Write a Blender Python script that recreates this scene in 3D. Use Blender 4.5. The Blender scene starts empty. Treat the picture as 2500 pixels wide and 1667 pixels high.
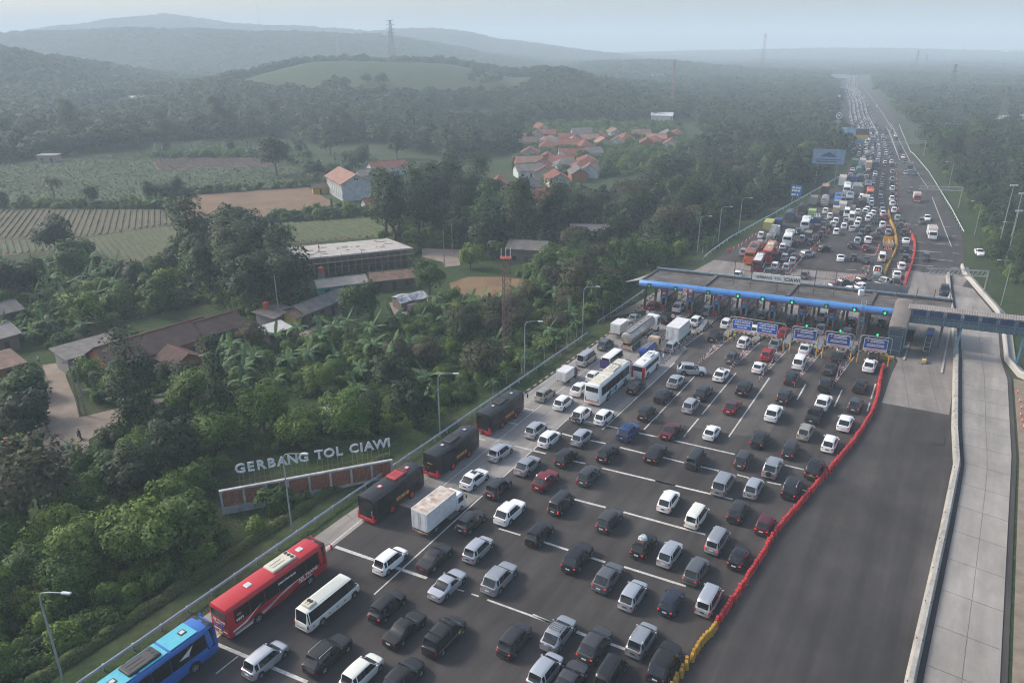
import bpy,bmesh,math,random
import numpy as np
from mathutils import Vector,Matrix,noise as mnoise
S=bpy.context.scene
COL=S.collection
R=math.radians
# ------------------------------------------------------------------ camera, sky, sun, exposure
cam_data=bpy.data.cameras.new('camera')
cam_data.sensor_width=36.0
cam_data.lens=26.2
cam_data.clip_start=0.5
cam_data.clip_end=20000
cam=bpy.data.objects.new('camera',cam_data)
COL.objects.link(cam)
cam.location=(0,0,54.0)
cam.rotation_euler=(R(90-21.64),0,0)
S.camera=cam
SUN_EL,SUN_AZ=R(38),R(-70)          # azimuth measured clockwise from +Y (the view direction)
world=bpy.data.worlds.new('World')
S.world=world
world.use_nodes=True
wn=world.node_tree
bg=wn.nodes['Background']
sky=wn.nodes.new('ShaderNodeTexSky')
sky.sky_type='NISHITA'
sky.sun_disc=False
sky.sun_elevation=SUN_EL
sky.sun_rotation=SUN_AZ
sky.air_density=1.0
sky.dust_density=4.0
sky.ozone_density=1.0
wn.links.new(sky.outputs[0],bg.inputs['Color'])
bg.inputs['Strength'].default_value=0.125
sun_data=bpy.data.lights.new('sun','SUN')
sun_data.energy=1.5
sun_data.angle=R(10)
sun_data.color=(1.0,0.95,0.88)
sun=bpy.data.objects.new('sun',sun_data)
COL.objects.link(sun)
sdir=Vector((math.sin(SUN_AZ)*math.cos(SUN_EL),math.cos(SUN_AZ)*math.cos(SUN_EL),math.sin(SUN_EL)))
sun.rotation_euler=sdir.to_track_quat('Z','Y').to_euler()
sun.location=(-60,40,120)
S.view_settings.view_transform='Standard'
S.view_settings.look='None'
S.view_settings.gamma=1
S.view_settings.use_curve_mapping=False
S.view_settings.exposure=0.92
S.cycles.use_denoising=True
S.cycles.filter_width=1.1
S.cycles.max_bounces=5
S.cycles.diffuse_bounces=2
S.cycles.glossy_bounces=2
S.cycles.transmission_bounces=2
S.cycles.transparent_max_bounces=6
S.cycles.volume_bounces=2
S.cycles.use_adaptive_sampling=True
S.cycles.adaptive_threshold=0.015
# ------------------------------------------------------------------ helpers
rng=random.Random(7)
def smooth01(t):
 t=min(1.0,max(0.0,t));return t*t*(3-2*t)
class MB:
 """collects faces of one mesh"""
 def __init__(self):
  self.v=[];self.f=[];self.m=[]
 def add(self,vs,fs,m=0):
  o=len(self.v)
  self.v+=[tuple(p)for p in vs]
  self.f+=[tuple(i+o for i in f)for f in fs]
  self.m+=[m]*len(fs)
  return self
 def box(self,c,s,rz=0.0,m=0,M=None):
  x,y,z=s[0]/2,s[1]/2,s[2]/2
  vs=[Vector((a*x,b*y,d*z))for d in(-1,1)for a,b in((-1,-1),(1,-1),(1,1),(-1,1))]
  T=Matrix.Translation(c)@(M if M is not None else Matrix.Rotation(rz,4,'Z'))
  return self.add([T@p for p in vs],[(3,2,1,0),(4,5,6,7),(0,1,5,4),(1,2,6,5),(2,3,7,6),(3,0,4,7)],m)
 def b(self,x0,x1,y0,y1,z0,z1,m=0):
  return self.box(((x0+x1)/2,(y0+y1)/2,(z0+z1)/2),(abs(x1-x0),abs(y1-y0),abs(z1-z0)),0,m)
 def rbox(self,x0,x1,y0,y1,z0,z1,r=0.1,m=0):
  """box with chamfered vertical and top edges"""
  r=min(r,(x1-x0)*.45,(y1-y0)*.45,(z1-z0)*.45)
  def ring(i,z):
   return[(x0+i,y0+i+r,z),(x0+i+r,y0+i,z),(x1-i-r,y0+i,z),(x1-i,y0+i+r,z),
     (x1-i,y1-i-r,z),(x1-i-r,y1-i,z),(x0+i+r,y1-i,z),(x0+i,y1-i-r,z)]
  return self.loft([ring(0,z0),ring(0,z1-r),ring(r*.45,z1-r*.3),ring(r,z1)],True,True,m)
 def loft(self,rings,cap0=False,cap1=False,m=0,closed=True):
  n=len(rings[0]);vs=[p for r in rings for p in r];fs=[]
  for i in range(len(rings)-1):
   for j in range(n if closed else n-1):
    k=(j+1)%n
    fs.append((i*n+j,i*n+k,(i+1)*n+k,(i+1)*n+j))
  if cap0:fs.append(tuple(range(n-1,-1,-1)))
  if cap1:fs.append(tuple((len(rings)-1)*n+j for j in range(n)))
  return self.add(vs,fs,m)
 def tube(self,pts,r,n=6,m=0,r1=None):
  pts=[Vector(p)for p in pts];rings=[]
  for i,p in enumerate(pts):
   d=(pts[min(i+1,len(pts)-1)]-pts[max(i-1,0)])
   if d.length<1e-9:d=Vector((0,0,1))
   d.normalize()
   u=d.cross(Vector((0,0,1)))
   if u.length<1e-3:u=Vector((1,0,0))
   u.normalize();w=u.cross(d)
   rr=r if r1 is None else r+(r1-r)*i/max(1,len(pts)-1)
   rings.append([p+(u*math.cos(a)+w*math.sin(a))*rr for a in[-2*math.pi*k/n for k in range(n)]])
  return self.loft(rings,True,True,m)
 def cyl(self,c,r,h,n=12,m=0,axis='Z',r1=None):
  c=Vector(c);d={'X':Vector((1,0,0)),'Y':Vector((0,1,0)),'Z':Vector((0,0,1))}[axis]
  return self.tube([c-d*h/2,c+d*h/2],r,n,m,r1)
 def quad(self,a,b,c,d,m=0):
  return self.add([a,b,c,d],[(0,1,2,3)],m)
 def poly(self,pts,z=None,m=0):
  return self.add([(p[0],p[1],p[2]if z is None else z)for p in pts],[tuple(range(len(pts)))],m)
 def prism(self,pts,z0,z1,m=0):
  n=len(pts)
  a=sum(pts[i][0]*pts[(i+1)%n][1]-pts[(i+1)%n][0]*pts[i][1]for i in range(n))
  if a<0:pts=pts[::-1]
  return self.loft([[(p[0],p[1],z0)for p in pts],[(p[0],p[1],z1)for p in pts]],True,True,m)
 def mesh(self,name,mats,smooth=0):
  me=bpy.data.meshes.new(name)
  me.from_pydata(self.v,[],self.f)
  for x in(mats if isinstance(mats,(list,tuple))else[mats]):me.materials.append(x)
  if any(self.m):me.polygons.foreach_set('material_index',self.m)
  if smooth:sharp(me,smooth)
  me.update()
  return me
 def build(self,name,mats,parent=None,smooth=0):
  return link(name,self.mesh(name,mats,smooth),parent)
def sharp(me,deg):
 """smooth shading with edges sharper than deg kept"""
 me.polygons.foreach_set('use_smooth',[True]*len(me.polygons))
 me.update()
 try:
  me.set_sharp_from_angle(angle=R(deg))
 except Exception:
  pass
def link(name,data,parent=None):
 o=bpy.data.objects.new(name,data)
 COL.objects.link(o)
 if parent is not None:o.parent=parent
 return o
def tag(o,label=None,cat=None,group=None,kind=None):
 if label:o['label']=label
 if cat:o['category']=cat
 if group:o['group']=group
 if kind:o['kind']=kind
 return o
def thing(name,label,cat,loc=(0,0,0),rz=0.0,group=None):
 o=link(name,None)
 o.location=loc;o.rotation_euler=(0,0,rz)
 return tag(o,label,cat,group)
def kids(o):
 return KIDS.get(o.name,[])
KIDS={}
def copy_tree(o,parent=None):
 c=o.copy();COL.objects.link(c)
 c.parent=parent
 if 'group' in c and parent is not None:del c['group']
 for ch in o.children:copy_tree(ch,c)
 return c
def clone(spec,parent=None):
 """spec = (name, mesh, local matrix or None, children specs, colour or None)"""
 o=bpy.data.objects.new(spec[0],spec[1]);COL.objects.link(o)
 if parent is not None:o.parent=parent
 return o
FONT=None
def text_mesh(txt,size,extrude=0.0,align='CENTER',bold=0.0,spacing=1.0):
 cu=bpy.data.curves.new('lettering','FONT')
 cu.body=txt;cu.size=size;cu.extrude=extrude;cu.align_x=align;cu.align_y='CENTER'
 cu.offset=bold;cu.resolution_u=2;cu.space_character=spacing
 o=bpy.data.objects.new('lettering',cu);COL.objects.link(o)
 bpy.context.view_layer.update()
 me=bpy.data.meshes.new_from_object(o.evaluated_get(bpy.context.evaluated_depsgraph_get()))
 bpy.data.objects.remove(o);bpy.data.curves.remove(cu)
 me.name='lettering'
 return me
def lettering(txt,size,material,parent,loc,rot,extrude=0.01,bold=0.0,align='CENTER',name='lettering',spacing=1.0):
 me=text_mesh(txt,size,extrude,align,bold,spacing)
 me.materials.clear();me.materials.append(material)
 o=link(name,me,parent);o.location=loc;o.rotation_euler=rot
 return o
# ------------------------------------------------------------------ materials
MATS={}
def mat(name,color,rough=0.7,metal=0.0,var=0.0,scale=1.0,bump=0.0,color2=None,emis=None,coat=0.0,spec=0.5,coord='Object',detail=5.0,alpha=None):
 if name in MATS:return MATS[name]
 m=bpy.data.materials.new(name);m.use_nodes=True
 nt=m.node_tree;p=nt.nodes['Principled BSDF']
 c=tuple(color)+(1,)
 p.inputs['Base Color'].default_value=c
 p.inputs['Roughness'].default_value=rough
 p.inputs['Metallic'].default_value=metal
 p.inputs['Specular IOR Level'].default_value=spec
 if coat:p.inputs['Coat Weight'].default_value=coat;p.inputs['Coat Roughness'].default_value=0.08
 if emis:
  p.inputs['Emission Color'].default_value=tuple(emis[:3])+(1,);p.inputs['Emission Strength'].default_value=emis[3]
 if var or color2 or bump:
  tc=nt.nodes.new('ShaderNodeTexCoord')
  n=nt.nodes.new('ShaderNodeTexNoise');n.inputs['Scale'].default_value=scale;n.inputs['Detail'].default_value=detail
  n.inputs['Roughness'].default_value=0.62
  nt.links.new(tc.outputs[coord],n.inputs['Vector'])
  if var or color2:
   rp=nt.nodes.new('ShaderNodeValToRGB')
   rp.color_ramp.elements[0].position=0.32;rp.color_ramp.elements[1].position=0.68
   c2=color2 if color2 else tuple(min(1,x*(1+var))for x in color)
   c1=color if color2 else tuple(x*(1-var)for x in color)
   rp.color_ramp.elements[0].color=tuple(c1)+(1,);rp.color_ramp.elements[1].color=tuple(c2)+(1,)
   nt.links.new(n.outputs['Fac'],rp.inputs['Fac']);nt.links.new(rp.outputs['Color'],p.inputs['Base Color'])
  if bump:
   bm=nt.nodes.new('ShaderNodeBump');bm.inputs['Strength'].default_value=bump;bm.inputs['Distance'].default_value=0.05
   nt.links.new(n.outputs['Fac'],bm.inputs['Height']);nt.links.new(bm.outputs['Normal'],p.inputs['Normal'])
 MATS[name]=m
 return m
def grime(m,amount=0.35,scale=0.6,tint=(0.09,0.075,0.06)):
 """blotchy dirt multiplied over whatever feeds the base colour"""
 nt=m.node_tree;p=nt.nodes['Principled BSDF']
 tc=nt.nodes.new('ShaderNodeTexCoord');n=nt.nodes.new('ShaderNodeTexNoise')
 n.inputs['Scale'].default_value=scale;n.inputs['Detail'].default_value=6;n.inputs['Roughness'].default_value=0.7
 nt.links.new(tc.outputs['Object'],n.inputs['Vector'])
 rp=nt.nodes.new('ShaderNodeValToRGB');rp.color_ramp.elements[0].position=0.45;rp.color_ramp.elements[1].position=0.75
 rp.color_ramp.elements[0].color=(0,0,0,1);rp.color_ramp.elements[1].color=(amount,)*3+(1,)
 nt.links.new(n.outputs['Fac'],rp.inputs['Fac'])
 mx=nt.nodes.new('ShaderNodeMix');mx.data_type='RGBA'
 nt.links.new(rp.outputs['Color'],mx.inputs['Factor'])
 src=p.inputs['Base Color'].links
 if src:nt.links.new(src[0].from_socket,mx.inputs['A'])
 else:mx.inputs['A'].default_value=p.inputs['Base Color'].default_value
 mx.inputs['B'].default_value=tuple(tint)+(1,)
 nt.links.new(mx.outputs['Result'],p.inputs['Base Color'])
 return m
# ------------------------------------------------------------------ lie of the land
LEFT=[(-66,3.5),(-33,57.6),(-18.7,81),(-5.9,98.7),(1.5,111.5),(20.4,141.5),(35.3,169.5),(47.4,184.9),(59.6,203.7),
  (78,231.8),(92.4,251.9),(109.3,275.6),(135.2,312.3),(195.3,424.9),(248,566),(272,640),(333,776),(455,1096),(640,1520)]
RIGHT=[(25,20),(45.2,51.7),(71,91.4),(87.2,118.6),(90.8,126.5),(98.9,140.4),(105.3,153.1),(111,171.2),(114.5,182.3),(128.5,206.2),
         (138.5,225.7),(153.3,259.2),(189.3,344.3),(212.2,403.6),(229.7,446),(281,562),(322,655),(438,940),(560,1240),(690,1520)]
ROAD_POLY=np.array(LEFT+RIGHT[::-1],float)
def poly_dist(X,Y,poly):
 """signed distance to a closed polygon, negative inside"""
 d=np.full(X.shape,1e18);inside=np.zeros(X.shape,bool)
 n=len(poly)
 for i in range(n):
  x0,y0=poly[i];x1,y1=poly[(i+1)%n]
  ex,ey=x1-x0,y1-y0
  t=np.clip(((X-x0)*ex+(Y-y0)*ey)/(ex*ex+ey*ey),0,1)
  d=np.minimum(d,(X-x0-t*ex)**2+(Y-y0-t*ey)**2)
  c=((y0<=Y)&(y1>Y))|((y1<=Y)&(y0>Y))
  with np.errstate(divide='ignore',invalid='ignore'):
   inside^=c&(X<ex*(Y-y0)/(y1-y0+1e-12)+x0)
 d=np.sqrt(d)
 return np.where(inside,-d,d)
RIDGES=[  # (centre distance y, spread towards us, spread away, [(x, crest height)...])
 (880,150,260,[(-1500,30),(-900,62),(-640,50),(-575,44),(-520,30),(-455,12),(-380,2),(-330,0)]),
 (900,190,260,[(-420,0),(-330,10),(-280,26),(-235,35),(-190,38),(-110,38),(-70,34),(-35,26),(0,20),(40,23),(62,22),(90,13),(140,4),(200,0)]),
 (1800,260,400,[(-2400,20),(-1350,40),(-1150,72),(-1080,76),(-800,79),(-500,76),(-300,66),(-170,50),(-60,28),(80,10),(300,0)]),
 (2700,380,700,[(-3600,30),(-1800,60),(-1420,112),(-1250,134),(-1166,141),(-1060,130),(-950,112),(-700,104),(-478,88),
                      (-400,96),(-250,100),(-180,92),(-60,66),(120,45),(300,25),(441,8),(700,0)]),
 (1500,200,300,[(100,0),(180,14),(300,18),(420,8),(520,0)]),
 (3600,600,900,[(200,0),(700,18),(1500,34),(2300,22),(3300,30),(4600,10)]),
]
def land(X,Y):
 X=np.asarray(X,float);Y=np.asarray(Y,float)
 d=poly_dist(X,Y,ROAD_POLY)
 s=np.clip((d-0.6)/11.0,0,1);s=s*s*(3-2*s)
 z=-0.10-0.9*s
 far=np.clip((Y-420)/500,0,1)*np.clip(d/60,0,1)
 z=z+far*(2.2*np.sin(X*0.011+1.3)*np.cos(Y*0.009)+1.2*np.sin(X*0.031+Y*0.023))
 for y0,s0,s1,pts in RIDGES:
  p=np.array(pts,float)
  wob=22*np.sin(X*0.008+y0)+9*np.sin(X*0.027+2)
  c=np.interp(X,p[:,0],p[:,1],left=p[0,1],right=p[-1,1])
  dy=Y-y0-wob
  g=np.where(dy<0,np.exp(-(dy/s0)**2),np.exp(-(dy/s1)**2))
  z=z+c*g*np.clip(d/50,0,1)
 return z
HAZE_COLOR=(.76,.9,1)
HAZE_DENSITY=.0005
HAZE_ANISO=0
# ------------------------------------------------------------------ haze (closed box of even air round everything)
hz=MB();hz.b(-7200,7200,-140,8200,-14,190)
hm=bpy.data.materials.new('haze_air');hm.use_nodes=True
hn=hm.node_tree;hn.nodes.clear()
ho=hn.nodes.new('ShaderNodeOutputMaterial');hv=hn.nodes.new('ShaderNodeVolumePrincipled')
hv.inputs['Color'].default_value=HAZE_COLOR+(1,)
hv.inputs['Density'].default_value=HAZE_DENSITY
hv.inputs['Anisotropy'].default_value=HAZE_ANISO
hn.links.new(hv.outputs[0],ho.inputs['Volume'])
hm.cycles.homogeneous_volume=True
haze=hz.build('haze',hm);tag(haze,'pale blue grey haze over the whole valley',None,None,'stuff')
# ------------------------------------------------------------------ ground
def ground_material():
 m=bpy.data.materials.new('meadow_ground');m.use_nodes=True
 nt=m.node_tree;p=nt.nodes['Principled BSDF'];p.inputs['Roughness'].default_value=0.95;p.inputs['Specular IOR Level'].default_value=0.2
 tc=nt.nodes.new('ShaderNodeTexCoord')
 def nz(scale,detail=6,rough=0.6):
  n=nt.nodes.new('ShaderNodeTexNoise');n.inputs['Scale'].default_value=scale;n.inputs['Detail'].default_value=detail;n.inputs['Roughness'].default_value=rough
  nt.links.new(tc.outputs['Object'],n.inputs['Vector']);return n
 def ramp(src,stops):
  r=nt.nodes.new('ShaderNodeValToRGB');e=r.color_ramp.elements
  e[0].position,e[0].color=stops[0][0],tuple(stops[0][1])+(1,)
  e[1].position,e[1].color=stops[-1][0],tuple(stops[-1][1])+(1,)
  for pos,c in stops[1:-1]:
   x=e.new(pos);x.color=tuple(c)+(1,)
  nt.links.new(src,r.inputs['Fac']);return r
 a=ramp(nz(0.9,8,0.7).outputs['Fac'],[(0.3,(0.014,0.027,0.009)),(0.5,(0.028,0.054,0.015)),(0.72,(0.058,0.088,0.026))])
 b=ramp(nz(0.045,5).outputs['Fac'],[(0.45,(0,0,0)),(0.6,(1,1,1))])
 soil=ramp(nz(0.6,8,0.7).outputs['Fac'],[(0.3,(0.05,0.038,0.026)),(0.7,(0.13,0.10,0.065))])
 mx=nt.nodes.new('ShaderNodeMix');mx.data_type='RGBA'
 mul=nt.nodes.new('ShaderNodeMath');mul.operation='MULTIPLY';mul.inputs[1].default_value=0.35
 nt.links.new(b.outputs['Color'],mul.inputs[0]);nt.links.new(mul.outputs[0],mx.inputs['Factor'])
 nt.links.new(a.outputs['Color'],mx.inputs['A']);nt.links.new(soil.outputs['Color'],mx.inputs['B'])
 nt.links.new(mx.outputs['Result'],p.inputs['Base Color'])
 bm=nt.nodes.new('ShaderNodeBump');bm.inputs['Strength'].default_value=0.7;bm.inputs['Distance'].default_value=0.25
 nt.links.new(nz(2.2,6,0.7).outputs['Fac'],bm.inputs['Height']);nt.links.new(bm.outputs['Normal'],p.inputs['Normal'])
 return m
def axis(pieces):
 out=[pieces[0][0]]
 for a,b,step in pieces:
  n=max(1,int(round((b-a)/step)));out+=list(a+(b-a)*(k+1)/n for k in range(n))
 return np.array(out)
gx=axis([(-7000,-3000,400),(-3000,-1600,70),(-1600,-500,26),(-500,-120,8),(-120,190,2.6),(190,420,8),(420,1200,26),(1200,3000,90),(3000,7000,400)])
gy=axis([(-120,10,13),(10,320,2.6),(320,700,8),(700,1500,22),(1500,3400,50),(3400,8000,300)])
GX,GY=np.meshgrid(gx,gy)
GZ=land(GX,GY)
nx,ny=len(gx),len(gy)
gv=np.stack([GX,GY,GZ],-1).reshape(-1,3)
ii=np.arange(nx*ny).reshape(ny,nx)
gf=np.stack([ii[:-1,:-1],ii[:-1,1:],ii[1:,1:],ii[1:,:-1]],-1).reshape(-1,4)
gm=bpy.data.meshes.new('ground')
gm.vertices.add(len(gv));gm.vertices.foreach_set('co',gv.ravel())
gm.loops.add(len(gf)*4);gm.loops.foreach_set('vertex_index',gf.ravel().astype(np.int32))
gm.polygons.add(len(gf));gm.polygons.foreach_set('loop_start',np.arange(0,len(gf)*4,4,dtype=np.int32))
gm.polygons.foreach_set('use_smooth',np.ones(len(gf),bool))
gm.update(calc_edges=True);gm.validate()
gm.materials.append(ground_material())
tag(link('ground',gm),None,None,None,'structure')
SHOULDER=[(-33,57.6),(-18.7,81),(-5.9,98.7),(-5.1,99.7),(-18.3,77.2),(-29.2,57),(-31.8,53.8),(-34,55.9)]
CONC_LEFT=[(-18.2,81.8),(-7.5,76.9),(-1.4,86.2),(4.1,95.4),(8.6,103.2),(13.7,100.6),(29.8,125.8),(33.5,132.4),(33.5,136.5),(38,141.5),(30.5,152),(24,147),(20.4,141.5),(1.5,111.4),(-5.9,98.7)]
CONC_RIGHT=[(60.2,109.1),(68.8,104.8),(79.8,122.8),(83.1,128.7),(92,144.5),(101,158),(107.8,171),(115.4,180.8),(101.6,185.5),(93.8,171.2),(86,158),(76,141),(70.9,126),(67.7,121.3)]
CONC_FAR=[(20,149.5),(27,158),(36,171),(54.8,196),(74.1,187.3),(89.2,182.1),(84,160),(70,141.8),(33,157)]
OLD_ASPHALT=[(13.7,100.6),(22.2,103),(33.6,98.3),(37.6,97.3),(37.6,97.3),(49.9,116.8),(55,122.6),(60,131),(38,142),(33.5,132.4),(29.8,125.8)]
NEWSEAM=[(36.4,77.2),(47.1,71.5),(42.5,65),(34.5,51.7),(30,38),(14,44),(27.3,67.6)]
RUMBLE=[(-29.6,56.9,-18.7,51.8,.42),(-20.5,71.6,-9.3,66.1,.42),(-1.6,75.1,1,73.8,.3),(3.7,72.5,6.6,70.9,.34),(8.6,69.8,10.5,68.8,.34),(12.5,68,18.7,64.8,.34),(-6.1,64.4,-5.1,64,.18),(-4.3,63.6,-3.5,63.2,.2),(-2.6,62.7,3.8,59.4,.26),(2.1,60.5,3.8,59.4,.34),(6.4,58.1,7.3,57.6,.38),(9.2,56.7,10.9,55.8,.38),(8,81.3,11.8,79.5,.36),(13.9,78.5,23,73.9,.36),(8.5,90.8,10.2,90.1,.34),(12.4,88.9,21.6,84.5,.36),(19.1,85.7,28.3,81.3,.36),(21.3,91.8,24,90.3,.34),(26,89.3,28.3,88.2,.34),(30.5,87.2,31.9,86.4,.34),(34,85.4,35.6,84.7,.34),(38,83.5,38.7,83.1,.34),(7.5,98.7,9,97.8,.36),(11.4,96.7,13.7,95.7,.36),(15.6,94.6,19,92.8,.36),(11,102.8,12.7,102,.34),(14.3,101.3,16.1,100.4,.34),(19,98.9,24.1,96.5,.34),(21.3,97.9,31.7,92.6,.34),(34.2,91.4,35.4,90.7,.34),(37.8,89.7,40,88.5,.34),(41.9,87.5,42.6,87.1,.34),(1.5,107.3,3.7,106.2,.3),(-.8,102.4,.9,101.6,.3),(-5.5,97.4,-2.4,96,.34),(.4,95,4.8,92.8,.36),(-7.8,89,-6.7,88.5,.3)]
LANE_LINES=[(-14.6,63.5,-3.8,82.2,.2),(-1.4,86.2,3.7,95,.16),(6.7,100,11.8,108.6,.14),(-9.3,84.1,4.5,107.8,.14),(4.5,107.8,17.1,128.8,.14),(13.7,100,29.9,125.7,.22),(20,100,27.1,111.4,.2),(22.4,103.6,32.2,119.7,.2),(26.4,99.2,39.8,121,.22),(25.5,97.6,26.4,99.2,.1),(32.2,97.7,45,118.8,.24),(46.8,110.2,50.4,116.2,.24),(51.9,107.7,55.7,113.9,.24),(56.5,106.1,62.5,116.4,.22),(-29.2,57,-18.3,77.2,.2),(-5.8,98.4,-5.1,99.6,.15),(2.4,111.9,17.5,135.8,.12),(-27.4,52.8,-26.1,54.9,.12),(86.8,186.7,89.2,186.2,.22),(92.9,190.3,94,189.7,.22),(98.4,201.9,100.7,201.3,.22),(103.5,209.7,105.1,209,.22),(106,191.3,111,189.7,.28),(108.8,198.6,114.6,196.4,.28),(113.8,206.8,118.9,204.6,.28),(119.6,215.9,124,214.2,.28),(125.2,241.4,129.5,239,.28),(130.3,239.1,131.6,238.5,.28),(115.2,218,116,217.2,.25),(110,207.8,111,207.4,.25),(98.9,187.7,100.1,187.2,.25),(98.3,185.7,98.3,185.3,.1),(73.4,187.8,75.6,190.3,.12),(161.9,316.6,164.6,316.6,.3),(170.7,335,176.1,335,.35),(177.7,355.1,183.3,355.1,.35),(188,375.9,192.4,375.9,.35),(119.4,215.9,128.2,212.7,.3),(113.7,197.2,119,195.1,.3),(113.5,205.9,120.8,203.9,.3),(123.5,203.3,124.9,202.5,.3),(129.2,212.4,130,211.9,.3),(134.4,223.4,135.4,223,.3),(138.7,236.1,140.4,235.3,.3),(114.8,188.5,116.5,187.8,.3),(270.6,558.3,196.2,384.2,.28),(284.7,581.8,198.8,378.8,.3),(194.6,368.3,169.6,305.4,.22),(161.2,286.3,127,210.3,.22),(440.8,971.3,311.2,650,.35),(311.2,650,238.9,474.5,.35),(260.7,533.1,196.2,384.2,.3),(598.5,1375.7,440.8,971.3,.3),(100.3,185.5,105.2,185,.2),(98.2,201.5,101.4,201,.2)]
# ------------------------------------------------------------------ vehicle materials
def paint_material():
 m=bpy.data.materials.new('car_paint');m.use_nodes=True
 nt=m.node_tree;p=nt.nodes['Principled BSDF']
 oi=nt.nodes.new('ShaderNodeObjectInfo')
 tc=nt.nodes.new('ShaderNodeTexCoord');n=nt.nodes.new('ShaderNodeTexNoise')
 n.inputs['Scale'].default_value=1.6;n.inputs['Detail'].default_value=5
 nt.links.new(tc.outputs['Object'],n.inputs['Vector'])
 mr=nt.nodes.new('ShaderNodeMapRange');mr.inputs['From Min'].default_value=0.3;mr.inputs['From Max'].default_value=0.8
 mr.inputs['To Min'].default_value=0.0;mr.inputs['To Max'].default_value=0.05
 nt.links.new(n.outputs['Fac'],mr.inputs['Value'])
 mx=nt.nodes.new('ShaderNodeMix');mx.data_type='RGBA';mx.inputs['B'].default_value=(0.16,0.14,0.12,1)
 nt.links.new(mr.outputs[0],mx.inputs['Factor']);nt.links.new(oi.outputs['Color'],mx.inputs['A'])
 nt.links.new(mx.outputs['Result'],p.inputs['Base Color'])
 inv=nt.nodes.new('ShaderNodeMath');inv.operation='SUBTRACT';inv.inputs[0].default_value=1.0
 nt.links.new(oi.outputs['Alpha'],inv.inputs[1]);nt.links.new(inv.outputs[0],p.inputs['Metallic'])
 p.inputs['Roughness'].default_value=0.34
 p.inputs['Specular IOR Level'].default_value=0.3;p.inputs['Coat Weight'].default_value=0.25;p.inputs['Coat Roughness'].default_value=0.1
 return m
M_PAINT=paint_material()
M_GLASS=mat('dark_window_glass',(0.012,0.014,0.017),0.06,spec=0.55,var=0.3,scale=1.3)
M_TRIM=mat('black_trim',(0.014,0.014,0.015),0.55)
M_TYRE=mat('tyre_rubber',(0.016,0.016,0.017),0.85)
M_RIM=mat('alloy_rim',(0.42,0.43,0.45),0.35,0.7)
M_RED=mat('tail_light_red',(0.24,0.010,0.012),0.25,emis=(1,0.03,0.03,0.03))
M_LIT=mat('tail_light_lit',(0.5,0.02,0.02),0.25,emis=(1,0.04,0.03,.4))
M_HEAD=mat('headlight_glass',(0.55,0.57,0.6),0.15)
M_PLATE=mat('number_plate_white',(0.62,0.62,0.6),0.5)
M_PLATEK=mat('number_plate_black',(0.03,0.03,0.03),0.5)
M_PLATER=mat('number_plate_red',(0.45,0.03,0.03),0.5)
M_CHROME=mat('chrome',(0.6,0.6,0.62),0.18,0.9)
M_STEEL=mat('worn_steel',(0.32,0.33,0.34),0.45,0.5,var=0.25,scale=2)
# ------------------------------------------------------------------ passenger vehicles
SPEC={
 'mpv':(4.25,1.68,1.70,.20,.84,1.00,1.22,.40,-1.72,-2.04,1.02,.31,1.36,-1.32),
 'suv':(4.78,1.86,1.82,.26,.96,1.10,1.02,.22,-1.80,-2.26,1.16,.38,1.48,-1.36),
 'crossover':(4.45,1.80,1.64,.22,.86,1.02,1.05,.18,-1.42,-2.06,1.08,.34,1.36,-1.30),
 'van':(4.20,1.66,1.88,.21,.86,1.02,1.72,.92,-1.90,-2.06,1.02,.31,1.30,-1.30),
 'hatch':(3.72,1.66,1.52,.18,.78,.95,.98,.15,-1.28,-1.74,1.00,.29,1.18,-1.22),
 'sedan':(4.75,1.80,1.46,.17,.74,.94,.98,.20,-.78,-1.56,1.00,.32,1.42,-1.34),
 'highroof':(4.95,1.80,2.12,.22,.92,1.12,2.08,1.25,-2.30,-2.44,1.06,.33,1.52,-1.42),
 'minibus':(6.10,1.98,2.42,.25,.98,1.18,2.78,2.10,-2.88,-3.02,1.14,.37,2.02,-1.70),
 'longvan':(7.00,1.98,2.36,.25,.98,1.22,3.20,2.42,-3.32,-3.46,1.14,.37,2.45,-1.80),
 'premium':(4.90,1.86,1.92,.20,.92,1.10,1.70,.70,-2.14,-2.38,1.10,.35,1.52,-1.48),
 'pickup':(5.15,1.82,1.76,.28,.96,1.12,1.20,.45,-.62,-.92,1.02,.37,1.58,-1.50),
}
def lerp(a,b,t):return a+(b-a)*t
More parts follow.
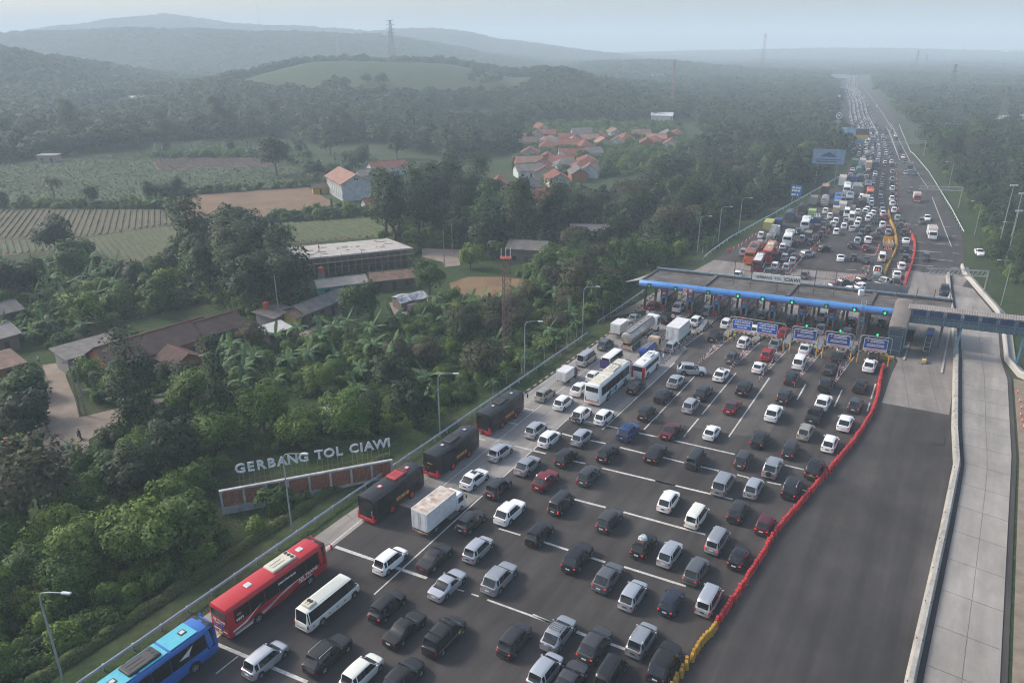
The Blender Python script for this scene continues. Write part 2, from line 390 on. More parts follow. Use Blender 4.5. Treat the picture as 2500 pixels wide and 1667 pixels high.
def car_parts(kind,two_windows=True):
 L,W,Hh,clr,znose,zcowl,xf0,xf1,xr1,xr0,ztail,wr,fx,rx=SPEC[kind]
 hw=W/2;x0,x1=-L/2,L/2
 trunk=kind=='sedan';pick=kind=='pickup'
 def deck(x):
  pts=[(x0,ztail-(.10 if trunk else .02)),(xr0,ztail),(xf0-.02,zcowl),(xf0+(x1-xf0)*.35,zcowl-.03),(xf0+(x1-xf0)*.70,lerp(zcowl,znose,.5)),(x1-.16,znose-.05),(x1-.05,znose-.14),(x1,znose-.26)]
  return float(np.interp(x,[p[0]for p in pts],[p[1]for p in pts]))
 def halfw(x):
  return float(np.interp(x,[x0,x0+.06,x0+.2,x0+.8,0,x1-.9,x1-.45,x1-.16,x1-.04,x1],[hw-.20,hw-.10,hw-.045,hw,hw,hw-.015,hw-.07,hw-.19,hw-.32,hw-.44]))
 def top(x):
  if x<=xr0 or x>=xf0:return 0.0
  if x<xr1:return(x-xr0)/(xr1-xr0)
  if x>xf1:return(xf0-x)/(xf0-xf1)
  return 1.0
 Ra=wr*1.16
 xs={x0,x0+.05,x0+.18,xr0,lerp(xr0,xr1,.5),xr1,xf1,lerp(xf0,xf1,.5),xf0,x1-.75,x1-.35,x1-.12,x1}
 for c in(fx,rx):
  for k in(-1,-.8,-.4,.4,.8,1):xs.add(c+k*Ra)
 mid=(xf1+xr1)/2
 pb=xf1-(.80 if kind not in('longvan','minibus','highroof','van')else .55)          # B pillar
 pc=xr1+(.42 if kind in('mpv','van','suv','premium','highroof')else .22)               # last pillar
 for a in(pb,pb-.09,pc,pc-.10):xs.add(a)
 xs=sorted(xs)
 out=[xs[0]]
 for x in xs[1:]:
  if x-out[-1]>.028:out.append(x)
 xs=out
 def ring(x):
  w=halfw(x);zb=clr;d=deck(x)
  for c in(fx,rx):
   if abs(x-c)<=Ra+1e-6:zb=max(zb,wr+math.sqrt(max(0,Ra*Ra-(x-c)**2))-.01)
  if x<=x0+.01 or x>=x1-.01:zb=clr+.10
  t=top(x);zr=d+(Hh-.045-d)*t
  if xr1<x<xf1:zr+=.06*(1-((x-mid-.15)/(xf1-mid+.15))**2)*(1 if kind not in('van','highroof','minibus','longvan')else .5)
  zl=max(lerp(zb,d,.42),zb+.03)
  tw=.125+.03*(Hh>2)
  h5=w-.055
  p6=(h5-.10-(tw-.10)*t,lerp(d+.012,zr-.075,t))
  p7=(h5-.155-(tw-.085)*t,lerp(d+.022,zr-.018,t))
  half=[(0,zb),(w-.12,zb),(w-.015,zb+min(.07,(zl-zb)*.5)),(w,zl),(w-.012,lerp(zl,d,.72)),(h5,d),p6,p7,(p7[0]*.55,lerp(d+.034,zr+.006,t)),(0,lerp(d+.038,zr+.012,t))]
  return[(x,y,z)for y,z in half]+[(x,-y,z)for y,z in half[-2:0:-1]]
 rings=[ring(x)for x in xs]
 n=len(rings[0])                                  # 18 points: 0..9 left half, 10..17 mirrored
 body=MB();glass={k:MB()for k in('windscreen','rear_window','fl','fr','rl','rr')}
 for i in range(len(xs)-1):
  a,b=xs[i],xs[i+1];xm=(a+b)/2
  for j in range(n):
   k=(j+1)%n
   q=[rings[i][j],rings[i][k],rings[i+1][k],rings[i+1][j]][::-1]
   lo=min(j,n-1-j)                     # segment index counted from the bottom on either side
   tgt,m=body,0
   if lo==5 and xr1-.01<xm<xf0:
    side='l' if j<9 else 'r'
    if pc-.10<xm<pc and not trunk and not pick:m=0
    elif xm<pc and(trunk or pick):m=0
    elif pb-.09<xm<pb:m=1
    elif xm>pb:tgt=glass['f'+side]
    else:tgt=glass['r'+side]
   elif lo in(7,8)and xf1<xm<xf0:tgt=glass['windscreen']
   elif lo in(7,8)and xr0<xm<xr1:tgt=glass['rear_window']
   elif lo in(0,1):m=1
   tgt.add(q,[(0,1,2,3)],m)
 body.add(rings[0],[tuple(range(n))]);body.add(rings[-1],[tuple(range(n-1,-1,-1))])
 for e,sx in((x0,-1),(x1,1)):
  w=hw-(.17 if sx<0 else .40)
  body.rbox(min(e,e+.05*sx),max(e,e+.05*sx),-w,w,clr+.12,clr+.30,.04,0)
  body.b(min(e,e+.02*sx)-.02,max(e,e+.02*sx)+.02,-w+.05,w-.05,clr+.02,clr+.13,1)
 body.b(x1-.01,x1+.015,-hw*.45,hw*.45,znose-.30,znose-.19,1)
 if pick:
  body.b(x0+.12,xr0-.12,-hw+.16,hw-.16,deck(-1.5)+.03,deck(-1.5)+.05,1)
 def weld(mb,name,mats,sm):
  me=mb.mesh(name,mats,0)
  bm=bmesh.new();bm.from_mesh(me);bmesh.ops.remove_doubles(bm,verts=bm.verts,dist=.0015);bm.to_mesh(me);bm.free()
  sharp(me,sm);return me
 P=[('body',weld(body,'body',[M_PAINT,M_TRIM],52),None)]
 for nm,key in(('windscreen','windscreen'),('rear_window','rear_window'),('side_window','fl'),('side_window','fr'),('side_window','rl'),('side_window','rr')):
  if glass[key].f:P.append((nm,weld(glass[key],nm,[M_GLASS],30),None))
 wm=wheel_mesh(wr,.2 if W<1.9 else .23)
 for sx in(fx,rx):
  for sy in(-1,1):P.append(('wheel',wm,(sx,sy*(hw-.125),wr,0 if sy>0 else math.pi)))
 zt=deck(x0+.02)-.02
 tall=kind in('van','highroof','premium','minibus','longvan')
 for sy in(-1,1):
  t=MB()
  if tall:t.rbox(x0-.014,x0+.14,*sorted((sy*(hw-.24),sy*(hw-.088))),zt-.42,zt-.04,.04)
  else:t.rbox(x0-.012,x0+.20,*sorted((sy*(hw-.36),sy*(hw-.12))),zt-.22,zt-.05,.05)
  P.append(('tail_light',t.mesh('tail_light',[M_RED]),None))
  h=MB();h.rbox(x1-.34,x1-.09,*sorted((sy*(hw-.50),sy*(hw-.24))),znose-.24,znose-.08,.05)
  P.append(('headlight',h.mesh('headlight',[M_HEAD]),None))
  q=MB();q.rbox(xf0-.42,xf0-.27,*sorted((sy*(hw-.03),sy*(hw+.17))),zcowl+.02,zcowl+.17,.04)
  P.append(('side_mirror',q.mesh('side_mirror',[M_PAINT]),None))
 q=MB();q.b(x0-.03,x0+.02,-.22,.22,clr+.40,clr+.53)
 P.append(('number_plate',q.mesh('number_plate',[M_PLATE]),None))
 return P
def wheel_mesh(r,w):
 b=MB()
 b.cyl((0,0,0),r,w,16,0,'Y')
 b.cyl((0,w/2-.02,0),r*.68,.05,14,1,'Y')
 for k in range(5):
  a=k*2*math.pi/5
  b.box((math.sin(a)*r*.38,w/2+.012,math.cos(a)*r*.38),(r*.13,.012,r*.5),0,2,Matrix.Rotation(a,4,'Y'))
 b.cyl((0,w/2+.012,0),r*.15,.03,8,2,'Y')
 return b.mesh('wheel',[M_TYRE,mat('rim_shadow',(.10,.10,.105),.4,.4),M_RIM],40)
def merged(parts,name,colour_plate=True):
 """one mesh out of a list of parts, for vehicles too far off to show them"""
 bm=bmesh.new();mats=[]
 for nm,me,loc in parts:
  if nm in('side_mirror','number_plate','headlight')and name=='distant':continue
  base=len(bm.faces);bm.from_mesh(me)
  bm.faces.ensure_lookup_table()
  idx=[]
  for mm in me.materials:
   if mm not in mats:mats.append(mm)
   idx.append(mats.index(mm))
  fs=[bm.faces[i]for i in range(base,len(bm.faces))]
  for f in fs:f.material_index=idx[min(f.material_index,len(idx)-1)]
  if loc is not None:
   vs=list({v for f in fs for v in f.verts})
   T=Matrix.Translation(loc[:3])@Matrix.Rotation(loc[3]if len(loc)>3 else 0,4,'Z')
   bmesh.ops.transform(bm,matrix=T,verts=vs)
 out=bpy.data.meshes.new(name);bm.to_mesh(out);bm.free()
 for mm in mats:out.materials.append(mm)
 return out
CAR={k:car_parts(k)for k in SPEC}
GLASSY=('windscreen','rear_window','side_window')
MID={}
for k,P in CAR.items():
 MID[k]=[('body',merged([q for q in P if q[0]in('body','wheel','side_mirror','headlight','number_plate')],'body'),None)]+ \
             [q for q in P if q[0]in GLASSY[:2]]+[('side_window',merged([q for q in P if q[0]=='side_window' and q[1].vertices[0].co.y*s>0],'side_window'),None)for s in(1,-1)]+ \
             [q for q in P if q[0]=='tail_light']
FAR={k:merged(P,'distant')for k,P in CAR.items()}
PAINT={'white':(.74,.75,.75,1),'cream':(.66,.68,.62,1),'silver':(.47,.49,.52,.45),'lightgrey':(.34,.36,.38,.5),'grey':(.13,.14,.15,.55),'gunmetal':(.055,.058,.064,.7),
         'black':(.011,.011,.013,1),'charcoal':(.028,.029,.033,.85),'red':(.33,.014,.02,1),'maroon':(.075,.010,.016,1),'darkred':(.17,.012,.02,.9),'blue':(.02,.06,.19,.9),'navy':(.018,.024,.045,.85),
         'gold':(.36,.34,.29,.6),'green':(.30,.42,.36,1),'orange':(.62,.14,.03,1),'yellow':(.62,.46,.06,1),'bus_red':(.44,.018,.024,1),'bus_blue':(.025,.13,.42,1),'bus_white':(.72,.74,.74,1),
         'bus_black':(.010,.010,.012,1),'teal':(.06,.22,.24,1),'slate':(.05,.065,.085,1),'tan':(.46,.36,.24,1),'lime':(.28,.42,.10,1),'olive':(.36,.36,.10,1)}
CNAME={}
def place_parts(parts,root,colour,plates=None,lit=0):
 for nm,me,loc in parts:
  o=link(nm,me,root)
  if loc is not None:
   o.location=loc[:3]
   if len(loc)>3:o.rotation_euler=(0,0,loc[3])
  o.color=colour
  if nm=='tail_light' and lit:
   o.material_slots[0].link='OBJECT';o.material_slots[0].material=M_LIT
  if nm=='number_plate' and plates is not None:
   o.material_slots[0].link='OBJECT';o.material_slots[0].material=plates
def extra_mesh(kind,what):
 L,W,Hh,clr,znose,zcowl,xf0,xf1,xr1,xr0,ztail,wr,fx,rx=SPEC[kind]
 b=MB();hw=W/2
 if what=='roof_rail':
  out=[]
  for s in(-1,1):
   b=MB();y=s*(hw-.27)
   b.tube([(xr1+.2,y,Hh-.04),(xr1+.3,y,Hh+.045),(xf1-.35,y,Hh+.05),(xf1-.25,y,Hh-.02)],.022,5)
   out.append(('roof_rail',b.mesh('roof_rail',[M_CHROME]),None))
  return out
 if what=='sunroof':
  b.b(xf1-.95,xf1-.12,-.36,.36,Hh+.008,Hh+.016)
  return[('sunroof',b.mesh('sunroof',[M_GLASS]),None)]
 if what=='dark_roof':
  b.b(xr1+.05,xf1-.05,-hw+.30,hw-.30,Hh+.004,Hh+.012)
  return[('roof_panel',b.mesh('roof_panel',[mat('black_roof_panel',(.02,.02,.022),.3,coat=.4)]),None)]
 if what=='roof_rack':
  b=MB()
  for y in np.linspace(-hw+.34,hw-.34,2):b.tube([(xr1+.5,y,Hh+.10),(xf1-.2,y,Hh+.10)],.025,5)
  for x in np.linspace(xr1+.5,xf1-.2,5):b.tube([(x,-hw+.34,Hh+.10),(x,hw-.34,Hh+.10)],.02,5)
  for x in(xr1+.6,xf1-.3):
   for y in(-hw+.34,hw-.34):b.tube([(x,y,Hh-.03),(x,y,Hh+.10)],.02,5)
  return[('roof_rack',b.mesh('roof_rack',[M_TRIM]),None)]
 if what=='cross_bars':
  for x in(xr1+.75,xf1-.45):
   b.box((x,0,Hh+.07),(.09,W-.32,.05)); 
   for s in(-1,1):b.box((x,s*(hw-.22),Hh+.02),(.12,.08,.10))
  return[('roof_rack',b.mesh('roof_rack',[M_TRIM]),None)]
 if what in('spare_wheel','spare_wheel_dark'):
  x=-L/2
  b.cyl((x-.12,0,.92),.33,.20,18,0,'X');b.cyl((x-.23,0,.92),.25,.03,16,0,'X')
  return[('spare_wheel',b.mesh('spare_wheel',[M_PAINT if what=='spare_wheel' else M_TYRE],40),None)]
 if what=='bed_board':
  b.box((xr0-.15,0,1.42),(.06,W-.2,.62))
  b.b(-L/2+.2,xr0-.3,-hw+.2,hw-.2,1.07,1.12)
  return[('bed_cover',b.mesh('bed_cover',[M_TRIM]),None)]
 if what=='side_stripe':
  for s in(-1,1):b.b(-L/2+.4,L/2-.9,*sorted((s*(hw+.001),s*(hw+.008))),.80,.825)
  return[('stripe',b.mesh('stripe',[mat('thin_pale_stripe',(.55,.55,.42),.5)]),None)]
 if what=='badge':
  b.cyl((.95,-hw-.01,.78),.17,.03,14,0,'Y')
  return[('badge',b.mesh('badge',[mat('yellow_green_badge',(.55,.5,.08),.5)]),None)]
 if what=='gold_emblem':
  b.add([(-L/2-.035,.34*math.sin(a*math.pi/5)*(1 if a%2==0 else .45),.86+.22*math.cos(a*math.pi/5)*(1 if a%2==0 else .45))for a in range(10)],[tuple(range(10))])
  b.b(-L/2-.04,-L/2-.01,-.5,.5,.74,.78)
  return[('emblem',b.mesh('emblem',[mat('gold_emblem',(.6,.38,.06),.4,.4)]),None)]
 if what=='red_stickers':
  for s in(-1,1):b.b(-1.5,-.4,*sorted((s*(hw+.001),s*(hw+.01))),.62,.74)
  b.b(-L/2-.025,-L/2,-.55,-.15,.86,.93)
  return[('sticker',b.mesh('sticker',[mat('red_sticker',(.5,.03,.03),.5)]),None)]
 if what=='green_stickers':
  for s in(-1,1):
   b.b(-.2,.35,*sorted((s*(hw+.001),s*(hw+.01))),.60,.78);b.b(.45,.9,*sorted((s*(hw+.001),s*(hw+.01))),.66,.76)
  return[('sticker',b.mesh('sticker',[mat('green_sticker',(.08,.32,.1),.5)]),None)]
 return[]
EXTRA={}
VS=1.08
def passenger(kind,colour,pos,heading,label,group,level,extras=(),lit=0,plates=None,name=None):
 names={'mpv':'minivan','suv':'off_road_car','crossover':'crossover_car','van':'passenger_van','hatch':'hatchback','sedan':'sedan','highroof':'high_roof_van',
             'minibus':'minibus','longvan':'long_minibus','premium':'luxury_van','pickup':'pickup_truck'}
 c=PAINT[colour]
 rz=math.pi/2-R(heading)
 if level==2:
  o=link(names[kind],FAR[kind]);o.location=pos;o.rotation_euler=(0,0,rz);o.color=c;o.scale=(VS,)*3
  return tag(o,label,CATEG[kind],group)
 t=thing(names[kind],label,CATEG[kind],pos,rz,group);t.scale=(VS,)*3
 place_parts(CAR[kind]if level==0 else MID[kind],t,c,plates,lit)
 for e in extras:
  if(kind,e)not in EXTRA:EXTRA[(kind,e)]=extra_mesh(kind,e)
  place_parts(EXTRA[(kind,e)],t,c)
 return t
CATEG={'mpv':'car','suv':'car','crossover':'car','van':'van','hatch':'car','sedan':'car','highroof':'van','minibus':'minibus','longvan':'minibus','premium':'van','pickup':'pickup'}
# ------------------------------------------------------------------ coaches, lorries and their like
M_ACUNIT=mat('cream_roof_unit',(.55,.52,.42),.6,var=.15,scale=2)
M_BLACKBAND=mat('black_window_band',(.010,.011,.013),.15)
M_CANVAS=mat('blue_grey_tarpaulin',(.06,.075,.10),.8,var=.3,scale=1.5,bump=.5)
M_CHASSIS=mat('chassis_steel',(.03,.03,.032),.7)
M_BOXWHITE=grime(mat('box_white',(.66,.67,.67),.55,var=.06,scale=1.2),.35,1.1,(.30,.22,.15))
M_RUST=mat('rusty_white_roof',(.60,.57,.53),.7,color2=(.30,.18,.11),scale=1.3,detail=8)
M_TANK=mat('dull_aluminium_tank',(.42,.40,.38),.38,.75,var=.2,scale=.8)
M_AMBER=mat('yellow_plate',(.62,.40,.05),.5)
def set_colour(o,c):
 o.color=c
 for ch in o.children:set_colour(ch,c)
def bus_parts(L,W,Hh,style='coach'):
 """local x forward; returns parts like car_parts"""
 hw=W/2;x0,x1=-L/2,L/2;P=[]
 def sec(x,inset=0.0,zb=.36,ztop=None):
  h=(Hh if ztop is None else ztop);w=hw-inset;r=.22
  half=[(0,zb),(w-.08,zb),(w,zb+.12),(w,1.25),(w-.005,1.6),(w-.05,h-.42),(w-.10,h-r),(w-.22,h-.06),(w-.5,h),(0,h+.03)]
  return[(x,y,z)for y,z in half]+[(x,-y,z)for y,z in half[-2:0:-1]]
 b=MB()
 rings=[sec(x0,.10,.50,Hh-.10),sec(x0+.06,.02,.40,Hh-.02),sec(x0+.3),sec(x1-.9),sec(x1-.35,.03,.36,Hh-.03),sec(x1-.10,.08,.40,Hh-.18),sec(x1,.18,.5,Hh-.5)]
 b.loft([r[::-1]for r in rings],True,True,0)
 P.append(('body',b.mesh('body',[M_PAINT,M_TRIM],35),None))
 z0,z1=1.62,Hh-.50
 nx=6;xa,xb=x0+.75,x1-1.15
 for s in(-1,1):
  for k in range(nx):
   a=lerp(xa,xb,k/nx)+.02;c=lerp(xa,xb,(k+1)/nx)-.02
   q=MB();y0,y1=s*(hw+.012),s*(hw-.032)
   q.loft([[(a,y0-s*.01,z0),(c,y0-s*.01,z0),(c,y1,z1),(a,y1,z1)],[(a,y0-s*.10,z0),(c,y0-s*.10,z0),(c,y1-s*.10,z1),(a,y1-s*.10,z1)]],True,True,0)
   P.append(('side_window',q.mesh('side_window',[M_BLACKBAND]),None))
  q=MB();q.loft([[(x1-1.13,s*(hw+.006),1.35),(x1-.42,s*(hw-.02),1.30),(x1-.42,s*(hw-.07),Hh-.30),(x1-1.13,s*(hw-.05),Hh-.42)],
                          [(x1-1.13,s*(hw-.1),1.35),(x1-.42,s*(hw-.12),1.30),(x1-.42,s*(hw-.17),Hh-.30),(x1-1.13,s*(hw-.15),Hh-.42)]],True,True,0)
  P.append(('side_window',q.mesh('side_window',[M_BLACKBAND]),None))
 q=MB()                                        # wraparound windscreen with its black top
 q.loft([[(x1-.36,-hw+.02,1.25),(x1-.07,-hw+.12,1.22),(x1+.02,-hw+.26,1.2),(x1+.02,hw-.26,1.2),(x1-.07,hw-.12,1.22),(x1-.36,hw-.02,1.25)],
   [(x1-.36,-hw+.06,Hh-.22),(x1-.12,-hw+.16,Hh-.24),(x1-.06,-hw+.34,Hh-.26),(x1-.06,hw-.34,Hh-.26),(x1-.12,hw-.16,Hh-.24),(x1-.36,hw-.06,Hh-.22)],
   [(x1-.75,-hw+.16,Hh+.01),(x1-.45,-hw+.3,Hh+.0),(x1-.40,-hw+.5,Hh+.02),(x1-.40,hw-.5,Hh+.02),(x1-.45,hw-.3,Hh+.0),(x1-.75,hw-.16,Hh+.01)]],True,True,0)
 P.append(('windscreen',q.mesh('windscreen',[M_BLACKBAND],35),None))
 q=MB();q.rbox(x0-.02,x0+.1,-hw+.22,hw-.22,Hh-1.15,Hh-.38,.04);P.append(('rear_window',q.mesh('rear_window',[M_BLACKBAND]),None))
 wr=.50;wm=wheel_mesh(wr,.3)
 arch=MB();arch.cyl((0,0,.06),wr*1.18,.04,20,0,'Y');am=arch.mesh('wheel_arch',[M_TRIM])
 axles=[x1-2.55,x0+3.1]if L>9 else[x1-1.6,x0+1.75]
 for x in axles:
  for s in(-1,1):
   P.append(('wheel',wm,(x,s*(hw-.10),wr,0 if s>0 else math.pi)))
   P.append(('wheel_arch',am,(x,s*(hw-.005),wr)))
 for s in(-1,1):
  q=MB();q.rbox(x0-.015,x0+.06,*sorted((s*(hw-.30),s*(hw-.10))),.82,1.5,.03);P.append(('tail_light',q.mesh('tail_light',[M_RED]),None))
  q=MB();q.tube([(x1-.25,s*(hw-.15),Hh-.45),(x1+.25,s*(hw+.08),Hh-.38),(x1+.42,s*(hw+.20),Hh-.62)],.035,6)
  q.rbox(x1+.36,x1+.50,*sorted((s*(hw+.06),s*(hw+.32))),Hh-1.25,Hh-.62,.05)
  P.append(('side_mirror',q.mesh('side_mirror',[M_PAINT],40),None))
  q=MB();q.rbox(x1-.16,x1-.03,*sorted((s*(hw-.5),s*(hw-.2))),.65,.95,.05);P.append(('headlight',q.mesh('headlight',[M_HEAD]),None))
 q=MB();q.b(x0-.05,x0,-.26,.26,.62,.74);P.append(('number_plate',q.mesh('number_plate',[M_AMBER]),None))
 return P
def ac_unit(x,L,W,z,fans=3,m=None):
 b=MB();b.rbox(x-L/2,x+L/2,-W/2,W/2,z,z+.24,.10,0)
 for k in range(fans):b.cyl((x+L/2-.35,(k-(fans-1)/2)*W/3.4,z+.25),.19,.03,14,1)
 for y in(-W*.18,W*.1):b.b(x-L*.38,x+L*.1,y,y+.04,z+.24,z+.262,1)
 return b.mesh('roof_air_conditioner',[m or M_ACUNIT,M_TRIM])
def hatch_unit(x,z,m,s=.62):
 b=MB();b.rbox(x-s/2,x+s/2,-s/2,s/2,z,z+.09,.05,0);b.b(x-s*.3,x+s*.3,-s*.3,s*.3,z+.09,z+.10,1)
 return b.mesh('roof_hatch',[m,mat('pale_vent',(.5,.5,.48),.6)])
BUS={'coach':bus_parts(12.0,2.5,3.55),'medium':bus_parts(9.2,2.4,3.35),'small':bus_parts(7.4,2.15,2.85)}
FARBUS={k:merged(v,'distant')for k,v in BUS.items()}
def bus(kind,colour,pos,heading,label,group,ac='cream',wheel_tint=None,bumper=None,far=False):
 L={'coach':12.0,'medium':9.2,'small':7.4}[kind];W={'coach':2.5,'medium':2.4,'small':2.15}[kind];Hh={'coach':3.55,'medium':3.35,'small':2.85}[kind]
 t=thing('coach' if kind!='small' else 'small_bus',label,'bus',pos,math.pi/2-R(heading),group);t.scale=(VS,)*3
 place_parts(BUS[kind],t,PAINT[colour])
 am={'cream':M_ACUNIT,'black':mat('dark_roof_unit',(.03,.03,.033),.5),'white':M_BOXWHITE,'red':mat('red_roof_unit',(.38,.03,.04),.5)}[ac]
 link('roof_air_conditioner',ac_unit(L*.10 if ac!='black' else-L*.02,L*.24,W*.62,Hh+.02,3 if ac!='white' else 2,am),t)
 for x in(-L*.22,L*.30):link('roof_hatch',hatch_unit(x,Hh+.02,M_BOXWHITE if ac=='cream' else am),t)
 if wheel_tint:
  for o in t.children:
   if o.name.split('.')[0]=='wheel':
    for i in(1,2):
     o.material_slots[i].link='OBJECT';o.material_slots[i].material=wheel_tint
 if bumper:
  b=MB();b.rbox(-L/2-.05,-L/2+.45,-W/2-.01,W/2+.01,.36,.80,.05);link('rear_bumper',b.mesh('rear_bumper',[bumper]),t)
  for s in(-1,1):
   b=MB();b.rbox(-L/2-.04,-L/2+.12,*sorted((s*(W/2-.28),s*(W/2+.006))),.78,1.35,.03);link('rear_corner',b.mesh('rear_corner',[bumper]),t)
 return t,L,W,Hh
def cab_parts(L,W,Hh,x1,bonnet=.25):
 """a lorry's tilt cab whose nose is at x1; L long"""
 hw=W/2;x0=x1-L;P=[]
 b=MB()
 b.loft([[(x0,-hw,.55),(x0,hw,.55),(x0,hw,Hh-.2),(x0,hw-.18,Hh),(x0,-hw+.18,Hh),(x0,-hw,Hh-.2)][::-1],
   [(x1-.45,-hw,.5),(x1-.45,hw,.5),(x1-.45,hw-.04,Hh-.25),(x1-.5,hw-.2,Hh-.03),(x1-.5,-hw+.2,Hh-.03),(x1-.45,-hw+.04,Hh-.25)][::-1],
   [(x1-.02,-hw+.08,.5),(x1-.02,hw-.08,.5),(x1-.04,hw-.08,1.35),(x1-.08,hw-.15,1.4),(x1-.08,-hw+.15,1.4),(x1-.04,-hw+.08,1.35)][::-1]],True,True,0)
 P.append(('cab',b.mesh('cab',[M_PAINT],30),None))
 q=MB();q.quad((x1-.05,-hw+.18,1.42),(x1-.05,hw-.18,1.42),(x1-.46,hw-.22,Hh-.12),(x1-.46,-hw+.22,Hh-.12));P.append(('windscreen',q.mesh('windscreen',[M_GLASS]),None))
 q.v=[(x+.012,y,z+.012)for x,y,z in q.v];P[-1]=('windscreen',q.mesh('windscreen',[M_GLASS]),None)
 for s in(-1,1):
  q=MB();q.b(x0+.25,x1-.5,*sorted((s*(hw+.006),s*(hw-.08))),1.35,Hh-.32);P.append(('side_window',q.mesh('side_window',[M_GLASS]),None))
  q=MB();q.tube([(x1-.35,s*(hw-.1),Hh-.4),(x1-.2,s*(hw+.22),Hh-.45)],.02,5);q.b(x1-.25,x1-.17,*sorted((s*(hw+.13),s*(hw+.29))),Hh-.85,Hh-.45);P.append(('side_mirror',q.mesh('side_mirror',[M_TRIM]),None))
  q=MB();q.b(x1-.06,x1+.015,*sorted((s*(hw-.45),s*(hw-.16))),.72,.92);P.append(('headlight',q.mesh('headlight',[M_HEAD]),None))
 q=MB();q.b(x1-.05,x1+.02,-hw+.05,hw-.05,.42,.66);P.append(('front_bumper',q.mesh('front_bumper',[M_BOXWHITE]),None))
 return P
def chassis_parts(x0,x1,W,axles,wr=.42):
 P=[];b=MB()
 for s in(-1,1):b.b(x0,x1,*sorted((s*.30,s*.46)),.62,.82)
 for x in np.arange(x0+.1,x1,1.3):b.b(x,x+.1,-.3,.3,.64,.80)
 for x in axles:b.tube([(x,-W/2+.2,wr),(x,W/2-.2,wr)],.08,6)
 P.append(('chassis',b.mesh('chassis',[M_CHASSIS]),None))
 wm=wheel_mesh(wr,.28)
 for x in axles:
  for s in(-1,1):P.append(('wheel',wm,(x,s*(W/2-.16),wr,0 if s>0 else math.pi)))
 b=MB();b.b(x0-.06,x0+.02,-W/2+.08,W/2-.08,.55,.70);P.append(('rear_bumper',b.mesh('rear_bumper',[M_STEEL]),None))
 for s in(-1,1):
  b=MB();b.b(x0-.085,x0-.055,*sorted((s*(W/2-.42),s*(W/2-.14))),.57,.69);P.append(('tail_light',b.mesh('tail_light',[M_RED]),None))
 b=MB();b.b(x0-.09,x0-.062,-.2,.2,.57,.68);P.append(('number_plate',b.mesh('number_plate',[M_AMBER]),None))
 return P
